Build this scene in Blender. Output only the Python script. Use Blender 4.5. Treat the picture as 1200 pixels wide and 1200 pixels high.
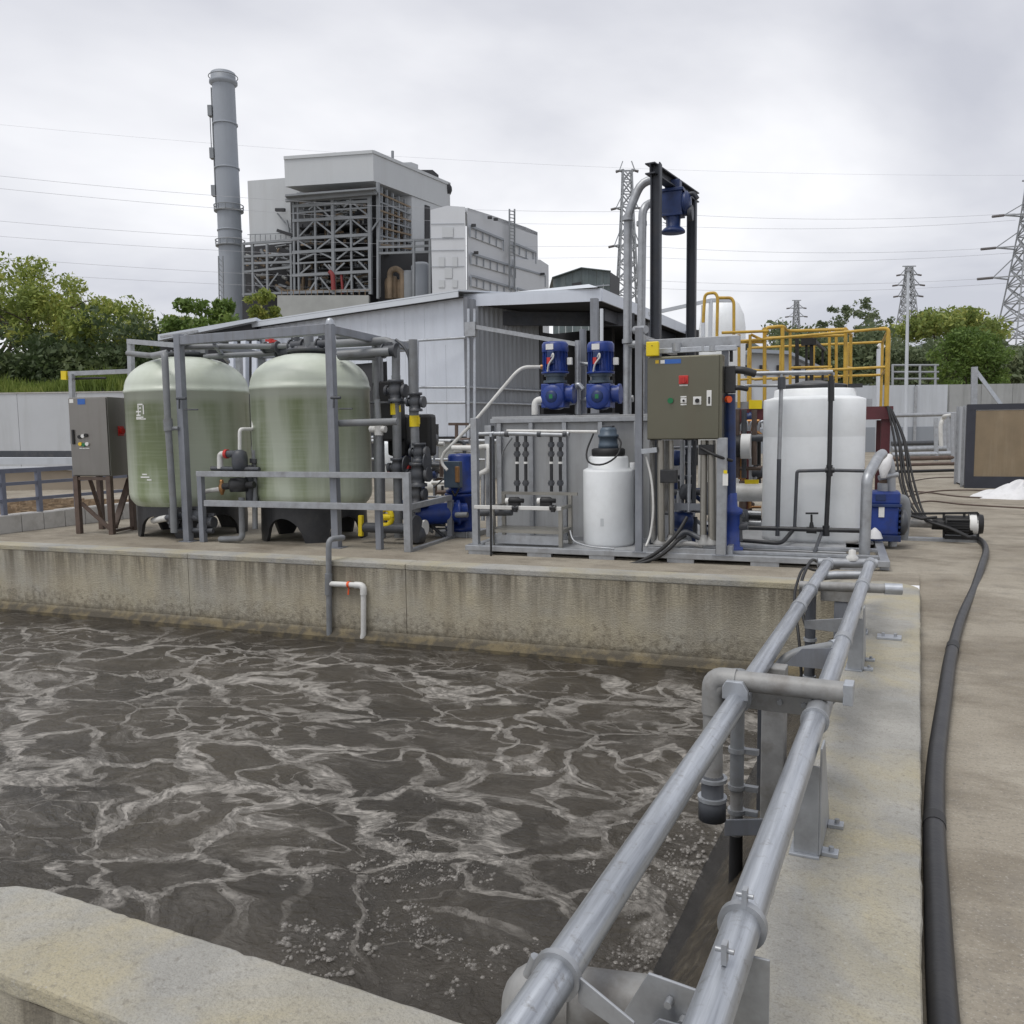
import bpy, bmesh, math, random
import numpy as np
from mathutils import Vector, Matrix
R = math.radians
random.seed(7); rng = np.random.default_rng(7)
scene = bpy.context.scene
for o in list(bpy.data.objects): bpy.data.objects.remove(o)
C = scene.collection

# ------------------------------------------------------------------ camera
YAW, PITCH, ROLL, FPX, CAMH = R(25.2845), R(-5.4398), R(-0.7516), 1008.3, 1.6
cy, sy, cp, sp, cr, sr = math.cos(YAW), math.sin(YAW), math.cos(PITCH), math.sin(PITCH), math.cos(ROLL), math.sin(ROLL)
_r = Vector((cy, sy, 0)); _f = Vector((-sy, cy, 0)); _u = Vector((0, 0, 1))
FW = _f*cp + _u*sp; _u2 = _u*cp - _f*sp
RT = _r*cr + _u2*sr; UP = _u2*cr - _r*sr
CAM = Vector((0, 0, CAMH))
cd = bpy.data.cameras.new('camera'); cam = bpy.data.objects.new('camera', cd); C.objects.link(cam)
m = Matrix.Identity(4)
for i, a in enumerate((RT, UP, -FW)):
    for k in range(3): m[k][i] = a[k]
m.translation = CAM
cam.matrix_world = m
cd.sensor_width = 36; cd.lens = FPX/1200*36; cd.clip_start = 0.05; cd.clip_end = 5000
scene.camera = cam

# ------------------------------------------------------------------ world, sun, exposure
SUN_EL, SUN_AZ = R(66), R(205)          # high soft sun behind cloud
w = bpy.data.worlds.new('World'); scene.world = w; w.use_nodes = True
nt = w.node_tree; nt.nodes.clear()
def N(t, k, **kw):
    n = t.nodes.new(k)
    for a, b in kw.items(): setattr(n, a, b)
    return n
def L(t, a, b): t.links.new(a, b)
out = N(nt, 'ShaderNodeOutputWorld'); bg = N(nt, 'ShaderNodeBackground'); bg.inputs['Strength'].default_value = 0.1
sky = N(nt, 'ShaderNodeTexSky', sky_type='NISHITA', sun_disc=False, sun_elevation=SUN_EL, sun_rotation=SUN_AZ)
tc = N(nt, 'ShaderNodeTexCoord')
# cloud layer: project the view direction on a flat ceiling so that clouds flatten to the horizon
sep = N(nt, 'ShaderNodeSeparateXYZ'); L(nt, tc.outputs['Generated'], sep.inputs[0])
zz = N(nt, 'ShaderNodeMath', operation='ADD'); zz.inputs[1].default_value = 0.22; L(nt, sep.outputs[2], zz.inputs[0])
zm = N(nt, 'ShaderNodeMath', operation='MAXIMUM'); zm.inputs[1].default_value = 0.05; L(nt, zz.outputs[0], zm.inputs[0])
dv = N(nt, 'ShaderNodeVectorMath', operation='DIVIDE'); L(nt, tc.outputs['Generated'], dv.inputs[0])
cb = N(nt, 'ShaderNodeCombineXYZ')
for i in range(3): L(nt, zm.outputs[0], cb.inputs[i])
L(nt, cb.outputs[0], dv.inputs[1])
mpp = N(nt, 'ShaderNodeMapping'); mpp.inputs['Location'].default_value = (3.1, 1.7, 0); mpp.inputs['Scale'].default_value = (1, 1, 0.4)
L(nt, dv.outputs[0], mpp.inputs[0])
n1 = N(nt, 'ShaderNodeTexNoise'); n1.inputs['Scale'].default_value = 0.75; n1.inputs['Detail'].default_value = 6; n1.inputs['Roughness'].default_value = 0.5; n1.inputs['Distortion'].default_value = 0.3
L(nt, mpp.outputs[0], n1.inputs['Vector'])
cr1 = N(nt, 'ShaderNodeValToRGB')
cr1.color_ramp.elements[0].position = 0.36; cr1.color_ramp.elements[0].color = (5.3, 5.4, 5.95, 1)
cr1.color_ramp.elements[1].position = 0.64; cr1.color_ramp.elements[1].color = (9.2, 9.2, 9.4, 1)
L(nt, n1.outputs[0], cr1.inputs[0])
mx = N(nt, 'ShaderNodeMix', data_type='RGBA'); mx.inputs['Factor'].default_value = 0.93
L(nt, sky.outputs[0], mx.inputs['A']); L(nt, cr1.outputs[0], mx.inputs['B'])
L(nt, mx.outputs['Result'], bg.inputs['Color']); L(nt, bg.outputs[0], out.inputs[0])
sl = bpy.data.lights.new('sun', 'SUN'); sl.energy = 1.4; sl.angle = R(28); sl.color = (1, 0.97, 0.92)
sun = bpy.data.objects.new('sun', sl); C.objects.link(sun)
sd = Vector((math.sin(SUN_AZ)*math.cos(SUN_EL), math.cos(SUN_AZ)*math.cos(SUN_EL), math.sin(SUN_EL)))
sun.rotation_euler = sd.to_track_quat('Z', 'Y').to_euler()
vs = scene.view_settings; vs.view_transform = 'Standard'; vs.look = 'None'; vs.exposure = 0.24; vs.gamma = 1
scene.render.resolution_x = scene.render.resolution_y = 1024

# ------------------------------------------------------------------ measuring helpers (photo pixel -> place at a known level or plane)
GZ = -0.02
TH = math.atan2(0.94, 12.36)                        # the far basin wall is turned a little
O0 = Vector((0, 9.2, 0)); UX = Vector((math.cos(TH), math.sin(TH), 0)); VX = Vector((-math.sin(TH), math.cos(TH), 0)); ZA = Vector((0, 0, 1))
def ray(x, y): return RT*((x-600)/FPX) + UP*((600-y)/FPX) + FW
def Q(u, v, z): p = O0 + UX*u + VX*v; return Vector((p.x, p.y, z))
def W(x, y, z=GZ): d = ray(x, y); return CAM + d*((z-CAMH)/d.z)
def PV(x, y, v): d = ray(x, y); return CAM + d*((v + (O0-CAM).dot(VX))/d.dot(VX))
def D(x, y, dep): return CAM + ray(x, y)*dep
def UV(p): d = p - O0; return d.dot(UX), d.dot(VX)
def ZV(x, y, v): return PV(x, y, v).z
def UU(x, y, v): return UV(PV(x, y, v))[0]

# ------------------------------------------------------------------ materials
MATS = {}
def mat(name, col, rough=0.6, metal=0.0, var=0.12, scale=3.0, bump=0.0, bscale=60, dirt=None, dirtamt=0.0, streak=0.0, spec=0.5, dscale=1.3, wear=None):
    if name in MATS: return MATS[name]
    M = bpy.data.materials.new(name); M.use_nodes = True; t = M.node_tree
    b = t.nodes['Principled BSDF']
    geo = N(t, 'ShaderNodeNewGeometry')
    pos = geo.outputs['Position']
    nz = N(t, 'ShaderNodeTexNoise'); nz.inputs['Scale'].default_value = scale; nz.inputs['Detail'].default_value = 7; nz.inputs['Roughness'].default_value = 0.62
    L(t, pos, nz.inputs['Vector'])
    rp = N(t, 'ShaderNodeValToRGB')
    rp.color_ramp.elements[0].position = 0.28; rp.color_ramp.elements[1].position = 0.74
    lo = [max(0, c*(1-var)) for c in col]; hi = [min(1, c*(1+var)) for c in col]
    rp.color_ramp.elements[0].color = (*lo, 1); rp.color_ramp.elements[1].color = (*hi, 1)
    L(t, nz.outputs[0], rp.inputs[0])
    c = rp.outputs[0]
    if dirt:
        mp = N(t, 'ShaderNodeMapping'); mp.inputs['Scale'].default_value = (dscale*4, dscale*4, dscale*(0.35 if streak else 4))
        L(t, pos, mp.inputs[0])
        n2 = N(t, 'ShaderNodeTexNoise'); n2.inputs['Scale'].default_value = 1.0; n2.inputs['Detail'].default_value = 8; n2.inputs['Roughness'].default_value = 0.68
        L(t, mp.outputs[0], n2.inputs['Vector'])
        r2 = N(t, 'ShaderNodeValToRGB'); r2.color_ramp.elements[0].position = 0.48; r2.color_ramp.elements[1].position = 0.72
        r2.color_ramp.elements[0].color = (0, 0, 0, 1); r2.color_ramp.elements[1].color = (dirtamt,)*3 + (1,)
        L(t, n2.outputs[0], r2.inputs[0])
        mxn = N(t, 'ShaderNodeMix', data_type='RGBA'); mxn.inputs['B'].default_value = (*dirt, 1)
        L(t, r2.outputs[0], mxn.inputs['Factor']); L(t, c, mxn.inputs['A']); c = mxn.outputs['Result']
    L(t, c, b.inputs['Base Color'])
    rr = N(t, 'ShaderNodeMapRange'); rr.inputs[3].default_value = max(0, rough-0.1); rr.inputs[4].default_value = min(1, rough+0.12)
    L(t, nz.outputs[0], rr.inputs[0]); L(t, rr.outputs[0], b.inputs['Roughness'])
    b.inputs['Metallic'].default_value = metal; b.inputs['Specular IOR Level'].default_value = spec
    if bump:
        n3 = N(t, 'ShaderNodeTexNoise'); n3.inputs['Scale'].default_value = bscale; n3.inputs['Detail'].default_value = 5
        L(t, pos, n3.inputs['Vector'])
        bp = N(t, 'ShaderNodeBump'); bp.inputs['Strength'].default_value = bump; bp.inputs['Distance'].default_value = 0.01
        L(t, n3.outputs[0], bp.inputs['Height']); L(t, bp.outputs[0], b.inputs['Normal'])
    MATS[name] = M
    return M
galv = mat('galvanised', (0.36, 0.375, 0.395), 0.42, 0.55, 0.16, 9, 0.05, 120, dirt=(0.16, 0.15, 0.14), dirtamt=0.45)
galv_new = mat('galvanised_bright', (0.43, 0.455, 0.49), 0.36, 0.6, 0.14, 14, 0.04, 150, dirt=(0.22, 0.21, 0.2), dirtamt=0.4)
def rail_mat():
    M = bpy.data.materials.new('galvanised_rail'); M.use_nodes = True; t = M.node_tree; b = t.nodes['Principled BSDF']
    geo = N(t, 'ShaderNodeNewGeometry')
    def nz(sx, sc, det=6, ro=0.65):
        mp = N(t, 'ShaderNodeMapping'); mp.inputs['Scale'].default_value = sx; L(t, geo.outputs['Position'], mp.inputs[0])
        n = N(t, 'ShaderNodeTexNoise'); n.inputs['Scale'].default_value = sc; n.inputs['Detail'].default_value = det; n.inputs['Roughness'].default_value = ro; L(t, mp.outputs[0], n.inputs[0]); return n.outputs[0]
    r = N(t, 'ShaderNodeValToRGB'); e = r.color_ramp.elements; e[0].position = 0.3; e[0].color = (0.24, 0.255, 0.28, 1); e[1].position = 0.7; e[1].color = (0.58, 0.61, 0.65, 1); L(t, nz((22, 0.7, 22), 1.6, 8), r.inputs[0])
    r2 = N(t, 'ShaderNodeValToRGB'); e = r2.color_ramp.elements; e[0].position = 0.55; e[0].color = (0, 0, 0, 1); e[1].position = 0.72; e[1].color = (0.75, 0.75, 0.75, 1); L(t, nz((1, 1, 1), 28, 8, 0.78), r2.inputs[0])
    m_ = N(t, 'ShaderNodeMix', data_type='RGBA'); m_.inputs['B'].default_value = (0.19, 0.175, 0.155, 1); L(t, r2.outputs[0], m_.inputs['Factor']); L(t, r.outputs[0], m_.inputs['A'])
    L(t, m_.outputs['Result'], b.inputs['Base Color']); b.inputs['Metallic'].default_value = 0.7
    rr = N(t, 'ShaderNodeMapRange'); rr.inputs[3].default_value = 0.26; rr.inputs[4].default_value = 0.5; L(t, nz((8, 0.5, 8), 2), rr.inputs[0]); L(t, rr.outputs[0], b.inputs['Roughness'])
    return M
railm = rail_mat()
steelgrey = mat('grey_steel', (0.225, 0.24, 0.27), 0.5, 0.25, 0.14, 5, 0.04, 90, dirt=(0.12, 0.11, 0.10), dirtamt=0.45, streak=1)
stainless = mat('stainless', (0.33, 0.32, 0.29), 0.34, 0.75, 0.10, 2, 0.03, 140, dirt=(0.2, 0.17, 0.13), dirtamt=0.3, streak=1)
panelmat = mat('panel_stainless', (0.145, 0.14, 0.105), 0.30, 0.7, 0.08, 1.3, 0.02, 160, dirt=(0.14, 0.12, 0.09), dirtamt=0.3, streak=1)
cabmat = mat('cabinet_stainless', (0.235, 0.225, 0.21), 0.4, 0.6, 0.08, 1.5, 0.02, 160, dirt=(0.16, 0.14, 0.12), dirtamt=0.3, streak=1)
brownsteel = mat('brown_steel', (0.115, 0.082, 0.066), 0.6, 0.2, 0.25, 9, 0.1, 70, dirt=(0.05, 0.035, 0.03), dirtamt=0.5)
boxgrey = mat('tank_grey', (0.36, 0.37, 0.38), 0.5, 0.1, 0.10, 2.5, 0.04, 70, dirt=(0.2, 0.19, 0.18), dirtamt=0.45, streak=1)
darkbeam = mat('dark_beam', (0.042, 0.047, 0.058), 0.5, 0.3, 0.25, 4, 0.06, 60, dirt=(0.09, 0.08, 0.075), dirtamt=0.3)
blue = mat('blue_paint', (0.012, 0.040, 0.225), 0.38, 0.0, 0.22, 6, 0.06, 45, dirt=(0.03, 0.035, 0.06), dirtamt=0.5)
bluedk = mat('blue_paint_dark', (0.012, 0.032, 0.12), 0.42, 0.0, 0.25, 6, 0.06, 45, dirt=(0.02, 0.022, 0.03), dirtamt=0.5)
slate = mat('slate_motor', (0.075, 0.105, 0.14), 0.45, 0.1, 0.2, 8, 0.05, 60)
white = mat('white_plastic', (0.76, 0.785, 0.80), 0.42, 0.0, 0.05, 2, 0.03, 20, dirt=(0.55, 0.56, 0.55), dirtamt=0.2)
_wb = white.node_tree.nodes['Principled BSDF']; _wb.inputs['Subsurface Weight'].default_value = 0.45; _wb.inputs['Subsurface Radius'].default_value = (0.25, 0.25, 0.25); _wb.inputs['Subsurface Scale'].default_value = 1.0
whitepipe = mat('white_pipe', (0.62, 0.62, 0.60), 0.45, 0.0, 0.08, 5, dirt=(0.35, 0.33, 0.30), dirtamt=0.5)
pvc = mat('grey_pvc', (0.055, 0.06, 0.07), 0.45, 0.0, 0.15, 6, dirt=(0.15, 0.14, 0.13), dirtamt=0.4)
pvcl = mat('light_grey_pvc', (0.19, 0.20, 0.21), 0.48, 0.0, 0.14, 6, dirt=(0.12, 0.11, 0.10), dirtamt=0.5)
oldpipe = mat('weathered_pipe', (0.27, 0.27, 0.265), 0.55, 0.15, 0.2, 10, 0.08, 60, dirt=(0.12, 0.10, 0.08), dirtamt=0.7)
black = mat('black_rubber', (0.014, 0.014, 0.015), 0.55, 0.0, 0.3, 8)
hosemat = mat('hose_rubber', (0.013, 0.013, 0.015), 0.42, 0.0, 0.3, 5, 0.1, 50, dirt=(0.045, 0.042, 0.04), dirtamt=0.3)
blackpl = mat('black_plastic', (0.02, 0.021, 0.024), 0.4, 0.0, 0.25, 9, dirt=(0.06, 0.058, 0.055), dirtamt=0.4)
yellow = mat('yellow_paint', (0.52, 0.33, 0.045), 0.45, 0.0, 0.14, 7, 0.05, 60, dirt=(0.25, 0.13, 0.03), dirtamt=0.55)
yellowbr = mat('bright_yellow', (0.72, 0.55, 0.01), 0.42, 0.0, 0.06, 6)
maroon = mat('maroon_paint', (0.10, 0.022, 0.028), 0.5, 0.0, 0.2, 6, dirt=(0.05, 0.02, 0.02), dirtamt=0.5)
red = mat('red_paint', (0.5, 0.03, 0.025), 0.4, 0.0, 0.1, 6)
orange = mat('orange_tape', (0.75, 0.10, 0.02), 0.5, 0.0, 0.1, 6)
green = mat('green_button', (0.01, 0.16, 0.06), 0.4, 0.0, 0.1, 6)
labelwhite = mat('label_white', (0.72, 0.72, 0.70), 0.5, 0, 0.05, 6)
labelblue = mat('label_blue', (0.03, 0.12, 0.42), 0.5, 0, 0.1, 20)
labelyellow = mat('label_yellow', (0.75, 0.5, 0.03), 0.5, 0, 0.1, 20)
brass = mat('brass', (0.36, 0.19, 0.08), 0.4, 0.7, 0.15, 12)
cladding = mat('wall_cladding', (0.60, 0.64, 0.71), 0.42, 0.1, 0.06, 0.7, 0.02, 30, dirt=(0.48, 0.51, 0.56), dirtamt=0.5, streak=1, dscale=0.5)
cladding_shaded = mat('side_cladding_shaded', (0.24, 0.255, 0.28), 0.45, 0.1, 0.08, 0.7, 0.02, 30, dirt=(0.14, 0.145, 0.155), dirtamt=0.5, streak=1, dscale=0.5)  # darker copy of the wall cladding: canopy shade put into the colour
roofmat = mat('roof_sheet', (0.55, 0.585, 0.63), 0.4, 0.1, 0.06, 0.5)
plantgrey = mat('plant_cladding', (0.48, 0.50, 0.515), 0.6, 0.0, 0.04, 0.15, dirt=(0.41, 0.42, 0.425), dirtamt=0.6, streak=1, dscale=0.10)
plantwhite = mat('plant_white', (0.53, 0.55, 0.58), 0.6, 0.0, 0.04, 0.15, dirt=(0.44, 0.45, 0.47), dirtamt=0.5, streak=1, dscale=0.06)
plantsteel = mat('plant_steel', (0.22, 0.235, 0.25), 0.6, 0.1, 0.15, 0.5)
plantdark = mat('plant_dark', (0.035, 0.036, 0.04), 0.7, 0.0, 0.4, 0.25)  # near-black for dark parts, and for shade painted into open voids
plantrust = mat('plant_rust', (0.20, 0.15, 0.10), 0.7, 0.0, 0.4, 0.4)
plantconc = mat('plant_concrete', (0.33, 0.34, 0.33), 0.8, 0.0, 0.15, 0.3)
chimgrey = mat('chimney_grey', (0.27, 0.295, 0.33), 0.55, 0.0, 0.06, 0.15, dirt=(0.23, 0.245, 0.27), dirtamt=0.6, streak=1, dscale=0.08)
pylonmat = mat('pylon_steel', (0.30, 0.315, 0.33), 0.55, 0.3, 0.1, 0.5)
wiremat = mat('wire', (0.44, 0.45, 0.48), 0.6, 0.2, 0.05, 1)
shedmat = mat('shed_sheet', (0.085, 0.11, 0.115), 0.55, 0.0, 0.3, 1.2, dirt=(0.17, 0.19, 0.19), dirtamt=0.6, streak=1, dscale=0.4)
fencewhite = mat('fence_sheet', (0.50, 0.53, 0.57), 0.5, 0.0, 0.05, 0.6, dirt=(0.33, 0.35, 0.37), dirtamt=0.45, streak=1, dscale=0.5)
bluerail = mat('blue_grey_rail', (0.15, 0.165, 0.215), 0.5, 0.1, 0.12, 4, dirt=(0.09, 0.09, 0.11), dirtamt=0.4)
plywood = mat('plywood', (0.215, 0.165, 0.105), 0.65, 0.0, 0.12, 2.5, 0.05, 40, dirt=(0.32, 0.27, 0.19), dirtamt=0.5, streak=1, dscale=1.0)
navyframe = mat('navy_frame', (0.032, 0.035, 0.048), 0.5, 0.1, 0.2, 4)
soil = mat('brown_soil', (0.17, 0.125, 0.085), 0.9, 0.0, 0.35, 2.0, 0.4, 12, dirt=(0.28, 0.23, 0.16), dirtamt=0.6)
tanwall = mat('tan_wall', (0.30, 0.255, 0.20), 0.8, 0.0, 0.12, 1.0)
kerbmat = mat('kerb_white', (0.44, 0.43, 0.41), 0.75, 0.0, 0.12, 2.0, 0.2, 40, dirt=(0.25, 0.24, 0.21), dirtamt=0.6)
tarp = mat('white_tarp', (0.66, 0.66, 0.67), 0.5, 0.0, 0.06, 3, dirt=(0.4, 0.4, 0.38), dirtamt=0.4)
bark = mat('bark', (0.075, 0.062, 0.048), 0.9, 0.0, 0.3, 3, 0.4, 20)

def concrete(name, side=False):
    M = bpy.data.materials.new(name); M.use_nodes = True; t = M.node_tree; b = t.nodes['Principled BSDF']
    geo = N(t, 'ShaderNodeNewGeometry'); pos = geo.outputs['Position']
    def noise(sc, det=8, rough=0.6, vec=pos, dist=0.0):
        n = N(t, 'ShaderNodeTexNoise'); n.inputs['Scale'].default_value = sc; n.inputs['Detail'].default_value = det; n.inputs['Roughness'].default_value = rough; n.inputs['Distortion'].default_value = dist
        L(t, vec, n.inputs['Vector']); return n.outputs[0]
    def ramp(v, p0, c0, p1, c1):
        r = N(t, 'ShaderNodeValToRGB'); e = r.color_ramp.elements
        e[0].position = p0; e[1].position = p1
        e[0].color = c0 if len(c0) == 4 else (*c0, 1); e[1].color = c1 if len(c1) == 4 else (*c1, 1)
        L(t, v, r.inputs[0]); return r.outputs[0]
    def mix(f, a, bb, mode='MIX'):
        n = N(t, 'ShaderNodeMix', data_type='RGBA', blend_type=mode)
        for s, x in (('Factor', f), ('A', a), ('B', bb)):
            if isinstance(x, (int, float)): n.inputs[s].default_value = x
            elif isinstance(x, tuple): n.inputs[s].default_value = (*x, 1)
            else: L(t, x, n.inputs[s])
        return n.outputs['Result']
    K = lambda a: (a, a, a)
    base = ramp(noise(1.6, 9, 0.65), 0.3, (0.25, 0.245, 0.225), 0.72, (0.43, 0.42, 0.39))
    # yellow lichen / rust tint in patches, and cool grey patches
    base = mix(ramp(noise(1.1, 6, 0.6, dist=0.6), 0.43, K(0), 0.62, K(0.75)), base, (0.42, 0.37, 0.24))
    base = mix(ramp(noise(2.3, 5, 0.5), 0.57, K(0), 0.75, K(0.5)), base, (0.33, 0.35, 0.37))
    # dark pits and cracks
    base = mix(ramp(noise(34, 6, 0.7), 0.54, K(0), 0.70, K(0.6)), base, (0.17, 0.155, 0.13))
    base = mix(ramp(noise(130, 3, 0.6), 0.50, K(0), 0.66, K(0.45)), base, (0.20, 0.19, 0.165))
    base = mix(ramp(noise(11, 9, 0.78, dist=1.2), 0.58, K(0), 0.66, K(0.5)), base, (0.19, 0.175, 0.145))
    base = mix(ramp(noise(75, 4, 0.6), 0.58, K(0), 0.74, K(0.5)), base, (0.50, 0.49, 0.46))
    if side:
        mp = N(t, 'ShaderNodeMapping'); mp.inputs['Scale'].default_value = (5, 5, 0.45); L(t, pos, mp.inputs[0])
        st = noise(1.0, 8, 0.7, mp.outputs[0])
        s3 = N(t, 'ShaderNodeSeparateXYZ'); L(t, pos, s3.inputs[0])
        # streaks hang from the top edge: ragged lower end
        top = N(t, 'ShaderNodeMapRange'); top.inputs[1].default_value = -0.55; top.inputs[2].default_value = -0.02; L(t, s3.outputs[2], top.inputs[0])
        tm = N(t, 'ShaderNodeMath', operation='MULTIPLY'); L(t, top.outputs[0], tm.inputs[0]); L(t, ramp(st, 0.36, K(0), 0.58, K(1)), tm.inputs[1])
        base = mix(0.65, base, mix(ramp(noise(0.55, 5, 0.6), 0.4, K(0), 0.62, K(1)), (0.46, 0.40, 0.275), (0.39, 0.37, 0.315)))
        base = mix(ramp(st, 0.46, K(0), 0.70, K(0.42)), base, (0.18, 0.15, 0.105))
        base = mix(tm.outputs[0], base, (0.12, 0.105, 0.08))
        # slime: speckled band that thickens to the water
        lo = N(t, 'ShaderNodeMapRange'); lo.inputs[1].default_value = -0.35; lo.inputs[2].default_value = -0.98; L(t, s3.outputs[2], lo.inputs[0])
        sp1 = N(t, 'ShaderNodeMath', operation='ADD'); L(t, noise(14, 8, 0.75), sp1.inputs[0])
        l2 = N(t, 'ShaderNodeMath', operation='MULTIPLY'); L(t, lo.outputs[0], l2.inputs[0]); l2.inputs[1].default_value = 0.36
        L(t, l2.outputs[0], sp1.inputs[1])
        base = mix(ramp(sp1.outputs[0], 0.66, K(0), 0.90, K(0.7)), base, (0.075, 0.062, 0.042))
        wet = N(t, 'ShaderNodeMapRange'); wet.inputs[1].default_value = -0.80; wet.inputs[2].default_value = -0.90; L(t, s3.outputs[2], wet.inputs[0])
        base = mix(wet.outputs[0], base, mix(ramp(noise(5, 6), 0.45, K(0), 0.6, K(1)), (0.085, 0.075, 0.058), (0.17, 0.14, 0.085)))
    L(t, base, b.inputs['Base Color']); b.inputs['Roughness'].default_value = 0.85; b.inputs['Specular IOR Level'].default_value = 0.3
    bp = N(t, 'ShaderNodeBump'); bp.inputs['Strength'].default_value = 0.7; bp.inputs['Distance'].default_value = 0.016
    ad = N(t, 'ShaderNodeMath', operation='ADD'); L(t, noise(9, 8, 0.7), ad.inputs[0]); L(t, noise(60, 4, 0.6), ad.inputs[1])
    L(t, ad.outputs[0], bp.inputs['Height']); L(t, bp.outputs[0], b.inputs['Normal'])
    return M
def sludge():
    M = bpy.data.materials.new('wet_sludge'); M.use_nodes = True; t = M.node_tree; b = t.nodes['Principled BSDF']
    geo = N(t, 'ShaderNodeNewGeometry')
    def nz(sc, det=8, ro=0.7, dist=0.0):
        n = N(t, 'ShaderNodeTexNoise'); n.inputs['Scale'].default_value = sc; n.inputs['Detail'].default_value = det; n.inputs['Roughness'].default_value = ro; n.inputs['Distortion'].default_value = dist
        L(t, geo.outputs['Position'], n.inputs[0]); return n.outputs[0]
    r = N(t, 'ShaderNodeValToRGB'); e = r.color_ramp.elements
    e[0].position = 0.40; e[0].color = (0.022, 0.018, 0.013, 1); e[1].position = 0.74; e[1].color = (0.30, 0.26, 0.19, 1); k = e.new(0.56); k.color = (0.085, 0.07, 0.047, 1)
    L(t, nz(9, 9, 0.78, 0.8), r.inputs[0])
    r2 = N(t, 'ShaderNodeValToRGB'); e = r2.color_ramp.elements; e[0].position = 0.5; e[0].color = (0, 0, 0, 1); e[1].position = 0.66; e[1].color = (0.45, 0.45, 0.45, 1); L(t, nz(1.7, 5, 0.6), r2.inputs[0])
    mx_ = N(t, 'ShaderNodeMix', data_type='RGBA'); mx_.inputs['B'].default_value = (0.085, 0.062, 0.032, 1); L(t, r2.outputs[0], mx_.inputs['Factor']); L(t, r.outputs[0], mx_.inputs['A'])
    s3 = N(t, 'ShaderNodeSeparateXYZ'); L(t, geo.outputs['Position'], s3.inputs[0]); ad0 = N(t, 'ShaderNodeMath', operation='MULTIPLY_ADD'); ad0.inputs[1].default_value = 0.35; L(t, nz(3.5, 7, 0.7), ad0.inputs[0]); L(t, s3.outputs[2], ad0.inputs[2])
    wl = N(t, 'ShaderNodeMapRange'); wl.inputs[1].default_value = -0.52; wl.inputs[2].default_value = -0.62; L(t, ad0.outputs[0], wl.inputs[0])
    mb_ = N(t, 'ShaderNodeMix', data_type='RGBA'); mb_.inputs['B'].default_value = (0.014, 0.0135, 0.0145, 1); L(t, wl.outputs[0], mb_.inputs['Factor']); L(t, mx_.outputs['Result'], mb_.inputs['A']); mx_ = mb_
    L(t, mx_.outputs['Result'], b.inputs['Base Color']); b.inputs['Roughness'].default_value = 0.24
    bp = N(t, 'ShaderNodeBump'); bp.inputs['Strength'].default_value = 1.0; bp.inputs['Distance'].default_value = 0.05; L(t, nz(14, 8, 0.75, 0.6), bp.inputs['Height']); L(t, bp.outputs[0], b.inputs['Normal'])
    return M
sludge_m = sludge()
conc_top = concrete('weathered_concrete'); conc_side = concrete('stained_concrete', True)

def ground_mat():
    M = bpy.data.materials.new('yard_concrete'); M.use_nodes = True; t = M.node_tree; b = t.nodes['Principled BSDF']
    geo = N(t, 'ShaderNodeNewGeometry'); pos = geo.outputs['Position']
    def noise(sc, det=8, rough=0.6, sx=(1, 1, 1)):
        mp = N(t, 'ShaderNodeMapping'); mp.inputs['Scale'].default_value = sx; L(t, pos, mp.inputs[0])
        n = N(t, 'ShaderNodeTexNoise'); n.inputs['Scale'].default_value = sc; n.inputs['Detail'].default_value = det; n.inputs['Roughness'].default_value = rough
        L(t, mp.outputs[0], n.inputs['Vector']); return n.outputs[0]
    def mix(v, p0, p1, a, bb, amt=1.0):
        r = N(t, 'ShaderNodeValToRGB'); e = r.color_ramp.elements; e[0].position = p0; e[1].position = p1
        e[0].color = (0, 0, 0, 1); e[1].color = (amt, amt, amt, 1); L(t, v, r.inputs[0])
        n = N(t, 'ShaderNodeMix', data_type='RGBA'); L(t, r.outputs[0], n.inputs['Factor'])
        for s, x in (('A', a), ('B', bb)):
            if isinstance(x, tuple): n.inputs[s].default_value = (*x, 1)
            else: L(t, x, n.inputs[s])
        return n.outputs['Result']
    c = mix(noise(0.6, 9, 0.65), 0.36, 0.64, (0.245, 0.215, 0.168), (0.35, 0.318, 0.26))
    c = mix(noise(0.9, 9, 0.72, (0.7, 1.2, 1)), 0.47, 0.66, c, (0.135, 0.112, 0.082), 0.9)
    c = mix(noise(3.2, 9, 0.75), 0.52, 0.68, c, (0.21, 0.19, 0.16), 0.7)
    c = mix(noise(1.0, 8, 0.72, (5, 26, 1)), 0.52, 0.70, c, (0.17, 0.15, 0.12), 0.42)
    c = mix(noise(55, 5, 0.7), 0.52, 0.68, c, (0.15, 0.135, 0.115), 0.7)
    c = mix(noise(90, 3, 0.6), 0.57, 0.72, c, (0.46, 0.44, 0.40), 0.55)
    L(t, c, b.inputs['Base Color']); b.inputs['Roughness'].default_value = 0.85; b.inputs['Specular IOR Level'].default_value = 0.3
    bp = N(t, 'ShaderNodeBump'); bp.inputs['Strength'].default_value = 0.45; bp.inputs['Distance'].default_value = 0.012
    a = N(t, 'ShaderNodeMath', operation='ADD'); L(t, noise(1.0, 6, 0.7, (9, 45, 1)), a.inputs[0]); L(t, noise(70, 4), a.inputs[1])
    L(t, a.outputs[0], bp.inputs['Height']); L(t, bp.outputs[0], b.inputs['Normal'])
    return M
yard = ground_mat()

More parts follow.
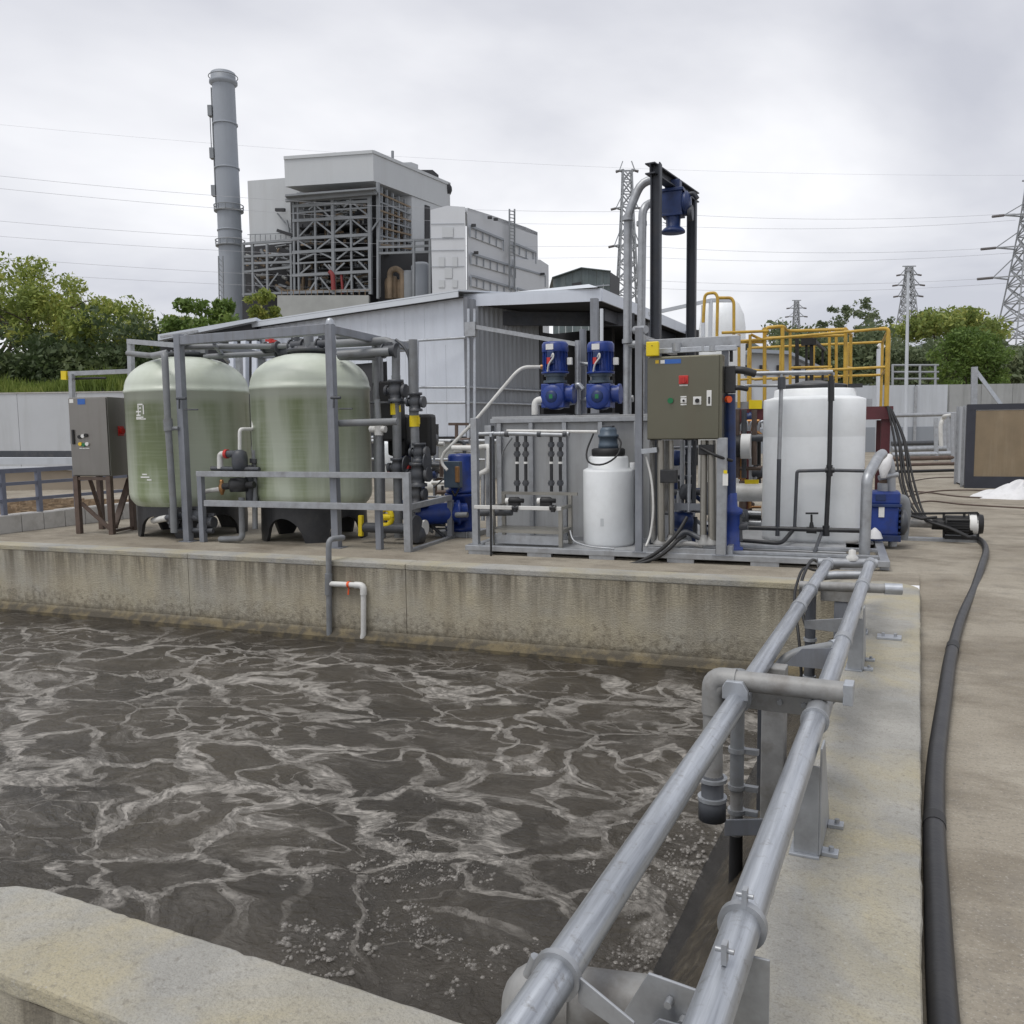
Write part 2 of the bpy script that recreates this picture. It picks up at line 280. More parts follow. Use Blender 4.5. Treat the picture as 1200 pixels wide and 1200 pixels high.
def frp_mat():
    M = bpy.data.materials.new('green_fibreglass'); M.use_nodes = True; t = M.node_tree; b = t.nodes['Principled BSDF']
    geo = N(t, 'ShaderNodeNewGeometry'); pos = geo.outputs['Position']
    mp = N(t, 'ShaderNodeMapping'); mp.inputs['Scale'].default_value = (2.6, 2.6, 0.30); L(t, pos, mp.inputs[0])
    n1 = N(t, 'ShaderNodeTexNoise'); n1.inputs['Scale'].default_value = 0.9; n1.inputs['Detail'].default_value = 6; L(t, mp.outputs[0], n1.inputs[0])
    r = N(t, 'ShaderNodeValToRGB'); e = r.color_ramp.elements; e[0].position = 0.36; e[0].color = (0.245, 0.295, 0.165, 1); e[1].position = 0.56; e[1].color = (0.52, 0.57, 0.465, 1)
    L(t, n1.outputs[0], r.inputs[0])  # darker upright zones: reflections and the water inside, painted into the colour
    # wound glass-fibre bands
    mp2 = N(t, 'ShaderNodeMapping'); mp2.inputs['Scale'].default_value = (1, 1, 26); L(t, pos, mp2.inputs[0])
    n2 = N(t, 'ShaderNodeTexNoise'); n2.inputs['Scale'].default_value = 0.9; n2.inputs['Detail'].default_value = 6; L(t, mp2.outputs[0], n2.inputs[0])
    r2 = N(t, 'ShaderNodeValToRGB'); e = r2.color_ramp.elements; e[0].position = 0.45; e[0].color = (0, 0, 0, 1); e[1].position = 0.75; e[1].color = (0.28, 0.28, 0.28, 1)
    L(t, n2.outputs[0], r2.inputs[0])
    mxx = N(t, 'ShaderNodeMix', data_type='RGBA'); mxx.inputs['B'].default_value = (0.60, 0.635, 0.54, 1)
    L(t, r2.outputs[0], mxx.inputs['Factor']); L(t, r.outputs[0], mxx.inputs['A'])
    # paler from the shoulder up
    s = N(t, 'ShaderNodeSeparateXYZ'); L(t, pos, s.inputs[0])
    dm = N(t, 'ShaderNodeMapRange'); dm.inputs[1].default_value = 2.06; dm.inputs[2].default_value = 2.16; dm.inputs[4].default_value = 0.75; L(t, s.outputs[2], dm.inputs[0])
    m3 = N(t, 'ShaderNodeMix', data_type='RGBA'); m3.inputs['B'].default_value = (0.55, 0.59, 0.52, 1)
    L(t, dm.outputs[0], m3.inputs['Factor']); L(t, mxx.outputs['Result'], m3.inputs['A'])
    L(t, m3.outputs['Result'], b.inputs['Base Color']); b.inputs['Roughness'].default_value = 0.36
    bp = N(t, 'ShaderNodeBump'); bp.inputs['Strength'].default_value = 0.15; bp.inputs['Distance'].default_value = 0.01
    L(t, n2.outputs[0], bp.inputs['Height']); L(t, bp.outputs[0], b.inputs['Normal'])
    return M
frp = frp_mat()

def leafmat(name, c0, c1, c2, tr=0.35):
    M = bpy.data.materials.new(name); M.use_nodes = True; t = M.node_tree; t.nodes.clear()
    o = N(t, 'ShaderNodeOutputMaterial'); geo = N(t, 'ShaderNodeNewGeometry')
    r = N(t, 'ShaderNodeValToRGB'); e = r.color_ramp.elements
    e[0].position = 0.0; e[0].color = (*c0, 1); e[1].position = 1.0; e[1].color = (*c2, 1); k = e.new(0.55); k.color = (*c1, 1)
    n = N(t, 'ShaderNodeTexNoise'); n.inputs['Scale'].default_value = 0.45; n.inputs['Detail'].default_value = 3; L(t, geo.outputs['Position'], n.inputs[0])
    a = N(t, 'ShaderNodeMath', operation='MULTIPLY_ADD'); a.inputs[1].default_value = 0.45; L(t, geo.outputs['Random Per Island'], a.inputs[0])
    mr = N(t, 'ShaderNodeMapRange'); mr.inputs[1].default_value = 0.3; mr.inputs[2].default_value = 0.7; mr.inputs[4].default_value = 0.6; L(t, n.outputs[0], mr.inputs[0])
    L(t, mr.outputs[0], a.inputs[2]); L(t, a.outputs[0], r.inputs[0])
    d = N(t, 'ShaderNodeBsdfPrincipled'); d.inputs['Roughness'].default_value = 0.55; d.inputs['Specular IOR Level'].default_value = 0.3
    tl = N(t, 'ShaderNodeBsdfTranslucent'); ms = N(t, 'ShaderNodeMixShader'); ms.inputs[0].default_value = tr
    L(t, r.outputs[0], d.inputs['Base Color']); L(t, r.outputs[0], tl.inputs['Color'])
    L(t, d.outputs[0], ms.inputs[1]); L(t, tl.outputs[0], ms.inputs[2]); L(t, ms.outputs[0], o.inputs[0])
    return M
leaf_olive = leafmat('leaf_olive', (0.117, 0.167, 0.049), (0.225, 0.283, 0.075), (0.451, 0.451, 0.125))
leaf_gold = leafmat('leaf_gold', (0.123, 0.167, 0.043), (0.254, 0.312, 0.072), (0.493, 0.478, 0.123))
leaf_green = leafmat('leaf_green', (0.065, 0.111, 0.029), (0.130, 0.202, 0.046), (0.234, 0.305, 0.078))
leaf_dark = leafmat('leaf_dark', (0.044, 0.070, 0.029), (0.071, 0.102, 0.041), (0.122, 0.153, 0.061))
leaf_far = leafmat('leaf_far', (0.094, 0.122, 0.064), (0.139, 0.177, 0.094), (0.223, 0.251, 0.139))
grassmat = leafmat('grass_blades', (0.090, 0.135, 0.030), (0.165, 0.225, 0.045), (0.300, 0.330, 0.090))

# ------------------------------------------------------------------ mesh builder
class MB:
    def __init__(s): s.v = []; s.f = []; s.smooth = []
    def add(s, vs, fs, sm=False):
        b = len(s.v); s.v += [Vector(x) for x in vs]
        for f in fs: s.f.append([i+b for i in f]); s.smooth.append(sm)
        return s
    def frame(s, c, ax, ay, az, hx, hy, hz):
        vs = [c + ax*(hx*i) + ay*(hy*j) + az*(hz*k) for i in (-1, 1) for j in (-1, 1) for k in (-1, 1)]
        return s.add(vs, [(0, 1, 3, 2), (4, 6, 7, 5), (0, 4, 5, 1), (2, 3, 7, 6), (0, 2, 6, 4), (1, 5, 7, 3)])
    def box(s, u0, u1, v0, v1, z0, z1):                      # box in the far-wall frame
        return s.frame(Q((u0+u1)/2, (v0+v1)/2, (z0+z1)/2), UX, VX, ZA, abs(u1-u0)/2, abs(v1-v0)/2, abs(z1-z0)/2)
    def wbox(s, x0, x1, y0, y1, z0, z1):                     # box along world axes
        return s.frame(Vector(((x0+x1)/2, (y0+y1)/2, (z0+z1)/2)), Vector((1, 0, 0)), Vector((0, 1, 0)), ZA, abs(x1-x0)/2, abs(y1-y0)/2, abs(z1-z0)/2)
    def bar(s, p, q, w=0.06, h=None, up=None):               # rectangular bar from p to q
        h = h or w; d = (q-p); l = d.length; d.normalize()
        up = up or (ZA if abs(d.z) < 0.95 else VX)
        a = d.cross(up).normalized(); b = a.cross(d).normalized()
        return s.frame((p+q)/2, d, a, b, l/2, w/2, h/2)
    def cyl(s, p, q, r0, r1=None, n=12, cap=True):
        r1 = r0 if r1 is None else r1; d = (q-p).normalized()
        a = d.orthogonal().normalized(); b = d.cross(a)
        vs = []
        for k in range(n):
            t = 2*math.pi*k/n; e = a*math.cos(t) + b*math.sin(t); vs += [p+e*r0, q+e*r1]
        s.add(vs, [(2*k, (2*k+2) % (2*n), (2*k+3) % (2*n), 2*k+1) for k in range(n)], True)
        if cap:
            vs0 = [vs[2*k] for k in range(n)]; vs1 = [vs[2*k+1] for k in range(n)]
            s.add(vs0, [tuple(reversed(range(n)))]); s.add(vs1, [tuple(range(n))])
        return s
    def tube(s, pts, r, n=10, bend=0.0, segs=4, cap=True):   # tube with rounded corners
        P = [Vector(p) for p in pts]
        if bend > 0 and len(P) > 2:
            Nn = [P[0]]
            for i in range(1, len(P)-1):
                a, b, c = P[i-1], P[i], P[i+1]; k = min(bend, (a-b).length*0.49, (c-b).length*0.49)
                s0 = b + (a-b).normalized()*k; s1 = b + (c-b).normalized()*k
                for j in range(segs+1):
                    t = j/segs; Nn.append(s0*(1-t)**2 + b*2*t*(1-t) + s1*t*t)
            Nn.append(P[-1]); P = Nn
        P = [p for i, p in enumerate(P) if i == 0 or (p-P[i-1]).length > 1e-5]
        rad = r if isinstance(r, (list, tuple)) else [r]*len(P)
        T = [(P[min(i+1, len(P)-1)]-P[max(i-1, 0)]).normalized() for i in range(len(P))]
        a = T[0].orthogonal().normalized(); vs = []
        for i, p in enumerate(P):
            a = (a - T[i]*a.dot(T[i])).normalized(); b = T[i].cross(a)
            vs += [p + (a*math.cos(2*math.pi*k/n) + b*math.sin(2*math.pi*k/n))*rad[i] for k in range(n)]
        fs = [(i*n+k, i*n+(k+1) % n, (i+1)*n+(k+1) % n, (i+1)*n+k) for i in range(len(P)-1) for k in range(n)]
        s.add(vs, fs, True)
        if cap:
            s.add(vs[:n], [tuple(reversed(range(n)))]); s.add(vs[-n:], [tuple(range(n))])
        return s
    def lathe(s, base, prof, n=32, axis=None, arc=None):     # prof: (radius, height) pairs along the axis
        ax = axis or ZA; a = ax.orthogonal().normalized() if axis else Vector((1, 0, 0)); b = ax.cross(a)
        vs = []
        for r_, h in prof: vs += [base + ax*h + (a*math.cos(2*math.pi*k/n) + b*math.sin(2*math.pi*k/n))*r_ for k in range(n)]
        fs = [(i*n+k, i*n+(k+1) % n, (i+1)*n+(k+1) % n, (i+1)*n+k) for i in range(len(prof)-1) for k in range(n)]
        return s.add(vs, fs, True)
    def prism(s, poly, d):                                   # polygon (world points) extruded by vector d
        n = len(poly); vs = [Vector(p) for p in poly] + [Vector(p)+d for p in poly]
        return s.add(vs, [tuple(range(n)), tuple(range(2*n-1, n-1, -1))] + [(k, k+n, (k+1) % n+n, (k+1) % n) for k in range(n)])
    def build(s, name, m, parent=None, bevel=0, ang=40, **props):
        me = bpy.data.meshes.new(name); org = parent.matrix_basis.translation.copy() if parent else None
        if parent is not None and parent.parent is not None: org = Vector(parent['_o'])
        if org is None:
            if s.v:
                lo = Vector([min(v[i] for v in s.v) for i in range(3)]); hi = Vector([max(v[i] for v in s.v) for i in range(3)])
                org = Vector(((lo.x+hi.x)/2, (lo.y+hi.y)/2, lo.z))
            else: org = Vector()
        me.from_pydata([tuple(v-org) for v in s.v], [], s.f); me.validate()
        bmx = bmesh.new(); bmx.from_mesh(me); bmesh.ops.recalc_face_normals(bmx, faces=bmx.faces); bmx.to_mesh(me); bmx.free()
        if len(me.polygons) == len(s.smooth): me.polygons.foreach_set('use_smooth', s.smooth)
        me.materials.append(m)
        o = bpy.data.objects.new(name, me); C.objects.link(o)
        if parent is not None: o.parent = parent
        else: o.location = org
        o['_o'] = tuple(org)
        if bevel:
            bv = o.modifiers.new('bevel', 'BEVEL'); bv.width = bevel; bv.segments = 2; bv.limit_method = 'ANGLE'; bv.angle_limit = R(35)
        for k, x in props.items(): o[k] = x
        return o
def thing(name, label, cat, base, group=None):
    o = bpy.data.objects.new(name, None); C.objects.link(o); o.location = base; o.empty_display_size = 0.1
    o['label'] = label; o['category'] = cat
    if group: o['group'] = group
    return o
def tag(o, label, cat, group=None):
    o['label'] = label; o['category'] = cat
    if group: o['group'] = group
    return o
def one(name, m, parent, fn, bevel=0):
    b = MB(); fn(b); return b.build(name, m, parent, bevel)
def flange(b, p, d, r, t=0.02, n=14):
    d = d.normalized(); b.cyl(p-d*t, p+d*t, r, n=n)

# ================================================================== SETTING
def sheet(name, m, polys, **props):
    b = MB()
    for p in polys: b.add(p, [tuple(range(len(p)))])
    o = b.build(name, m); o['kind'] = 'structure'
    for k, x in props.items(): o[k] = x
    return o
RX = 0.05                                                    # outer face of the right basin wall
pA = Q(-26, 0.3, GZ)
xs = [RX, 1.2, 4, 12, 60, 1500]; ys = [-40, 0, 4, 8.2, 10.5, 14, 60, 1500]
gp = []
zf = lambda y: -0.11 if y <= 8.3 else GZ
for i in range(len(xs)-1):
    for j in range(len(ys)-1):
        gp.append([(xs[i], ys[j], zf(ys[j])), (xs[i+1], ys[j], zf(ys[j])), (xs[i+1], ys[j+1], zf(ys[j+1])), (xs[i], ys[j+1], zf(ys[j+1]))])
bl = O0 + VX*0.3 + UX*(RX/math.cos(TH)); 
gp.append([(RX, bl.y+0.02, GZ), (RX, 1500, GZ), (-1500, 1500, GZ), (-1500, pA.y, GZ), tuple(pA)])
gp.append([(-1500, -40, -0.11), (RX, -40, -0.11), (RX, 1.3, -0.11), (-26, 1.3, -0.11), (-1500, 1.3, -0.11)])
gp.append([(-1500, 1.3, -0.11), (-26, 1.3, -0.11), tuple(pA), (-1500, pA.y, GZ)])
sheet('ground', yard, gp)

# ---- concrete basin
basin = thing('concrete_basin', 'weathered concrete treatment basin with stained walls around the foaming water', 'basin', Vector((-0.2, 5, -2)))
XI = -0.41                                                   # inner face of the right wall
# far wall in cast lengths
joints = [-26, -17, -8.9, -5.6, -0.47]
for a, c in zip(joints[:-1], joints[1:]):
    one('wall_panel', conc_side, basin, lambda b: b.box(a+0.004, c-0.004, 0.0, 0.33, -2.0, -0.072))
    one('coping', conc_top, basin, lambda b: b.box(a+0.002, c-0.002, -0.006, 0.335, -0.072, 0.0), 0.012)
one('haunch', conc_side, basin, lambda b: b.prism([Q(-26, 0.0, -0.86), Q(-26, -0.10, -0.95), Q(-26, -0.10, -1.3), Q(-26, 0, -1.3)], UX*25.4))
# right wall with a rounded far corner
def roughen(pts, amp, step=0.06, seed=1):
    r_ = random.Random(seed); out = []
    for (x0, y0), (x1, y1) in zip(pts, pts[1:]+pts[:1]):
        l_ = math.hypot(x1-x0, y1-y0); n = max(1, int(l_/step)) if l_ < 30 else 1; nx, ny = -(y1-y0)/max(l_, 1e-6), (x1-x0)/max(l_, 1e-6)
        out.append((x0, y0))
        for k in range(1, n):
            s_ = k/n; j = r_.gauss(0, amp); j += amp*2.2*math.sin(s_*l_*9+seed)*math.sin(s_*l_*2.3)
            if r_.random() < 0.05: j += amp*5
            out.append((x0+(x1-x0)*s_+nx*j*0.6, y0+(y1-y0)*s_+ny*j*0.6))
    return out
def rw(off, z0, z1, b):
    pts = [(XI-off, -4), (XI-off, bl.y)]
    r = 0.36; cx, cyy = RX+off-r, bl.y+0.05+off-r
    for k in range(7):
        t = math.pi/2*(1-k/6); pts.append((cx+r*math.cos(t), cyy+r*math.sin(t)))
    pts.append((RX+off, -4))
    if off: pts = roughen(pts, 0.0016, 0.05, 3)
    b.prism([(x, y, z0) for x, y in pts], Vector((0, 0, z1-z0)))
one('wall_panel', conc_side, basin, lambda b: rw(0, -2.0, -0.072, b))
one('coping', conc_top, basin, lambda b: rw(0.004, -0.072, 0.0, b), 0.018)
one('haunch', sludge_m, basin, lambda b: b.prism([(XI+0.01, 1.9, -0.10), (-1.20, 1.9, -1.16), (XI+0.01, 1.9, -1.16)], Vector((0, 7.2, 0))))
# near wall, its far left end bending back
def nw(off, z0, z1, b):
    pts = [(XI-0.012, 1.92+off), (-2.76, 1.92+off), (-2.88, 1.895+off), (-3.0, 1.82+off), (-3.3, 1.5+off), (-4.6, 0.3+off), (-4.6, -0.2-off), (-3.4, 1.2-off), (-2.9, 1.545-off), (XI-0.012, 1.56-off)]
    if off: pts = roughen(pts, 0.0022, 0.035, 8)
    b.prism([(x, y, z0) for x, y in pts], Vector((0, 0, z1-z0)))
one('wall_panel', conc_side, basin, lambda b: nw(0, -2.0, -0.065, b))
one('coping', conc_top, basin, lambda b: nw(0.006, -0.065, 0.0, b), 0.012)

# ---- water with foam
def water_mat():
    M = bpy.data.materials.new('aerated_water'); M.use_nodes = True; t = M.node_tree; b = t.nodes['Principled BSDF']
    geo = N(t, 'ShaderNodeNewGeometry'); pos = geo.outputs['Position']
    def noise(sc, det=6, rough=0.6, vec=pos, dist=0.0, col=False):
        n = N(t, 'ShaderNodeTexNoise'); n.inputs['Scale'].default_value = sc; n.inputs['Detail'].default_value = det; n.inputs['Roughness'].default_value = rough; n.inputs['Distortion'].default_value = dist
        L(t, vec, n.inputs['Vector']); return n.outputs[1 if col else 0]
    def math_(op, a, bb=None, c=None):
        n = N(t, 'ShaderNodeMath', operation=op)
        for i, x in enumerate((a, bb, c)):
            if x is None: continue
            if isinstance(x, (int, float)): n.inputs[i].default_value = x
            else: L(t, x, n.inputs[i])
        return n.outputs[0]
    def sm(v, a, bb, o0=0.0, o1=1.0):
        n = N(t, 'ShaderNodeMapRange', interpolation_type='SMOOTHSTEP')
        n.inputs[1].default_value = a; n.inputs[2].default_value = bb; n.inputs[3].default_value = o0; n.inputs[4].default_value = o1
        L(t, v, n.inputs[0]); return n.outputs[0]
    def warp(vec, sc, amt, det=3):
        c = noise(sc, det, 0.55, vec, col=True)
        s = N(t, 'ShaderNodeVectorMath', operation='SUBTRACT'); L(t, c, s.inputs[0]); s.inputs[1].default_value = (0.5, 0.5, 0.5)
        k = N(t, 'ShaderNodeVectorMath', operation='SCALE'); L(t, s.outputs[0], k.inputs[0]); k.inputs['Scale'].default_value = amt
        a = N(t, 'ShaderNodeVectorMath', operation='ADD'); L(t, vec, a.inputs[0]); L(t, k.outputs[0], a.inputs[1]); return a.outputs[0]
    def edge(vec, sc):
        v = N(t, 'ShaderNodeTexVoronoi', feature='DISTANCE_TO_EDGE', voronoi_dimensions='2D'); v.inputs['Scale'].default_value = sc; v.inputs['Randomness'].default_value = 1
        L(t, vec, v.inputs['Vector']); return v.outputs['Distance']
    mp = N(t, 'ShaderNodeMapping'); mp.inputs['Rotation'].default_value = (0, 0, R(-20)); mp.inputs['Scale'].default_value = (1.0, 1.35, 1); mp.inputs['Location'].default_value = (0.4, 0.9, 0); L(t, pos, mp.inputs[0])
    p0 = mp.outputs[0]
    p1 = warp(warp(p0, 0.55, 1.5), 2.2, 0.35)
    wmod = noise(0.45, 4, 0.55, p0)
    rag = math_('MULTIPLY', math_('SUBTRACT', noise(6.5, 8, 0.72, p1), 0.5), 0.22)     # ragged edges
    def net(vec, sc, w0, w1, rg):
        d = math_('ADD', edge(vec, sc), math_('MULTIPLY', rag, rg)); n1 = N(t, 'ShaderNodeMapRange', interpolation_type='SMOOTHSTEP')
        wid = sm(wmod, 0.36, 0.66, w0, w1); L(t, d, n1.inputs[0]); L(t, math_('MULTIPLY', wid, 0.6), n1.inputs[1]); L(t, wid, n1.inputs[2]); n1.inputs[3].default_value = 1.0; n1.inputs[4].default_value = 0.0
        return n1.outputs[0]
    def loops(vec, sc, det, w0, w1):                          # closed looping foam lines: level lines of a warped noise
        nn = noise(sc, det, 0.5, vec, 0.5); r_ = math_('ABSOLUTE', math_('SUBTRACT', math_('FRACT', math_('MULTIPLY', nn, 3.0)), 0.5))
        d = math_('ADD', r_, math_('MULTIPLY', rag, 0.9)); n1 = N(t, 'ShaderNodeMapRange', interpolation_type='SMOOTHSTEP'); wid = sm(noise(0.8, 4, 0.6, p0), 0.36, 0.68, w0, w1)
        L(t, d, n1.inputs[0]); L(t, math_('MULTIPLY', wid, 0.5), n1.inputs[1]); L(t, wid, n1.inputs[2]); n1.inputs[3].default_value = 1.0; n1.inputs[4].default_value = 0.0; return n1.outputs[0]
    f1 = math_('MULTIPLY', net(p1, 0.85, 0.02, 0.12, 1.0), sm(noise(1.3, 5, 0.6, p0), 0.30, 0.55, 0.25, 1.0))
    f2 = math_('MULTIPLY', loops(warp(p0, 0.7, 0.9), 0.85, 2, 0.04, 0.16), sm(noise(0.9, 5, 0.62, p0, 0.5), 0.36, 0.60, 0.12, 0.95))
    f3 = math_('MULTIPLY', loops(warp(p0, 2.0, 0.35), 2.1, 2, 0.04, 0.16), sm(noise(0.5, 5, 0.6, p0, 0.6), 0.46, 0.62, 0, 0.7))
    strk = N(t, 'ShaderNodeMapping'); strk.inputs['Rotation'].default_value = (0, 0, R(14)); strk.inputs['Scale'].default_value = (0.3, 2.0, 1); L(t, p1, strk.inputs[0])
    f4 = math_('MULTIPLY', sm(noise(1.2, 9, 0.70, strk.outputs[0], 0.8), 0.54, 0.66, 0.0, 0.7), sm(noise(0.35, 3, 0.5), 0.40, 0.58))
    film = sm(noise(1.1, 9, 0.76, p1, 0.6), 0.50, 0.72, 0.0, 0.40)
    foam = math_('MAXIMUM', math_('MAXIMUM', f1, f2), math_('MAXIMUM', math_('MAXIMUM', f3, f4), film))
    foam = math_('MULTIPLY', foam, sm(noise(13, 8, 0.76, p1), 0.36, 0.56, 0.30, 1.0))
    # the calm dark bay in the near right corner and under the far wall carries little foam
    s = N(t, 'ShaderNodeSeparateXYZ'); L(t, pos, s.inputs[0])
    wob = math_('MULTIPLY', math_('SUBTRACT', noise(0.6, 4, 0.6), 0.5), 2.6)
    dist = math_('ADD', math_('MULTIPLY_ADD', s.outputs[1], 1.0, math_('MULTIPLY', s.outputs[0], -0.42)), wob)
    bay = sm(dist, 3.9, 5.4)
    far = sm(math_('ADD', math_('MULTIPLY_ADD', s.outputs[0], -0.076, s.outputs[1]), math_('MULTIPLY', wob, 0.35)), 9.15, 8.3)
    foam = math_('MULTIPLY', foam, math_('MULTIPLY', bay, math_('MAXIMUM', far, 0.25)))
    cdk = N(t, 'ShaderNodeValToRGB'); e = cdk.color_ramp.elements; e[0].position = 0.35; e[0].color = (0.037, 0.033, 0.028, 1); e[1].position = 0.7; e[1].color = (0.070, 0.061, 0.049, 1)
    L(t, noise(0.7, 5, 0.6, p0), cdk.inputs[0])
    mxx = N(t, 'ShaderNodeMix', data_type='RGBA'); mxx.inputs['B'].default_value = (0.42, 0.395, 0.36, 1)
    L(t, math_('MULTIPLY', foam, 0.88), mxx.inputs['Factor']); L(t, cdk.outputs[0], mxx.inputs['A'])
    L(t, mxx.outputs['Result'], b.inputs['Base Color'])
    L(t, sm(foam, 0.05, 0.5, 0.06, 0.5), b.inputs['Roughness'])
    b.inputs['IOR'].default_value = 1.33
    # ripples from the rising air
    rip = math_('ADD', math_('MULTIPLY', noise(5.5, 5, 0.62, p1, 0.8), 1.0), math_('MULTIPLY', noise(17, 4, 0.6, p0, 0.6), 0.5))
    hgt = math_('ADD', rip, math_('MULTIPLY', foam, 0.28))
    bp = N(t, 'ShaderNodeBump'); bp.inputs['Strength'].default_value = 1.0; bp.inputs['Distance'].default_value = 0.042
    L(t, hgt, bp.inputs['Height']); L(t, bp.outputs[0], b.inputs['Normal'])
    return M
wm = water_mat()
def water_grid(b):
    nx, ny = 150, 100; X = np.linspace(-26, -0.85, nx); vs = []
    for i in range(nx):
        y1 = 9.2 + X[i]*0.0761
        for j in range(ny):
            y = 1.9 + (y1-1.9)*j/(ny-1)
            z = -1.0 + 0.010*math.sin(3.1*X[i]+1.7*y) + 0.008*math.sin(5.3*y-2.2*X[i]+1) + 0.006*math.sin(8.1*X[i]+6.7*y)
            vs.append((X[i], y, z))
    b.add(vs, [(i*ny+j, (i+1)*ny+j, (i+1)*ny+j+1, i*ny+j+1) for i in range(nx-1) for j in range(ny-1)], True)
b = MB(); water_grid(b); wo = b.build('basin_water', wm); wo['kind'] = 'structure'
# bubbles drifting in the dark bay
b = MB()
bubmat = bpy.data.materials.new('foam_bubble'); bubmat.use_nodes = True; _t = bubmat.node_tree; _b = _t.nodes['Principled BSDF']
_b.inputs['Base Color'].default_value = (0.33, 0.31, 0.285, 1); _b.inputs['Roughness'].default_value = 0.12; _tr = N(_t, 'ShaderNodeBsdfTransparent'); _ms = N(_t, 'ShaderNodeMixShader'); _lw = N(_t, 'ShaderNodeNewGeometry')
_mr = N(_t, 'ShaderNodeMapRange'); _mr.inputs[3].default_value = 0.18; _mr.inputs[4].default_value = 0.62; L(_t, _lw.outputs['Random Per Island'], _mr.inputs[0]); L(_t, _mr.outputs[0], _ms.inputs[0]); L(_t, _tr.outputs[0], _ms.inputs[1]); L(_t, _b.outputs[0], _ms.inputs[2]); L(_t, _ms.outputs[0], _t.nodes['Material Output'].inputs[0])
def bubble(x, y, r):
    n = 8; h = r*0.38; z = -1.0
    vs = [(x+r*math.cos(2*math.pi*k/n), y+r*math.sin(2*math.pi*k/n), z-0.004) for k in range(n)] + [(x+r*.7*math.cos(2*math.pi*k/n), y+r*.7*math.sin(2*math.pi*k/n), z+h*.7) for k in range(n)] + [(x, y, z+h)]
    b.add(vs, [(k, (k+1) % n, (k+1) % n+n, k+n) for k in range(n)] + [(k+n, (k+1) % n+n, 2*n) for k in range(n)], True)
for c in range(760):
    p = W(random.uniform(330, 830), random.triangular(930, 1180, 1060), -1.0)
    if p.x > -1.1 or p.y < 2.0: continue
    k = random.choice((1, 2, 3, 5, 9, 14)); R0 = random.choice((0.004, 0.006, 0.008, 0.012, 0.019))
    for j in range(k): bubble(p.x+random.gauss(0, 0.022)*(k > 1), p.y+random.gauss(0, 0.022)*(k > 1), R0*random.uniform(0.25, 1))
for c in range(900):                                         # froth line along the right haunch
    y = random.uniform(2.0, 8.8); bubble(-1.08-abs(random.gauss(0, 0.13)), y, random.uniform(0.005, 0.018))
o = b.build('foam_bubbles', bubmat); o['kind'] = 'stuff'; o['label'] = 'small foam bubbles floating on the dark near water'; o['category'] = 'foam'

# ================================================================== RAILS OVER THE RIGHT WALL
ZP, XL, XR, RP = 0.40, -0.69, -0.352, 0.045
def rail(x, label, y0, y1, rings):
    t = thing('air_pipe', label, 'pipe', Vector((x, 4, ZP)), 'pipes running above the basin wall')
    one('pipe', railm, t, lambda b: b.cyl(Vector((x, y0, ZP)), Vector((x, y1, ZP)), RP, n=24))
    for y, l, k in rings: one('collar', galv, t, lambda b: b.cyl(Vector((x, y-l/2, ZP)), Vector((x, y+l/2, ZP)), RP+k, n=24), 0.003)
    return t
tl = rail(XL, 'left bright galvanised pipe hanging over the water edge', 0.6, 8.0, [(1.66, 0.02, 0.012), (3.86, 0.10, 0.006), (3.78, 0.016, 0.012), (5.9, 0.08, 0.006), (6.55, 0.02, 0.011), (7.86, 0.09, 0.008)])
tr_ = rail(XR, 'right bright galvanised pipe running above the concrete coping', 0.6, 8.12, [(2.02, 0.022, 0.014), (3.62, 0.02, 0.012), (3.75, 0.22, 0.005), (4.0, 0.02, 0.012), (5.05, 0.10, 0.006), (6.9, 0.14, 0.006), (7.95, 0.09, 0.008)])
def lug(x, y, b):                                            # bolt lug of a clamp, standing on the pipe
    b.wbox(x-0.006, x+0.006, y-0.012, y+0.012, ZP+RP+0.004, ZP+RP+0.05); b.cyl(Vector((x-0.02, y, ZP+RP+0.032)), Vector((x+0.02, y, ZP+RP+0.032)), 0.006, n=8)
for y in (2.02, 1.78): one('clamp_lug', galv, tr_, lambda b: lug(XR+0.005, y, b))
one('clamp_lug', galv, tl, lambda b: b.cyl(Vector((XL-0.07, 1.66, ZP-0.02)), Vector((XL-0.05, 1.66, ZP+0.03)), 0.012, n=8))

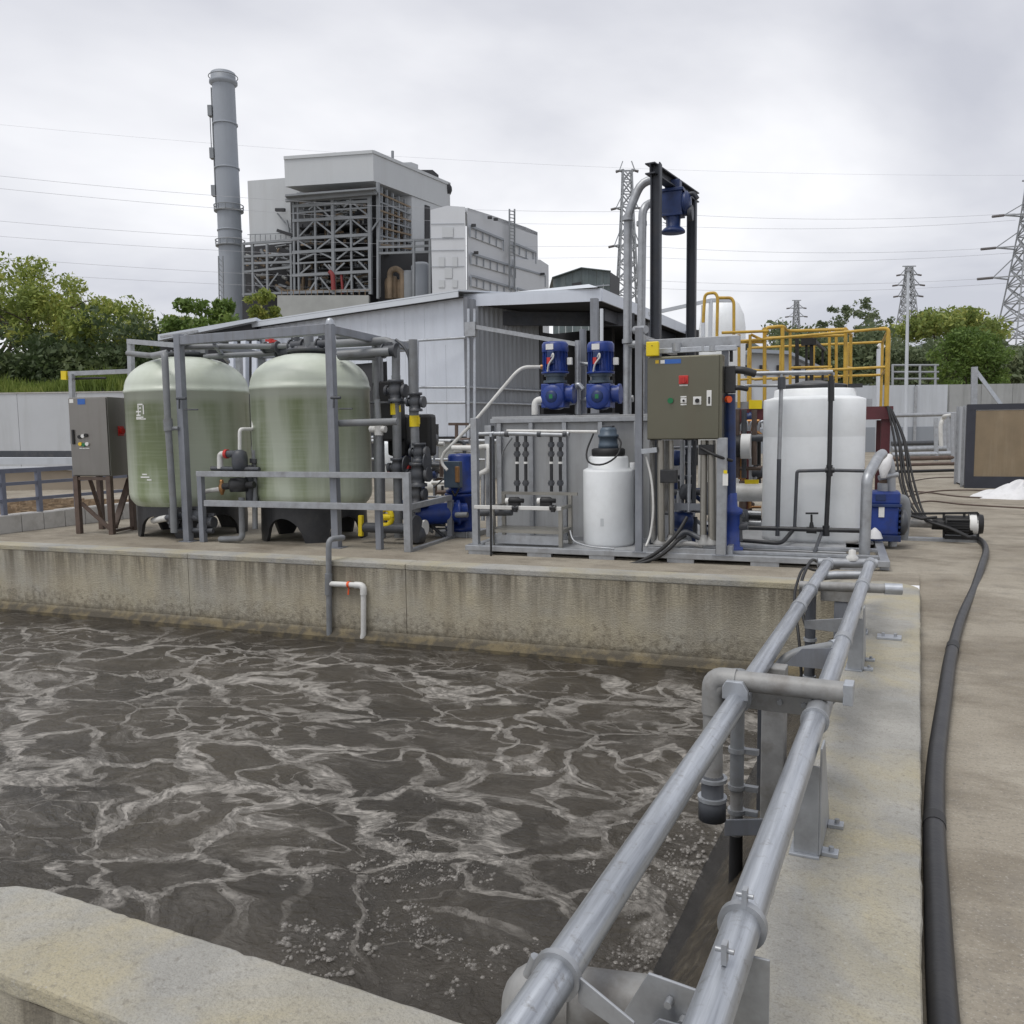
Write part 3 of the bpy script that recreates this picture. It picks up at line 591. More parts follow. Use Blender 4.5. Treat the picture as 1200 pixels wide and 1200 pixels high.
def bracket(y, label, lo, arm):
    t = thing('pipe_bracket', label, 'bracket', Vector((XR, y, 0)), 'steel brackets carrying the pipes')
    # upright: a folded plate beside the right pipe
    one('upright_plate', galv, t, lambda b: b.prism([(XR+0.058, y-0.01, 0.010), (XR+0.058, y+0.34, 0.010), (XR+0.058, y+0.09, ZP+0.02), (XR+0.058, y-0.01, ZP+0.02)], Vector((0.008, 0, 0))), 0.002)
    one('flange_plate', galv, t, lambda b: b.wbox(XR-0.03, XR+0.0575, y-0.012, y-0.004, 0.010, ZP-0.05), 0.002)
    one('foot_plate', galv_new, t, lambda b: b.wbox(XR-0.045, XR+0.062, y-0.03, y+0.36, 0.0, 0.010), 0.002)
    for dy in (0.02, 0.26):
        one('anchor_bolt', galv, t, lambda b: (b.cyl(Vector((XR+0.012, y+dy, 0.010)), Vector((XR+0.012, y+dy, 0.022)), 0.017, n=6), b.cyl(Vector((XR+0.012, y+dy, 0.022)), Vector((XR+0.012, y+dy, 0.045)), 0.008, n=8)))
    for dy in (0.03, 0.28):
        f = one('foot_tab', galv_new, t, lambda b: b.wbox(XR+0.0665, XR+0.125, y+dy-0.02, y+dy+0.03, 0.0, 0.016), 0.002)
        one('anchor_bolt', galv, f, lambda b: b.cyl(Vector((XR+0.10, y+dy+0.005, 0.016)), Vector((XR+0.10, y+dy+0.005, 0.032)), 0.010, n=6))
    if arm:
        one('cross_arm', galv, t, lambda b: b.prism([(XL+0.03, y+0.03, ZP-0.10), (XL+0.03, y+0.03, ZP-0.155), (XR+0.03, y+0.03, ZP-0.17), (XR+0.03, y+0.03, ZP-0.03), (XR-0.03, y+0.03, ZP-0.06)], Vector((0, 0.007, 0))), 0.002)
    return t
bracket(3.26, 'steel bracket bolted to the coping halfway along the right pipe', 0, False)
bracket(5.95, 'tall steel bracket standing near the far end of the right pipe', 0, True)
# near bracket with the big gusset plate
t = thing('pipe_bracket', 'grey gusset plate bracket tying both pipes at the bottom edge', 'bracket', Vector((XR, 1.75, 0)), 'steel brackets carrying the pipes')
one('gusset_plate', galv, t, lambda b: b.prism([(-0.56, 1.74, 0.30), (-0.505, 1.74, 0.405), (-0.40, 1.74, 0.395), (-0.372, 1.74, 0.385), (-0.372, 1.74, 0.20), (-0.56, 1.74, 0.16)], Vector((0, 0.008, 0))), 0.002)
one('tie_plate', galv, t, lambda b: b.prism([(XL+0.05, 1.66, ZP+0.01), (XL+0.05, 1.66, ZP-0.05), (-0.50, 1.62, ZP-0.07), (-0.50, 1.62, ZP-0.03)], Vector((0, 0.008, 0))), 0.002)
one('inner_plate', steelgrey, t, lambda b: b.prism([(-0.50, 1.70, 0.30), (-0.47, 1.70, 0.335), (-0.42, 1.70, 0.335), (-0.42, 1.70, 0.16), (-0.50, 1.70, 0.16)], Vector((0, 0.006, 0))), 0.002)
for p in ((-0.455, 0.36), (-0.425, 0.325)): one('bolt', galv, t, lambda b: b.cyl(Vector((p[0], 1.715, p[1])), Vector((p[0], 1.738, p[1])), 0.009, n=6))
one('upright_plate', galv, t, lambda b: b.wbox(XR-0.012, XR+0.075, 1.95, 1.958, 0.0, ZP-0.03), 0.002)
one('foot_plate', galv, t, lambda b: b.wbox(XR-0.02, XR+0.08, 1.958, 2.1, 0.0, 0.01), 0.002)
# stub of old pipe under the near bracket
t = thing('old_pipe_stub', 'thick weathered grey pipe with rounded elbow at the bottom edge', 'pipe', Vector((-0.8, 1.98, -0.9)))
one('pipe', oldpipe, t, lambda b: b.tube([W(775, 1180, 0.19), W(622, 1160, 0.20), W(622, 1160, 0.20)-ZA*1.15], 0.068, 22, 0.12, 6))
one('elbow_sleeve', oldpipe, t, lambda b: b.tube([W(668, 1166, 0.20), W(622, 1160, 0.202), W(622, 1160, 0.04)*0+W(622, 1160, 0.20)-ZA*0.17], 0.075, 22, 0.12, 6))

# cross pipe over both rails, going down into the water
t = thing('cross_pipe', 'grey elbowed pipe crossing both rails and dropping into the water', 'pipe', Vector((-0.83, 3.95, -1)))
zc = ZP+0.085; yc = 3.78
one('pipe', oldpipe, t, lambda b: b.tube([(-0.25, yc, zc), (-0.80, yc, zc), (-0.80, yc, -0.02)], 0.045, 20, 0.13, 6))
one('elbow_sleeve', oldpipe, t, lambda b: b.tube([(-0.70, yc, zc), (-0.80, yc, zc), (-0.80, yc, zc-0.16)], 0.051, 20, 0.13, 6))
one('end_cap', galv_new, t, lambda b: b.wbox(-0.255, -0.215, yc-0.045, yc+0.045, zc-0.045, zc+0.045), 0.004)
one('end_fitting', pvc, t, lambda b: b.lathe(Vector((-0.80, yc, -0.17)), [(0.001, 0), (0.062, 0), (0.062, 0.09), (0.05, 0.10), (0.05, 0.2), (0.044, 0.21)], 18))
for z in (0.02, -0.07): one('clamp_ring', galv_new, t, lambda b: b.cyl(Vector((-0.80, yc, z-0.008)), Vector((-0.80, yc, z+0.008)), 0.066, n=18))
one('saddle_plate', galv_new, t, lambda b: b.prism([(-0.745, 3.70, ZP+0.02), (-0.745, 3.70, ZP+0.075), (-0.73, 3.70, ZP+0.10), (-0.66, 3.70, ZP+0.10), (-0.635, 3.70, ZP+0.06), (-0.635, 3.70, ZP+0.02)], Vector((0, 0.03, 0))), 0.003)
one('support_channel', oldpipe, t, lambda b: b.wbox(-0.66, -0.37, yc+0.07, yc+0.16, ZP-0.06, ZP+0.03), 0.003)
for x in (-0.52, -0.42): one('bolt', galv, t, lambda b: b.cyl(Vector((x, yc+0.05, ZP-0.01)), Vector((x, yc+0.068, ZP-0.01)), 0.012, n=6))
t = thing('support_post', 'grey square steel post standing on the sloping basin ledge', 'post', Vector((-0.49, 4.0, -0.5)))
one('post', oldpipe, t, lambda b: b.wbox(-0.69, -0.575, 4.42, 4.53, -0.46, ZP-0.02), 0.006)
one('edge_strip', pvc, t, lambda b: b.wbox(-0.715, -0.6905, 4.46, 4.51, -0.40, 0.28), 0.003)
# second standpipe beside it
t = thing('stand_pipe', 'slim grey standpipe with side branch and blackened foot', 'pipe', Vector((-0.72, 4.35, -1)))
sx, sy_ = -0.736, 4.02
one('pipe', pvcl, t, lambda b: b.cyl(Vector((sx, sy_, -0.12)), Vector((sx, sy_, 0.40)), 0.033, n=16))
one('lower_pipe', oldpipe, t, lambda b: b.cyl(Vector((sx, sy_, -0.36)), Vector((sx, sy_, -0.11)), 0.030, n=16))
one('black_foot', black, t, lambda b: b.cyl(Vector((sx, sy_, -0.62)), Vector((sx, sy_, -0.34)), 0.034, 0.031, n=16))
one('cap', pvcl, t, lambda b: b.lathe(Vector((sx, sy_, 0.39)), [(0.04, 0), (0.04, 0.06), (0.034, 0.075), (0.001, 0.08)], 16))
one('branch', pvcl, t, lambda b: b.tube([(sx, sy_, 0.36), (sx+0.06, sy_+0.02, 0.35), (sx+0.16, sy_+0.06, 0.335)], 0.022, 14))
one('branch_collar', pvcl, t, lambda b: b.tube([(sx+0.02, sy_+0.007, 0.357), (sx+0.09, sy_+0.03, 0.345)], 0.028, 14))
for z in (-0.10, -0.22, 0.08): one('clamp_ring', galv, t, lambda b: (b.cyl(Vector((sx, sy_, z-0.01)), Vector((sx, sy_, z+0.01)), 0.042, n=14), b.wbox(sx+0.04, sx+0.10, sy_-0.015, sy_+0.015, z-0.012, z+0.012)))
one('support_arm', steelgrey, t, lambda b: b.prism([(-0.78, 3.96, -0.33), (-0.78, 3.96, -0.25), (-0.50, 3.96, -0.19), (-0.50, 3.96, -0.27)], Vector((0, 0.012, 0))), 0.003)
# low bypass pipe just beyond
t = thing('bypass_pipe', 'short grey pipe bending under the right rail past the cross pipe', 'pipe', Vector((-0.5, 4.9, 0.2)))
one('pipe', pvcl, t, lambda b: b.tube([(-0.36, 4.95, 0.40), (-0.58, 4.85, 0.36), (-0.66, 4.80, 0.30), (-0.68, 4.79, 0.05)], 0.030, 14, 0.08))
one('stay_plate', steelgrey, t, lambda b: b.prism([(-0.62, 4.72, 0.32), (-0.53, 4.72, 0.42), (-0.36, 4.72, 0.44), (-0.36, 4.72, 0.32)], Vector((0, 0.008, 0))))
one('coupling', galv_new, t, lambda b: b.cyl(Vector((-0.34, 4.98, 0.405)), Vector((-0.40, 4.93, 0.395)), 0.036, n=14))
# far end: second cross pipe, headers and drop pipes
t = thing('end_header', 'short grey pipes joining both rails over the far corner', 'pipe', Vector((-0.5, 7.9, 0.3)))
one('cross_pipe', galv, t, lambda b: b.cyl(Vector((-0.78, 7.97, ZP-0.005)), Vector((-0.30, 8.10, ZP-0.005)), 0.042, n=18))
one('cross_pipe', oldpipe, t, lambda b: b.cyl(Vector((-0.80, 6.85, ZP-0.02)), Vector((-0.14, 6.95, ZP-0.02)), 0.036, n=18))
one('end_cap', galv_new, t, lambda b: b.cyl(Vector((-0.20, 6.94, ZP-0.02)), Vector((-0.08, 6.96, ZP-0.02)), 0.042, n=18))
one('support_channel', oldpipe, t, lambda b: b.wbox(-0.66, -0.36, 7.03, 7.11, ZP-0.16, ZP-0.06), 0.003)
one('joint', whitepipe, t, lambda b: b.lathe(Vector((-0.50, 8.05, ZP+0.02)), [(0.05, 0), (0.052, 0.03), (0.03, 0.05), (0.03, 0.09), (0.001, 0.1)], 14))
one('tee_branch', galv, t, lambda b: b.tube([(-0.75, 7.45, ZP-0.05), (-0.6, 7.5, ZP-0.03), (-0.38, 7.53, ZP-0.02)], 0.035, 14))
t = thing('support_post', 'grey square steel post under the far end of the rails', 'post', Vector((-0.49, 7.1, -0.5)))
one('post', steelgrey, t, lambda b: b.wbox(-0.56, -0.46, 7.04, 7.13, -0.42, ZP-0.165), 0.006)
t = thing('drop_pipe', 'dark drop pipe with strapped cable near the far corner', 'pipe', Vector((-0.72, 6.9, -0.6)))
one('pipe', pvc, t, lambda b: b.cyl(Vector((-0.72, 6.92, -0.72)), Vector((-0.72, 6.92, 0.36)), 0.04, n=16))
for z in (-0.05, -0.35): one('strap', galv_new, t, lambda b: b.cyl(Vector((-0.72, 6.92, z-0.012)), Vector((-0.72, 6.92, z+0.012)), 0.05, n=16))
one('cable', black, t, lambda b: b.tube([(-0.70, 9.6, 0.12), (-0.80, 8.9, 0.18), (-0.85, 8.2, 0.42), (-0.86, 7.4, 0.30), (-0.78, 6.95, 0.10), (-0.66, 6.86, -0.15), (-0.52, 6.9, -0.30)], 0.014, 8, 0.3))
one('cable', black, t, lambda b: b.tube([(-0.74, 9.5, 0.12), (-0.87, 8.7, 0.2), (-0.91, 8.0, 0.36), (-0.90, 7.3, 0.2), (-0.80, 6.98, -0.1), (-0.77, 6.95, -0.6)], 0.012, 8, 0.3))
for (x, y, l) in ((1042, 748, 'pale bolted foot plate lying on the coping near the far corner'), (1012, 742, 'small pale bolted lug on the coping under the right pipe')):
    p = W(x, y, 0); t = thing('anchor_plate', l, 'anchor plate', p, 'anchor plates on the coping')
    wd = 0.085 if x > 1030 else 0.03
    one('plate', galv_new, t, lambda b: b.wbox(p.x-wd, p.x+wd, p.y-0.06, p.y+0.06, 0, 0.018), 0.003)
    for s in (-0.5, 0.5): one('bolt', galv, t, lambda b: b.cyl(p+Vector((wd*s, 0, 0.018)), p+Vector((wd*s, 0, 0.04)), 0.012, n=6))

# drop pipe on the far wall
t = thing('wall_drop_pipe', 'grey pipe hooked over the far basin wall with a side branch to the water', 'pipe', PV(383, 748, -0.06))
pp = lambda x, y: PV(x, y, -0.055)
one('pipe', pvcl, t, lambda b: b.tube([PV(402, 630, 0.25), PV(385, 632, -0.05), pp(386, 748)], 0.036, 14, 0.09))
one('branch', whitepipe, t, lambda b: b.tube([pp(385, 684), pp(426, 686), pp(426, 745)], 0.034, 14, 0.09))
one('tee', pvcl, t, lambda b: b.cyl(pp(385, 672), pp(385, 697), 0.046, n=14))
one('elbow', whitepipe, t, lambda b: b.tube([pp(416, 685.5), pp(426, 686), pp(426, 697)], 0.042, 14, 0.09))
one('tape', orange, t, lambda b: (b.cyl(pp(407.5, 685), pp(410, 685), 0.040, n=14), b.bar(pp(409, 685), pp(408, 697), 0.02, 0.006)))
one('spout', whitepipe, t, lambda b: b.tube([pp(426, 742), pp(425, 748), pp(428, 757)], [0.034, 0.04, 0.03], 12))

# ================================================================== HOSE AND YARD THINGS
zr = -0.11
hp = [W(1112, 1290, zr), W(1103, 1180, zr), W(1093, 1060, zr), W(1089, 980, zr), W(1097, 900, zr), W(1106, 830, zr), W(1114, 775, zr), W(1126, 730, zr), W(1141, 695, zr), W(1150, 668, GZ), W(1155, 650, GZ), W(1152, 640, GZ), W(1143, 633, GZ), W(1130, 628, GZ)]
t = thing('rubber_hose', 'thick black rubber hose lying along the outside of the basin wall', 'hose', Vector((hp[3].x, hp[3].y, zr)))
def spl(P, n=8):
    P = [Vector(p) for p in P]; out = []
    for i in range(len(P)-1):
        a, b_, c, d = P[max(i-1, 0)], P[i], P[i+1], P[min(i+2, len(P)-1)]
        for k in range(n):
            s = k/n; out.append(0.5*((2*b_) + (c-a)*s + (2*a-5*b_+4*c-d)*s*s + (3*b_-a-3*c+d)*s**3))
    return out + [P[-1]]
hp = [Vector((max(p.x, RX+0.055), p.y, p.z)) for p in hp]
sp_ = spl(hp)
one('hose', hosemat, t, lambda b: b.tube([p+Vector((0, 0, 0.043)) for p in sp_], [0.043 if i < 50 else 0.037 for i in range(len(sp_))], 16))
for i in (24, 49): one('joint_band', black, t, lambda b: b.cyl(sp_[i]+Vector((0, 0, 0.043)), sp_[i+1]+Vector((0, 0, 0.043)), 0.0455, n=16))

# timber faced crate
cb_ = W(1130, 572); zt = 0
u0, v0 = UV(cb_); zt = ZV(1128, 474, v0)
t = thing('site_container', 'plywood faced container with dark navy frame at the right edge', 'container', cb_)
one('shell', fencewhite, t, lambda b: b.box(u0+0.02, u0+6, v0+0.03, v0+2.4, GZ+0.05, zt-0.03))
one('face_board', plywood, t, lambda b: b.box(u0+0.2, u0+2.9, v0+0.012, v0+0.03, GZ+0.3, zt-0.16))
one('face_board', plywood, t, lambda b: b.box(u0+2.91, u0+6, v0+0.012, v0+0.03, GZ+0.3, zt-0.16))
one('frame_post', navyframe, t, lambda b: b.box(u0, u0+0.2, v0, v0+0.12, GZ, zt-0.14))
one('frame_beam', navyframe, t, lambda b: b.box(u0, u0+6, v0-0.004, v0+0.12, zt-0.14, zt))
one('frame_sill', navyframe, t, lambda b: b.box(u0+0.2, u0+6, v0-0.004, v0+0.12, GZ, GZ+0.3))
one('corner_strip', galv, t, lambda b: b.box(u0-0.06, u0-0.002, v0+0.3, v0+0.36, GZ, zt-0.02))
one('corner_strip', galv, t, lambda b: b.box(u0-0.06, u0-0.002, v0+1.6, v0+1.66, GZ, zt-0.02))
# heap under a white tarp
p = W(1190, 584); t = thing('tarp_heap', 'crumpled white tarpaulin heap lying on the yard before the container', 'tarp', p)
def heap(b):
    n, mr = 48, 14; vs = []; su, sv = 0.85, 0.55; zh = 0.34
    for j in range(mr+1):
        rr = j/mr
        for k in range(n):
            a = 2*math.pi*k/n; e = 1 + 0.08*math.sin(3*a+1) + 0.06*math.sin(7*a)
            h = zh*max(0, (1-rr)**0.8)*(1 + 0.22*math.sin(5*a+rr*6) + 0.12*math.sin(11*a-rr*9)) + 0.012
            q = p + UX*(su*e*rr*math.cos(a)+0.25*(1-rr)) + VX*(sv*e*rr*math.sin(a)+0.2); vs.append((q.x, q.y, GZ + (h if j < mr else 0.0)))
    b.add(vs, [(j*n+k, j*n+(k+1) % n, (j+1)*n+(k+1) % n, (j+1)*n+k) for j in range(mr) for k in range(n)], True)
one('cover', tarp, t, heap)
# braced grey post behind the container
t = thing('braced_post', 'grey post with diagonal brace rising behind the container', 'post', PV(1141, 520, v0+6))
one('post', galv, t, lambda b: b.bar(PV(1142, 430, v0+6), PV(1140, 545, v0+6), 0.17))
one('brace', galv_new, t, lambda b: b.bar(PV(1141, 431, v0+6), PV(1192, 500, v0+6), 0.11))

# ================================================================== FILTER TANKS AND THEIR RACK
VF = 1.18                                                    # plane of the rack's front posts
def px(x, y, v): return PV(x, y, v)
def fit_r(xc, wpx, v):                                       # radius of an upright cylinder from its width in the photo
    p = PV(xc, 500, v); dep = (p-CAM).dot(FW); return wpx*dep/FPX*math.cos(math.atan(abs(xc-600)/FPX))/2
TV = 2.2
def filter_tank(xc, wpx, ytop, yshoulder, ymark, label, marks):
    p = PV(xc, 520, TV); r = fit_r(xc, wpx, TV)
    u, v = UV(p); base = Vector((p.x, p.y, GZ))
    zs = ZV(xc, yshoulder, TV-0.1); zt = ZV(xc, ytop, TV); zb = ZV(xc, 578, TV-r*0.4)
    t = thing('filter_tank', label, 'filter tank', base, 'green fibreglass filter tanks')
    prof = []
    for k in range(9): a = -math.pi/2*(1-k/8); prof.append((r*math.cos(a)+0.001, zb + 0.42*math.sin(a) - GZ))
    prof += [(r, zs-GZ-0.05), (r+0.012, zs-GZ-0.045), (r+0.012, zs-GZ+0.01), (r, zs-GZ+0.015)]
    for k in range(1, 12):
        a = math.pi/2*k/12; prof.append((r*math.cos(a)**0.85 if k < 12 else 0, zs-GZ+0.015+(zt-zs-0.015)*math.sin(a)))
    prof.append((0.001, zt-GZ))
    one('vessel', frp, t, lambda b: b.lathe(base, prof, 56))
    # skirt: a black ring with arched openings
    n = 96; zk = zb-0.16; r0 = r*0.90; b = MB(); vs = []; arches = 5
    for k in range(n+1):
        a = 2*math.pi*k/n + 0.35; ph = (k*arches/n) % 1.0
        h = 0.0 if abs(ph-0.5) > 0.33 else (zk-GZ)*0.66*math.sqrt(max(0, 1-((ph-0.5)/0.33)**2))
        for rr in (r0, r0-0.05):
            vs += [base+Vector((rr*math.cos(a), rr*math.sin(a), h)), base+Vector((rr*0.985*math.cos(a), rr*0.985*math.sin(a), zk-GZ+0.1))]
    fs = []
    for k in range(n):
        i, j = 4*k, 4*k+4; fs += [(i, j, j+1, i+1), (i+2, i+3, j+3, j+2), (i, i+2, j+2, j), (i+1, j+1, j+3, i+3)]
    b.add(vs, fs, False); b.build('skirt', blackpl, t)
    one('skirt_rim', blackpl, t, lambda b: b.lathe(base, [(r0+0.03, zk-GZ+0.02), (r0+0.03, zk-GZ+0.07), (r0-0.06, zk-GZ+0.09)], 56))
    one('drain_hub', blackpl, t, lambda b: b.lathe(base, [(0.001, 0.12), (0.16, 0.12), (0.18, 0.22), (0.30, 0.30), (0.30, 0.45)], 20))
    one('top_flange', pvc, t, lambda b: b.lathe(base, [(0.26, zt-GZ-0.03), (0.27, zt-GZ+0.015), (0.33, zt-GZ+0.02), (0.33, zt-GZ+0.06), (0.24, zt-GZ+0.065), (0.22, zt-GZ+0.10), (0.001, zt-GZ+0.105)], 28))
    for k in range(12):
        a = 2*math.pi*k/12; one('flange_bolt', galv, t, lambda b: b.cyl(base+Vector((0.295*math.cos(a), 0.295*math.sin(a), zt-GZ+0.06)), base+Vector((0.295*math.cos(a), 0.295*math.sin(a), zt-GZ+0.085)), 0.018, n=6))
    vd = (Vector((CAM.x, CAM.y, 0))-Vector((p.x, p.y, 0))).normalized()
    for (ax, ay, sw, sh) in marks:                           # chalky stencil scraps
        q0 = None
        d = ray(ax, ay); o2 = Vector((CAM.x-p.x, CAM.y-p.y)); d2 = Vector((d.x, d.y))
        A = d2.dot(d2); B = 2*o2.dot(d2); Cc = o2.dot(o2)-(r+0.004)**2; di = B*B-4*A*Cc
        if di <= 0: continue
        s = (-B-math.sqrt(di))/(2*A); q0 = CAM + d*s; nrm = Vector((q0.x-p.x, q0.y-p.y, 0)).normalized(); ta = ZA.cross(nrm)
        one('stencil_mark', labelwhite, t, lambda b: b.frame(q0, ta, ZA, nrm, sw, sh, 0.002))
    return t, base, r, zt
mk = []
for i in range(5): mk.append((161+random.uniform(-2, 5), 474+i*4.2, random.uniform(0.02, 0.06), 0.010))
mk += [(164, 489, 0.08, 0.008), (168, 491, 0.05, 0.008), (162, 480, 0.010, 0.09), (168, 480, 0.010, 0.07)]
for i in range(3): mk.append((172+random.uniform(-3, 3), 556+i*3.2, random.uniform(0.03, 0.10), 0.010))
T1, B1, R1, Z1 = filter_tank(223, 146, 418, 458, 0, 'left green fibreglass filter tank next to the stainless cabinet', mk)
T2, B2, R2, Z2 = filter_tank(366, 140, 414, 454, 0, 'right green fibreglass filter tank nearest the valve manifold', [])

# rack of square tubes in front of and over the tanks
t = thing('filter_rack', 'grey square tube rack framing both green filter tanks', 'rack', W(300, 640))
ua, ub = UU(221, 634, VF), UU(395, 642, VF)
za, zb2 = ZV(205, 388, VF), ZV(386, 388, VF); ztp = (za+zb2)/2
def post(b, u, v, z0, z1, w=0.1, d=None):
    d = d or w; b.box(u-w/2, u+w/2, v-d/2, v+d/2, z0, z1)
for u in (ua, ub):
    pz = one('post', steelgrey, t, lambda b: post(b, u, VF, GZ+0.012, ztp+0.02, 0.11), 0.006)
    one('base_plate', steelgrey, pz, lambda b: b.box(u-0.11, u+0.11, VF-0.09, VF+0.11, GZ, GZ+0.012), 0.002)
VB = 3.4
ua2, ub2 = ua-0.2, ub+0.1
for u in (ua2, ub2): one('rear_post', steelgrey, t, lambda b: post(b, u, VB, GZ, ztp-0.05, 0.10), 0.006)
one('top_beam', steelgrey, t, lambda b: b.bar(Q(ua+0.056, VF, ztp-0.075), Q(ub-0.056, VF, ztp-0.04), 0.10, 0.13), 0.006)
one('rear_beam', steelgrey, t, lambda b: b.bar(Q(ua2+0.05, VB, ztp-0.12), Q(ub2-0.05, VB, ztp-0.12), 0.10, 0.10), 0.006)
one('side_beam', steelgrey, t, lambda b: b.bar(Q(ua, VF+0.056, ztp-0.05), Q(ua2, VB-0.05, ztp-0.11), 0.10, 0.11), 0.006)
one('side_beam', steelgrey, t, lambda b: b.bar(Q(ub, VF+0.056, ztp-0.05), Q(ub2, VB-0.05, ztp-0.11), 0.10, 0.11), 0.006)
one('side_beam', steelgrey, t, lambda b: b.bar(Q(ua+0.6, VF+0.056, ztp-0.16), Q(ua-0.9, VB, ztp-0.2), 0.05, 0.05), 0.004)
one('post_cap', galv_new, t, lambda b: b.lathe(Q(ub, VF, ztp+0.02), [(0.06, 0), (0.055, 0.05), (0.035, 0.08), (0.001, 0.09)], 14))
# guard rails at knee and shin height with short posts
uc = UU(478, 648, VF-0.12)
zr1, zr2 = ZV(395, 556, VF-0.09), ZV(395, 592, VF-0.09)
ug = UU(232, 560, VF-0.09)
one('guard_rail', galv, t, lambda b: b.box(ug, uc, VF-0.135, VF-0.058, zr1-0.045, zr1+0.035), 0.005)
one('guard_rail', galv, t, lambda b: b.box(ug+0.12, uc, VF-0.135, VF-0.058, zr2-0.055, zr2+0.035), 0.005)
for x in (237, 444): one('guard_post', steelgrey, t, lambda b: post(b, UU(x, 600, VF+0.02), VF+0.02, GZ, zr1-0.05 if x < 300 else zr2-0.06, 0.085), 0.005)
one('guard_post', galv, t, lambda b: post(b, uc, VF-0.10, GZ, zr1+0.035, 0.10, 0.075), 0.005)
p0, p1 = Q(uc, VF-0.05, zr2-0.01), PV(528, 583, VF+1.35)
one('guard_rail', galv, t, lambda b: b.bar(p0, p1, 0.06, 0.08), 0.005)
one('guard_post', steelgrey, t, lambda b: b.bar(PV(528, 586, VF+1.35), PV(528, 628, VF+1.35), 0.08), 0.005)
one('floor_channel', galv, t, lambda b: b.bar(W(480, 647), W(553, 623), 0.07, 0.08), 0.004)
for x, y in ((212, 470), (393, 469)):                        # small pipe clamps with test cocks on the posts
    one('test_cock', pvc, t, lambda b: (b.tube([PV(x+1, y-3, VF-0.08), PV(x-2, y-3, VF-0.10), PV(x-2, y+9, VF-0.10)], 0.014, 8), b.cyl(PV(x-5, y-3, VF-0.1), PV(x+6, y-3, VF-0.1), 0.02, n=8), b.tube([PV(x+4, y+10, VF-0.09), PV(x+20, y+10, VF-0.09)], 0.010, 8)))

# overhead and side pipework of the filters
t = thing('filter_pipework', 'grey plastic pipework and valves running over the two filter tanks', 'pipework', Q(-9, 2.4, 2.8))
def pipe(name, m, parent, pts, r, bend=0.1, n=12): return one(name, m, parent, lambda b: b.tube(pts, r, n, bend))
P_ = lambda x, y, v: PV(x, y, v)
pipe('pipe', pvcl, t, [P_(207, 407, 1.30), P_(260, 406, 1.6), P_(322, 406, 2.1), P_(352, 405, 2.2)], 0.042)
pipe('pipe', pvcl, t, [P_(150, 414, 1.9), P_(178, 417, 1.6), P_(196, 413, 1.7)], 0.045)
pipe('pipe', pvcl, t, [P_(180, 417, 1.6), P_(193, 415, 1.10), P_(197, 500, 1.06), P_(203, 590, 1.06), P_(204, 624, 1.06)], 0.05, 0.1)
pipe('pipe', pvcl, t, [P_(240, 418, 2.2), P_(300, 415, 2.2), P_(340, 413, 2.2)], 0.042)
pipe('pipe', pvcl, t, [P_(395, 395, 2.3), P_(432, 394, 2.4), P_(441, 402, 2.4), P_(442, 470, 2.4)], 0.05, 0.12)
pipe('pipe', pvcl, t, [P_(370, 404, 2.2), P_(430, 401, 2.2), P_(455, 399, 2.2), P_(464, 408, 2.2), P_(464, 445, 2.2)], 0.062, 0.14)
pipe('pipe', pvcl, t, [P_(396, 416, 1.9), P_(456, 412, 2.1)], 0.062)
pipe('pipe', pvcl, t, [P_(398, 420, 2.0), P_(440, 420, 2.1)], 0.03)
pipe('pipe', galv_new, t, [P_(240, 399, 3.0), P_(330, 394, 3.0), P_(395, 391, 3.0)], 0.03)
pipe('pipe', pvc, t, [P_(464, 398, 2.25), P_(476, 408, 2.2), P_(482, 428, 2.2)], 0.022, 0.12)
for x, y, v, sc in ((318, 407, 2.1, 1), (333, 412, 2.2, 1.1), (348, 405, 2.2, 1.1), (380, 403, 2.2, 1), (457, 411, 2.15, 1.2)):
    vb = one('valve_body', pvc, t, lambda b: (b.cyl(P_(x-6, y+0.5, v), P_(x+6, y-0.5, v), 0.07*sc, n=14), b.cyl(P_(x-8, y+.5, v), P_(x-6.5, y+.5, v), 0.09*sc, n=14), b.cyl(P_(x+6.5, y-.5, v), P_(x+8, y-.5, v), 0.09*sc, n=14), b.cyl(P_(x, y, v), P_(x, y-8, v), 0.03, n=8)))
    one('valve_handle', red if x == 318 else pvc, vb, lambda b: (b.bar(P_(x-6, y-8, v), P_(x+6, y-7, v), 0.05, 0.035), b.cyl(P_(x, y-10, v), P_(x, y-5, v), 0.04, n=10)))
# cross tee on the second tank's lid
one('lid_tee', pvcl, t, lambda b: (b.cyl(Vector((B2.x, B2.y, Z2+0.09)), Vector((B2.x, B2.y, Z2+0.34)), 0.075, n=16), b.bar(P_(348, 406, 2.2), P_(384, 403, 2.2), 0.09)))
one('lid_tee', pvcl, t, lambda b: (b.cyl(Vector((B1.x, B1.y, Z1+0.09)), Vector((B1.x, B1.y, Z1+0.30)), 0.075, n=16), b.bar(P_(205, 412, 2.2), P_(242, 411, 2.2), 0.08)))
for x, y in ((200, 501), (199.5, 494)):
    one('pipe_coupling', pvcl, t, lambda b: b.cyl(P_(x-3.0, y-3, 1.06), P_(x-2.2, y+4, 1.06), 0.068, n=14))
one('side_union', pvcl, t, lambda b: b.tube([P_(194, 502, 1.07), P_(209, 502, 1.10)], 0.03, 10))
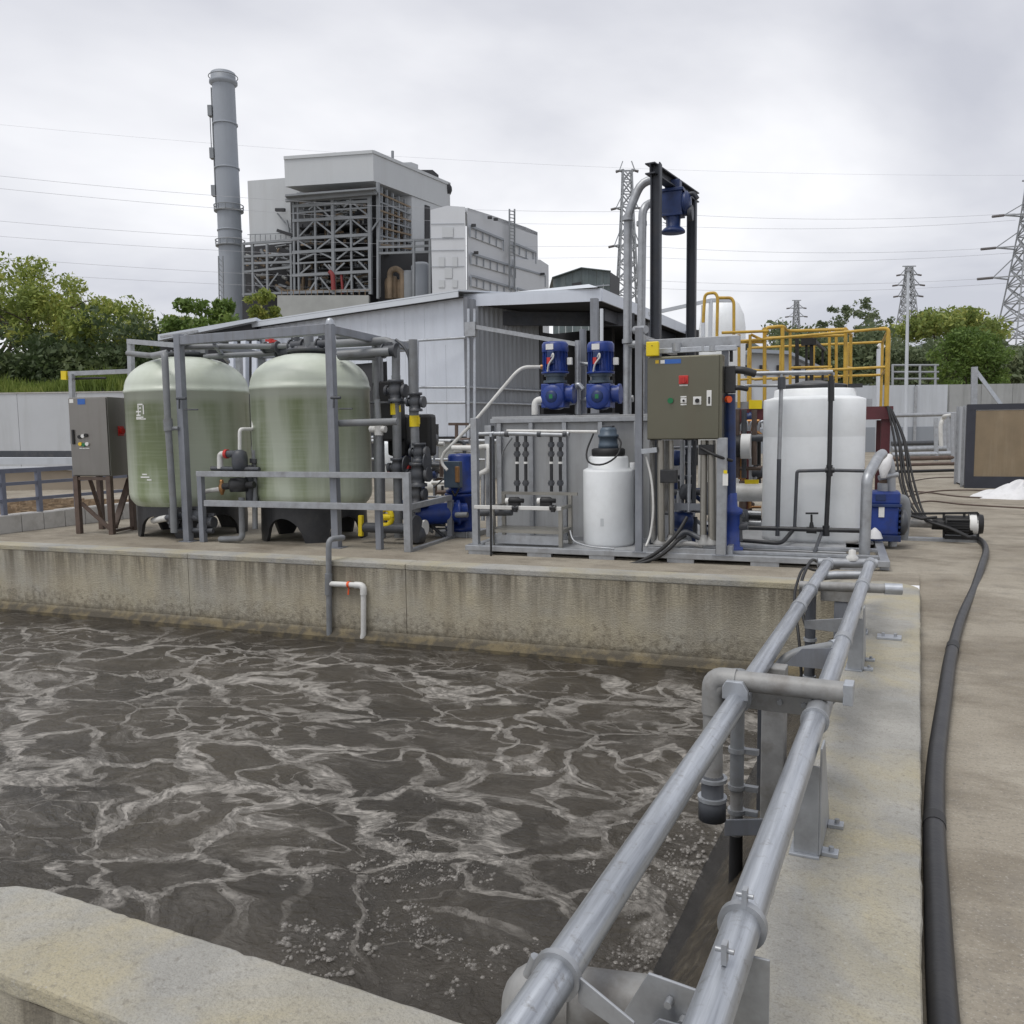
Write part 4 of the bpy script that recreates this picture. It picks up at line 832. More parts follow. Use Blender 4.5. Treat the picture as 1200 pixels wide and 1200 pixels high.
# cluster at the foot of the left post
one('foot_valve', pvc, t, lambda b: (b.cyl(P_(196, 607, 1.2), P_(214, 604, 1.2), 0.05, n=12), b.cyl(P_(203, 596, 1.15), P_(204, 618, 1.15), 0.072, n=14), b.lathe(P_(204, 612, 1.15), [(0.09, -0.02), (0.09, 0.02)], 14)))
pipe('pipe', whitepipe, t, [P_(180, 610, 1.5), P_(196, 607, 1.2)], 0.05)
pipe('pipe', pvc, t, [P_(210, 604, 1.2), P_(228, 607, 1.25), P_(240, 607, 1.3), P_(250, 612, 1.4)], 0.055)
for x, y in ((232, 604), (246, 612), (212, 614), (240, 618)): one('valve_body', pvc, t, lambda b: (b.cyl(P_(x-5, y, 1.3), P_(x+5, y, 1.3), 0.085, n=12), b.cyl(P_(x, y, 1.3), P_(x, y-9, 1.3), 0.03, n=8), b.bar(P_(x-6, y-9, 1.3), P_(x+6, y-9, 1.3), 0.04)))
pipe('pipe', pvc, t, [P_(205, 621, 1.2), P_(250, 622, 1.25)], 0.04)

# valve group between the tanks
t = thing('valve_group', 'dark plastic diaphragm valves with unions between the two green tanks', 'valve', P_(280, 625, 1.25))
v = 1.25
pipe('pipe', whitepipe, t, [P_(297, 440, 1.9), P_(297, 503, 1.5), P_(281, 503, v), P_(281, 528, v)], 0.028, 0.05)
one('upper_valve', pvc, t, lambda b: (b.lathe(P_(281, 540, v), [(0.001, -0.16), (0.10, -0.15), (0.115, -0.05), (0.115, 0.05), (0.10, 0.13), (0.05, 0.16), (0.001, 0.17)], 16), b.cyl(P_(264, 532, v), P_(284, 532, v), 0.055, n=12)))
one('union_ring', red, t, lambda b: b.cyl(P_(264, 532, v), P_(267, 532, v), 0.07, n=12))
pipe('elbow', whitepipe, t, [P_(264, 532, v), P_(258, 532, v), P_(258, 549, v)], 0.045, 0.07)
one('lower_valve', blackpl, t, lambda b: (b.lathe(P_(280, 568, v), [(0.001, -0.11), (0.13, -0.10), (0.15, -0.02), (0.15, 0.05), (0.12, 0.10), (0.001, 0.11)], 16), b.cyl(P_(262, 570, v), P_(298, 568, v), 0.05, n=12)))
one('brass_cock', brass, t, lambda b: (b.lathe(P_(260, 572, v), [(0.02, -0.10), (0.035, -0.06), (0.05, -0.02), (0.05, 0.03), (0.03, 0.07), (0.03, 0.12), (0.001, 0.13)], 12),))
pipe('elbow', whitepipe, t, [P_(240, 576, 1.5), P_(252, 574, v), P_(260, 573, v)], 0.035, 0.05)
pipe('pipe', pvcl, t, [P_(283, 583, v), P_(284, 631, v-0.05), P_(258, 632, v)], 0.045, 0.07)
pipe('pipe', pvcl, t, [P_(298, 528, 1.5), P_(299, 620, 1.3)], 0.04)
for y in (540, 552, 560, 574, 585): one('union_ring', pvc, t, lambda b: b.cyl(P_(298, y-2.5, 1.45), P_(298, y+2.5, 1.45), 0.07, n=12))
pipe('pipe', pvc, t, [P_(248, 549, v), P_(304, 550, v)], 0.035)
pipe('pipe', pvc, t, [P_(292, 545, 1.35), P_(293, 590, 1.35)], 0.06)

# ---- stainless cabinet on its stand at the left
VC = 1.5
t = thing('electrical_cabinet', 'stainless electrical cabinet standing on brown steel legs', 'cabinet', W(120, 622))
u0, u1 = UU(79, 470, VC), UU(125, 470, VC); zt, zb = ZV(79, 466, VC), ZV(86, 558, VC)
# the cabinet is turned so that its front faces the basin and its side is seen on the right
ca = PV(79, 467, VC); cb1 = PV(124, 466, VC+0.05); cs = PV(153, 466, VC+0.75)
fx = Vector((cb1.x-ca.x, cb1.y-ca.y, 0)); sx_ = Vector((cs.x-cb1.x, cs.y-cb1.y, 0))
fxn, sxn = fx.normalized(), sx_.normalized(); c0 = Vector((ca.x, ca.y, 0))
hgt = Vector((0, 0, zt-zb)); zc0 = Vector((0, 0, zb))
one('body', cabmat, t, lambda b: b.prism([c0+zc0+sxn*0.03, c0+fx+zc0+sxn*0.03, c0+fx+sx_+zc0, c0+sx_+zc0], hgt), 0.008)
nout = -sxn
dr = one('door', cabmat, t, lambda b: b.prism([c0+zc0+fxn*0.012+Vector((0, 0, .015)), c0+fx*0.985+zc0+Vector((0, 0, .015)), c0+fx*0.985+zc0+sxn*0.026+Vector((0, 0, .015)), c0+zc0+fxn*0.012+sxn*0.026+Vector((0, 0, .015))], hgt-Vector((0, 0, 0.03))), 0.006)
def on_front(a, h, d=0.0): return c0 + fx*a + Vector((0, 0, zb + (zt-zb)*h)) - sxn*d
one('handle', black, dr, lambda b: b.frame(on_front(0.10, 0.50, 0.012), fxn, ZA, sxn, 0.02, 0.12, 0.014), 0.006)
for a, h, m_ in ((0.27, 0.50, black), (0.36, 0.51, labelwhite), (0.44, 0.52, black), (0.28, 0.41, labelyellow), (0.37, 0.40, green), (0.46, 0.41, labelwhite)):
    one('switch', m_, dr, lambda b: (b.cyl(on_front(a, h, 0.0), on_front(a, h, 0.03), 0.03, n=12),))
for a in (0.28, 0.37, 0.46): one('switch_label', labelwhite, dr, lambda b: b.frame(on_front(a, 0.355, 0.002), fxn, ZA, sxn, 0.03, 0.008, 0.002))
one('sticker', labelblue, dr, lambda b: b.frame(on_front(0.36, 0.945, 0.002), fxn, ZA, sxn, 0.075, 0.045, 0.002))
one('sticker', labelwhite, dr, lambda b: b.frame(on_front(0.10, 0.955, 0.002), fxn, ZA, sxn, 0.04, 0.03, 0.002))
sq = c0 + fx + sx_*0.52 + Vector((0, 0, zb+(zt-zb)*0.57)); sno = fxn
one('red_switch', red, t, lambda b: (b.cyl(sq, sq+sno*0.05, 0.05, n=10), b.frame(sq+sno*0.005, sxn, ZA, sno, 0.08, 0.08, 0.006)))
for a, s in ((0.07, 0.06), (0.93, 0.06), (0.93, 0.94), (0.07, 0.94)):
    q = c0 + fx*a + sx_*s
    one('leg', brownsteel, t, lambda b: b.frame(Vector((q.x, q.y, (GZ+zb)/2)), fxn, sxn, ZA, 0.045, 0.045, (zb-GZ)/2-0.001), 0.004)
one('stand_rail', brownsteel, t, lambda b: b.bar(c0+fx*0.07+sx_*0.06+Vector((0, 0, zb-0.04)), c0+fx*0.93+sx_*0.06+Vector((0, 0, zb-0.04)), 0.05, 0.05))
one('brace', brownsteel, t, lambda b: b.bar(c0+fx*0.14+sx_*0.10+Vector((0, 0, GZ+0.50)), c0+fx*0.90+sx_*0.10+Vector((0, 0, GZ+0.06)), 0.05))
one('brace', brownsteel, t, lambda b: b.bar(c0+fx*0.92+sx_*0.16+Vector((0, 0, GZ+0.1)), c0+fx*0.92+sx_*0.90+Vector((0, 0, zb-0.08)), 0.10, 0.04))
one('brace', brownsteel, t, lambda b: b.bar(c0+fx*0.12+sx_*0.90+Vector((0, 0, GZ+0.2)), c0+fx*0.25+sx_*0.3+Vector((0, 0, zb-0.05)), 0.05))
one('floor_bar', brownsteel, t, lambda b: b.bar(c0+fx*0.93+sx_*0.10+Vector((0, 0, GZ+0.05)), c0+fx*0.93+sx_*0.90+Vector((0, 0, GZ+0.05)), 0.04))
# goal-post frame behind the cabinet with yellow end
t = thing('cable_gantry', 'thin galvanised arm with yellow end block above the cabinet', 'frame', PV(83, 540, 2.2))
one('post', galv, t, lambda b: b.bar(PV(84, 438, 2.3), PV(86, 520, 2.3), 0.075))
one('arm', galv, t, lambda b: b.bar(PV(78, 438, 2.3), PV(153, 435, 2.6), 0.07, 0.075))
one('end_block', yellowbr, t, lambda b: b.bar(PV(74, 440, 2.29), PV(80, 440, 2.29), 0.10, 0.15))
one('cable', black, t, lambda b: b.tube([PV(84, 444, 2.35), PV(110, 443, 2.4), PV(124, 443, 2.45)], 0.02, 8))
t = thing('gantry_frame', 'galvanised tube frame standing left of the left filter tank', 'frame', PV(155, 620, 2.5))
one('post', galv, t, lambda b: b.bar(PV(153, 398, 2.5), PV(158, 622, 2.5), 0.085))
one('beam', galv, t, lambda b: b.bar(PV(151, 400, 2.5), PV(212, 405, 1.9), 0.08, 0.08))
one('rear_post', galv, t, lambda b: b.bar(PV(280, 414, 3.4), PV(281, 450, 3.4), 0.09))

# ================================================================== VALVE MANIFOLD AND BLUE PUMPS RIGHT OF THE TANKS
t = thing('valve_manifold', 'pair of grey riser pipes with dark valves and yellow tags by the right tank', 'manifold', PV(470, 635, 2.0))
v = 2.2
pipe('riser', pvcl, t, [P_(464, 440, v), P_(466, 560, v), P_(467, 630, v)], 0.068)
pipe('riser', pvcl, t, [P_(484, 398, v), P_(487, 545, v), P_(488, 600, v)], 0.065)
pipe('riser', pvcl, t, [P_(442, 400, 2.5), P_(446, 630, 2.3)], 0.085)
pipe('drain', pvcl, t, [P_(442, 468, 2.0), P_(444, 500, 2.0), P_(445, 590, 2.0)], 0.045)
def valve(x, y, v, s=1.0, hand=0):
    vb = one('valve_body', pvc, t, lambda b: (b.lathe(P_(x, y, v), [(0.12*s, -0.16*s), (0.12*s, -0.12*s), (0.085*s, -0.11*s), (0.10*s, -0.05*s), (0.12*s, 0), (0.10*s, 0.05*s), (0.085*s, 0.11*s), (0.12*s, 0.12*s), (0.12*s, 0.16*s), (0.001, 0.16*s)], 16), b.cyl(P_(x-9*s, y, v), P_(x+9*s, y, v), 0.055*s, n=12)))
    one('hand_wheel', pvc, vb, lambda b: b.cyl(P_(x+9*s, y, v), P_(x+12*s, y, v), 0.10*s, n=14)); one('end_flange', pvc, vb, lambda b: b.cyl(P_(x-12*s, y, v), P_(x-9*s, y, v), 0.08*s, n=14))
valve(464, 458, v-0.05, 1.0); valve(487, 471, v-0.05, 0.85); valve(466, 548, v-0.08, 0.9); valve(491, 530, v-0.1, 0.85); valve(490, 556, v-0.1, 1.1); valve(488, 579, v-0.1, 0.9)
for x, y in ((476, 545), (500, 541)): one('flange_ring', pvc, t, lambda b: b.cyl(P_(x, y, v-.1), P_(x+1.2, y, v-.1), 0.14, n=14))
for x0, y0, v_ in ((463, 479, v-0.12), (485.5, 493, v-0.12)):
    one('tag', yellowbr, t, lambda b: (b.cyl(P_(x0, y0-6, v), P_(x0+0.4, y0+7, v), 0.075, n=14), b.frame(P_(x0+5, y0, v-0.02), UX, VX, ZA, 0.02, 0.01, 0.05)))
one('union_ring', red, t, lambda b: (b.cyl(P_(456, 551, v-.05), P_(459, 551, v-.05), 0.07, n=12), b.cyl(P_(476, 551, v-.05), P_(481, 551, v-.05), 0.075, n=12)))
pipe('cross_pipe', pvcl, t, [P_(398, 496, 1.3), P_(466, 494, 1.3)], 0.05)
one('ball_joint', whitepipe, t, lambda b: (b.cyl(P_(434, 503, 2.0), P_(452, 503, 2.0), 0.05, n=12), b.cyl(P_(444, 498, 2.0), P_(444, 510, 2.0), 0.065, n=12)))
one('gauge', black, t, lambda b: b.frame(P_(456, 482, v+0.3), UX, VX, ZA, 0.22, 0.12, 0.45), 0.03)
one('gauge', black, t, lambda b: b.frame(P_(496, 510, v+0.5), UX, VX, ZA, 0.18, 0.12, 0.32), 0.05)
one('gauge', black, t, lambda b: b.frame(P_(468, 510, v+0.5), UX, VX, ZA, 0.16, 0.12, 0.32), 0.05)
pipe('small_pipe', pvc, t, [P_(434, 472, v), P_(478, 472, v)], 0.02)

def motor(t, base, axis, r, l, m, cap=None, fins=14):
    ax = axis.normalized(); a = ax.orthogonal().normalized(); bb = ax.cross(a)
    mt = one('motor', m, t, lambda b: (b.lathe(base, [(0.001, 0), (r*1.12, 0), (r*1.12, l*0.06), (r*0.9, l*0.07), (r*0.9, l*0.8), (r*1.0, l*0.8), (r*1.02, l*0.97), (r*0.9, l), (0.001, l)], 22, ax),))
    for k in range(fins):
        an = 2*math.pi*k/fins; d = a*math.cos(an) + bb*math.sin(an); tg = ax.cross(d)
        one('fin', m, mt, lambda b: b.frame(base+ax*(l*0.44)+d*(r*0.95), ax, d, tg, l*0.34, r*0.07, r*0.025))
    return mt
# tall blue pump with horizontal blue casing
t = thing('blue_pump', 'tall blue vertical pump with blue casing behind the thin grey post', 'pump', W(540, 618))
v = 3.0
def vp(x, y): return PV(x, y, v)
bc = vp(541, 600); zc1 = vp(541, 532).z; zg = GZ
one('upper_casing', blue, t, lambda b: b.lathe(Vector((bc.x, bc.y, 0)), [(0.001, vp(541, 577).z), (0.24, vp(541, 577).z), (0.24, vp(541, 574).z), (0.20, vp(541, 573).z), (0.20, zc1-0.04), (0.18, zc1), (0.001, zc1+0.01)], 22))
one('lower_casing', blue, t, lambda b: b.lathe(Vector((bc.x, bc.y, 0)), [(0.001, zg+0.08), (0.26, zg+0.08), (0.26, zg+0.14), (0.23, zg+0.15), (0.23, vp(541, 582).z), (0.26, vp(541, 581).z), (0.26, vp(541, 578).z), (0.001, vp(541, 578).z)], 22))
one('side_cylinder', blue, t, lambda b: b.lathe(PV(487, 603, 2.35), [(0.001, 0), (0.12, 0.0), (0.155, 0.04), (0.16, 0.08), (0.16, 0.62), (0.19, 0.63), (0.19, 0.67), (0.14, 0.68), (0.14, 0.78)], 22, (PV(545, 600, 2.75)-PV(487, 603, 2.35)).normalized()))
one('relay_box', slate, t, lambda b: b.frame(PV(531, 556, v-0.3), UX, VX, ZA, 0.13, 0.06, 0.20), 0.01)
one('relay_box', brass, t, lambda b: b.frame(PV(536, 556, v-0.4), UX, VX, ZA, 0.03, 0.03, 0.12), 0.01)
pipe('cable', black, t, [PV(530, 575, v-.4), PV(533, 583, v-.4), PV(538, 572, v-.4)], 0.015, 0.1)
one('base', galv, t, lambda b: b.frame(Vector((bc.x, bc.y, GZ+0.04)), UX, VX, ZA, 0.32, 0.30, 0.04), 0.004)
t = thing('blue_pump', 'squat dark blue pump hidden behind the manifold risers', 'pump', W(482, 630))
one('casing', bluedk, t, lambda b: b.lathe(PV(482, 545, 2.9), [(0.001, -0.2), (0.17, -0.2), (0.2, -0.1), (0.2, 0.3), (0.14, 0.38), (0.001, 0.4)], 18))
one('casing', bluedk, t, lambda b: b.lathe(PV(487, 586, 2.3), [(0.001, -0.1), (0.2, -0.1), (0.2, 0.0), (0.15, 0.06), (0.15, 0.2), (0.001, 0.2)], 18))
t = thing('yellow_valve', 'bright yellow butterfly valve body at the foot of the rack', 'valve', W(452, 632))
one('wheel', yellowbr, t, lambda b: (b.tube([PV(452, 606, 1.75) + (UX*math.cos(k*math.pi/8)*0.10 + ZA*math.sin(k*math.pi/8)*0.12) for k in range(17)], 0.04, 10), b.cyl(PV(448, 606, 1.75), PV(459, 606, 1.75), 0.05, n=12)))
one('stem', yellowbr, t, lambda b: b.bar(PV(423, 604, 1.75), PV(423, 628, 1.75), 0.06))
one('body', pvc, t, lambda b: (b.cyl(PV(425, 618, 1.8), PV(488, 620, 1.75), 0.075, n=14), b.cyl(PV(486, 620, 1.75), PV(489, 620, 1.75), 0.2, n=18)))
t = thing('yellow_valve', 'yellow and pale valve body low down behind the corner guard post', 'valve', W(496, 632))
one('body', yellowbr, t, lambda b: (b.lathe(PV(492, 617, 2.1), [(0.001, -0.08), (0.08, -0.06), (0.10, 0), (0.08, 0.06), (0.001, 0.1)], 16, UX),))
one('flange', labelwhite, t, lambda b: b.cyl(PV(497, 618, 2.0), PV(499, 618, 2.0), 0.11, n=18))
one('body_block', pvc, t, lambda b: b.lathe(PV(486, 627, 1.9), [(0.001, -0.1), (0.15, -0.1), (0.17, 0), (0.13, 0.12), (0.001, 0.14)], 16))

# ================================================================== SKID AND ITS EQUIPMENT
VS, DZ = 1.12, 0.085                                         # front of the skid, deck level
us0, us1 = UU(545, 645, VS), UU(1043, 665, VS); vs1 = 5.0
t = thing('equipment_skid', 'long grey steel skid base with fork pockets behind the basin wall', 'skid', Q((us0+us1)/2, VS, GZ))
one('front_beam', galv, t, lambda b: b.box(us0, us1, VS, VS+0.10, 0.028, DZ+0.012), 0.006)
one('rear_beam', galv, t, lambda b: b.box(us0, us1, vs1-0.1, vs1, GZ, DZ), 0.006)
one('end_beam', galv, t, lambda b: b.box(us1-0.10, us1, VS+0.101, vs1-0.101, GZ, DZ+0.004), 0.006)
one('end_beam', galv, t, lambda b: b.box(us0, us0+0.10, VS+0.101, vs1-0.101, GZ, DZ), 0.006)
nd = 9; wv = (vs1-0.12-(VS+0.12))/nd
for k in range(nd):
    a = VS+0.12+k*wv; one('deck_plank', boxgrey, t, lambda b: b.box(us0+0.11, us1-0.45 if a < 2.6 else us1-0.11, a, a+wv-0.012, DZ-0.03, DZ-0.004), 0.003)
for f in (0.04, 0.20, 0.36, 0.55, 0.74, 0.93):
    one('skid_foot', galv, t, lambda b: b.box(us0+(us1-us0)*f-0.16, us0+(us1-us0)*f+0.16, VS+0.01, VS+0.09, GZ, 0.0275))
one('step_beam', galv, t, lambda b: b.box(UU(845, 655, VS), us1-0.11, VS+0.22, VS+0.30, DZ, DZ+0.035), 0.004)
one('step_beam', galv, t, lambda b: b.box(UU(858, 640, 1.9), us1-0.11, 1.9, 1.98, DZ, DZ+0.04), 0.004)

# grey ribbed steel tank
VT = 2.15
ut0, ut1 = UU(581, 489, VT), UU(772, 489, VT); ztk = ZV(660, 487, VT); vt1 = 4.0
t = thing('steel_tank', 'grey ribbed steel reaction tank carrying the two blue motors', 'tank', Q((ut0+ut1)/2, VT, DZ))
one('shell', boxgrey, t, lambda b: b.box(ut0, ut1, VT, vt1, DZ, ztk-0.09), 0.004)
one('top_flange', galv, t, lambda b: b.box(ut0-0.06, ut1+0.05, VT-0.07, vt1, ztk-0.09, ztk-0.03), 0.004)
one('lid', boxgrey, t, lambda b: b.box(ut0-0.04, ut1+0.03, VT-0.05, vt1-0.02, ztk-0.03, ztk), 0.004)
for x in (586, 623, 662, 704, 746): 
    u = UU(x, 540, VT-0.03); one('rib', galv, t, lambda b: b.box(u-0.03, u+0.03, VT-0.065, VT-0.001, DZ, ztk-0.092), 0.003)
one('bottom_flange', galv, t, lambda b: b.box(ut0-0.05, ut1+0.05, VT-0.06, VT-0.002, DZ-0.003, DZ+0.05), 0.003)
one('end_bracket', galv, t, lambda b: b.box(ut0-0.16, ut0-0.062, VT-0.04, VT+0.1, DZ, ztk-0.12), 0.004)
pipe('wall_hose', pvcl, t, [P_(587, 560, VT-.05), P_(588, 530, VT-.05), P_(600, 513, VT-.05)], 0.012, 0.15)

# two blue geared motors on the tank
def gear_motor(x, label):
    v = VT+0.55
    pb = PV(x, 478, v); zt0 = ztk
    t = thing('mixer_drive', label, 'gear motor', Vector((pb.x, pb.y, zt0)), 'blue gear motors on the steel tank')
    c = Vector((pb.x, pb.y, 0)); Z = lambda y: ZV(x, y, v)
    one('mount_plate', pvc, t, lambda b: b.frame(c+ZA*(zt0+0.015), UX, VX, ZA, 0.22, 0.20, 0.014), 0.003)
    gx = one('gearbox', blue, t, lambda b: (b.lathe(c+ZA*((Z(478)+Z(452))/2)-VX*0.19, [(0.001, 0), (0.11, 0), (0.17, 0.03), (0.185, 0.08), (0.185, 0.30), (0.10, 0.34)], 22, VX), b.frame(c+ZA*((Z(478)+Z(450))/2), UX, VX, ZA, 0.17, 0.15, (Z(450)-Z(478))/2)), 0.012)
    one('gear_cover', bluedk, gx, lambda b: b.lathe(c+ZA*((Z(478)+Z(452))/2)-VX*0.20, [(0.001, -0.012), (0.07, -0.012), (0.08, 0.0), (0.09, 0.012)], 18, VX))
    one('gear_badge', green, gx, lambda b: b.frame(c+ZA*((Z(478)+Z(452))/2)-VX*0.214, UX, VX, ZA, 0.025, 0.003, 0.03))
    one('side_hub', blue, gx, lambda b: (b.cyl(c+ZA*Z(462)+UX*0.14, c+ZA*Z(462)+UX*0.26, 0.12, n=18), b.cyl(c+ZA*Z(462)+UX*0.26, c+ZA*Z(462)+UX*0.29, 0.14, n=18)))
    one('neck_flange', slate, t, lambda b: (b.cyl(c+ZA*Z(449), c+ZA*Z(446), 0.17, n=20), b.cyl(c+ZA*Z(446), c+ZA*Z(441), 0.13, n=20), b.cyl(c+ZA*Z(441), c+ZA*Z(438), 0.16, n=20)))
    mt = motor(t, c+ZA*Z(438), ZA, 0.178, Z(402)-Z(438), blue, fins=18)
    tb = one('terminal_box', bluedk, mt, lambda b: b.frame(c+ZA*Z(420)-VX*0.19, UX, VX, ZA, 0.05, 0.04, 0.09), 0.008)
    one('fan_cover', blue, mt, lambda b: b.lathe(c, [(0.186, Z(413)), (0.19, Z(412)), (0.19, Z(404)), (0.165, Z(402.0)+0.012), (0.001, Z(402)+0.02)], 24))
    one('name_plate', labelwhite, mt, lambda b: b.frame(c+ZA*Z(407.5)-VX*0.192-UX*0.02, UX, VX, ZA, 0.055, 0.004, 0.04))
    one('cable_tag', red, mt, lambda b: b.frame(c+ZA*Z(424)-VX*0.24-UX*0.02, UX, VX, ZA, 0.025, 0.006, 0.045))
    one('cable', whitepipe, mt, lambda b: b.tube([c+ZA*Z(422)-VX*0.21, c+ZA*Z(415)-VX*0.245+UX*0.05, c+ZA*Z(420)-VX*0.245+UX*0.06, c+ZA*Z(428)-VX*0.245-UX*0.02, c+ZA*Z(436)-VX*0.20-UX*0.05], 0.012, 8, 0.05))
    one('side_box', labelwhite, mt, lambda b: b.frame(c+ZA*Z(424)+UX*0.22, UX, VX, ZA, 0.035, 0.03, 0.05), 0.005)
    return c, v, Z
gear_motor(651, 'left blue gear motor with white conduit entering its side')
gear_motor(704, 'right blue gear motor beside the control panel')
t = thing('white_conduit', 'white flexible conduit climbing diagonally to the left blue motor', 'conduit', PV(516, 545, 2.2))
pipe('tube', whitepipe, t, [P_(524, 551, 2.3), P_(517, 543, 2.3), P_(519, 532, 2.3), P_(556, 494, 2.3), P_(605, 436, 2.5), P_(614, 430, 2.6), P_(636, 430, 2.7)], 0.024, 0.1)
one('gland', brass, t, lambda b: b.cyl(P_(634, 430, 2.7), P_(640, 430, 2.7), 0.035, n=12))
t = thing('white_elbow', 'white elbow pipe rising from the steel tank left of the motor', 'pipe', PV(626, 484, VT+0.4))
pipe('pipe', whitepipe, t, [P_(627, 486, VT+.4), P_(627, 469, VT+.4), P_(640, 468, VT+.45)], 0.05, 0.08, 14)
t = thing('tank_pipes', 'grey vent stubs and cross pipe between the blue motors', 'pipework', PV(680, 484, VT+0.6))
pipe('stand_pipe', galv, t, [P_(677, 486, VT+.7), P_(677, 399, VT+.7)], 0.04)
pipe('stand_pipe', steelgrey, t, [P_(684, 486, VT+.9), P_(683, 386, VT+.9)], 0.05)
pipe('cross_pipe', galv, t, [P_(660, 472, VT+.9), P_(690, 468, VT+.9), P_(742, 467, VT+.9)], 0.05)
pipe('hook', galv_new, t, [P_(671, 458, VT+.6), P_(677, 449, VT+.6), P_(683, 456, VT+.6)], 0.035, 0.05)
pipe('cross_bar', galv, t, [P_(680, 426, VT+.8), P_(690, 427, VT+.8)], 0.03)

# skid frame: posts, top beam
VP_ = 1.17
t = thing('skid_frame', 'grey steel posts and top beam holding the control panel', 'frame', Q(-2.5, VP_, DZ))
uP1, uP2, uP3 = UU(749, 520, VP_), UU(846, 580, VP_), UU(557, 560, VP_+0.12)
zP1 = ZV(749, 384, VP_); zTop = ZV(850, 397, VP_+.3)
one('post', steelgrey, t, lambda b: post(b, uP1, VP_, DZ+0.01, zP1, 0.085), 0.005)
one('base_plate', steelgrey, t, lambda b: b.box(uP1-0.07, uP1+0.10, VP_-0.06, VP_+0.10, DZ, DZ+0.01))
one('post', galv, t, lambda b: post(b, uP2, VP_, DZ+0.01, ZV(846, 513, VP_), 0.11), 0.005)
one('post', steelgrey, t, lambda b: post(b, uP2-0.02, VP_+0.34, DZ, zTop, 0.08), 0.005)
one('base_plate', steelgrey, t, lambda b: b.box(uP2-0.10, uP2+0.14, VP_-0.07, VP_+0.12, DZ, DZ+0.01))
one('floor_channel', galv, t, lambda b: b.box(uP1+0.05, uP2-0.06, VP_-0.03, VP_+0.05, DZ, DZ+0.075), 0.004)
one('floor_channel', galv, t, lambda b: b.box(uP2+0.06, uP2+0.12, VP_+0.05, VP_+0.7, DZ, DZ+0.11), 0.004)
one('top_beam', galv, t, lambda b: b.box(uP1+0.045, UU(862, 397, VP_+.3)+0.05, VP_+0.26, VP_+0.38, zTop-0.10, zTop+0.03), 0.005)
one('top_beam', galv, t, lambda b: b.bar(Q(uP1, VP_+0.05, zP1-0.14), Q(uP1+0.02, VP_+2.2, zP1-0.10), 0.09, 0.12), 0.005)
one('mid_rail', galv_new, t, lambda b: b.box(uP1+0.045, UU(864, 411, VP_+.2), VP_+0.10, VP_+0.16, ZV(800, 411, VP_+.1)-0.02, ZV(800, 411, VP_+.1)+0.04), 0.004)
for x, w_ in ((793, 0.06), (824, 0.035), (835, 0.045)): one('stub', galv, t, lambda b: b.cyl(PV(x, 412, VP_+.13), PV(x, 402 if x == 793 else 405, VP_+.13), w_, n=12))
one('post', galv, t, lambda b: post(b, uP3, VP_+0.12, DZ, ZV(557, 490, VP_+.12), 0.085), 0.005)
one('base_plate', galv, t, lambda b: b.box(uP3-0.09, uP3+0.09, VP_+0.03, VP_+0.21, DZ-0.002, DZ+0.012))
one('mid_beam', steelgrey, t, lambda b: b.box(UU(790, 594, 1.5), UU(822, 594, 1.5), 1.48, 1.56, ZV(800, 596, 1.5)-0.02, ZV(800, 590, 1.5)), 0.004)

# control panel
VPN = 1.10
t = thing('control_panel', 'stainless control panel with red switch mounted on the skid frame', 'control panel', PV(803, 516, VPN))
ua_, ub_ = UU(758, 465, VPN), UU(846, 465, VPN); zpa, zpb = ZV(803, 416.5, VPN), ZV(803, 515, VPN)
one('body', panelmat, t, lambda b: b.box(ua_, ub_, VPN+0.02, VPN+0.24, zpb, zpa), 0.010)
dr = one('door', panelmat, t, lambda b: b.box(ua_+0.008, ub_-0.035, VPN, VPN+0.018, zpb+0.008, zpa-0.010), 0.006)
def on_p(x, y, d=0.0): return PV(x, y, VPN-d)
rs = one('main_switch', red, dr, lambda b: b.frame(on_p(801, 445, 0.008), UX, VX, ZA, 0.055, 0.008, 0.05), 0.004)
one('switch_knob', red, rs, lambda b: (b.cyl(on_p(801, 445.5, 0.016), on_p(801, 445.5, 0.05), 0.035, n=16), b.frame(on_p(801, 445.5, 0.05), UX, VX, ZA, 0.008, 0.014, 0.034)))
one('switch_label', labelwhite, dr, lambda b: b.frame(on_p(801, 451.5, 0.002), UX, VX, ZA, 0.05, 0.002, 0.008))
one('lamp', green, dr, lambda b: b.cyl(on_p(785.5, 469.5, 0), on_p(785.5, 469.5, 0.03), 0.034, n=16))
for x in (801, 817):
    s = one('switch', labelwhite, dr, lambda b: b.frame(on_p(x, 469.5, 0.004), UX, VX, ZA, 0.035 if x == 801 else 0.047, 0.004, 0.028 if x == 801 else 0.047), 0.003)
    one('switch_knob', black, s, lambda b: b.cyl(on_p(x, 469.5, 0.008), on_p(x, 469.5, 0.035), 0.014 if x == 801 else 0.026, n=12))
for y in (465, 474): one('switch_label', labelwhite, dr, lambda b: b.frame(on_p(801, y, 0.002), UX, VX, ZA, 0.034, 0.002, 0.008))
hd = one('handle', labelwhite, dr, lambda b: b.frame(on_p(831, 466.5, 0.006), UX, VX, ZA, 0.028, 0.006, 0.09), 0.004)
one('key_slot', black, hd, lambda b: b.frame(on_p(831, 469, 0.014), UX, VX, ZA, 0.010, 0.004, 0.04))
one('name_plate', labelblue, dr, lambda b: b.frame(on_p(788, 423.5, 0.003), UX, VX, ZA, 0.10, 0.003, 0.026))
one('name_plate', labelwhite, dr, lambda b: b.frame(on_p(776.5, 424, 0.0065), UX, VX, ZA, 0.025, 0.003, 0.02))
one('name_plate', labelyellow, dr, lambda b: b.frame(on_p(770, 424, 0.003), UX, VX, ZA, 0.02, 0.003, 0.02))
t = thing('warning_box', 'bright yellow box on the top left corner of the control panel', 'box', PV(765, 418, 1.05))
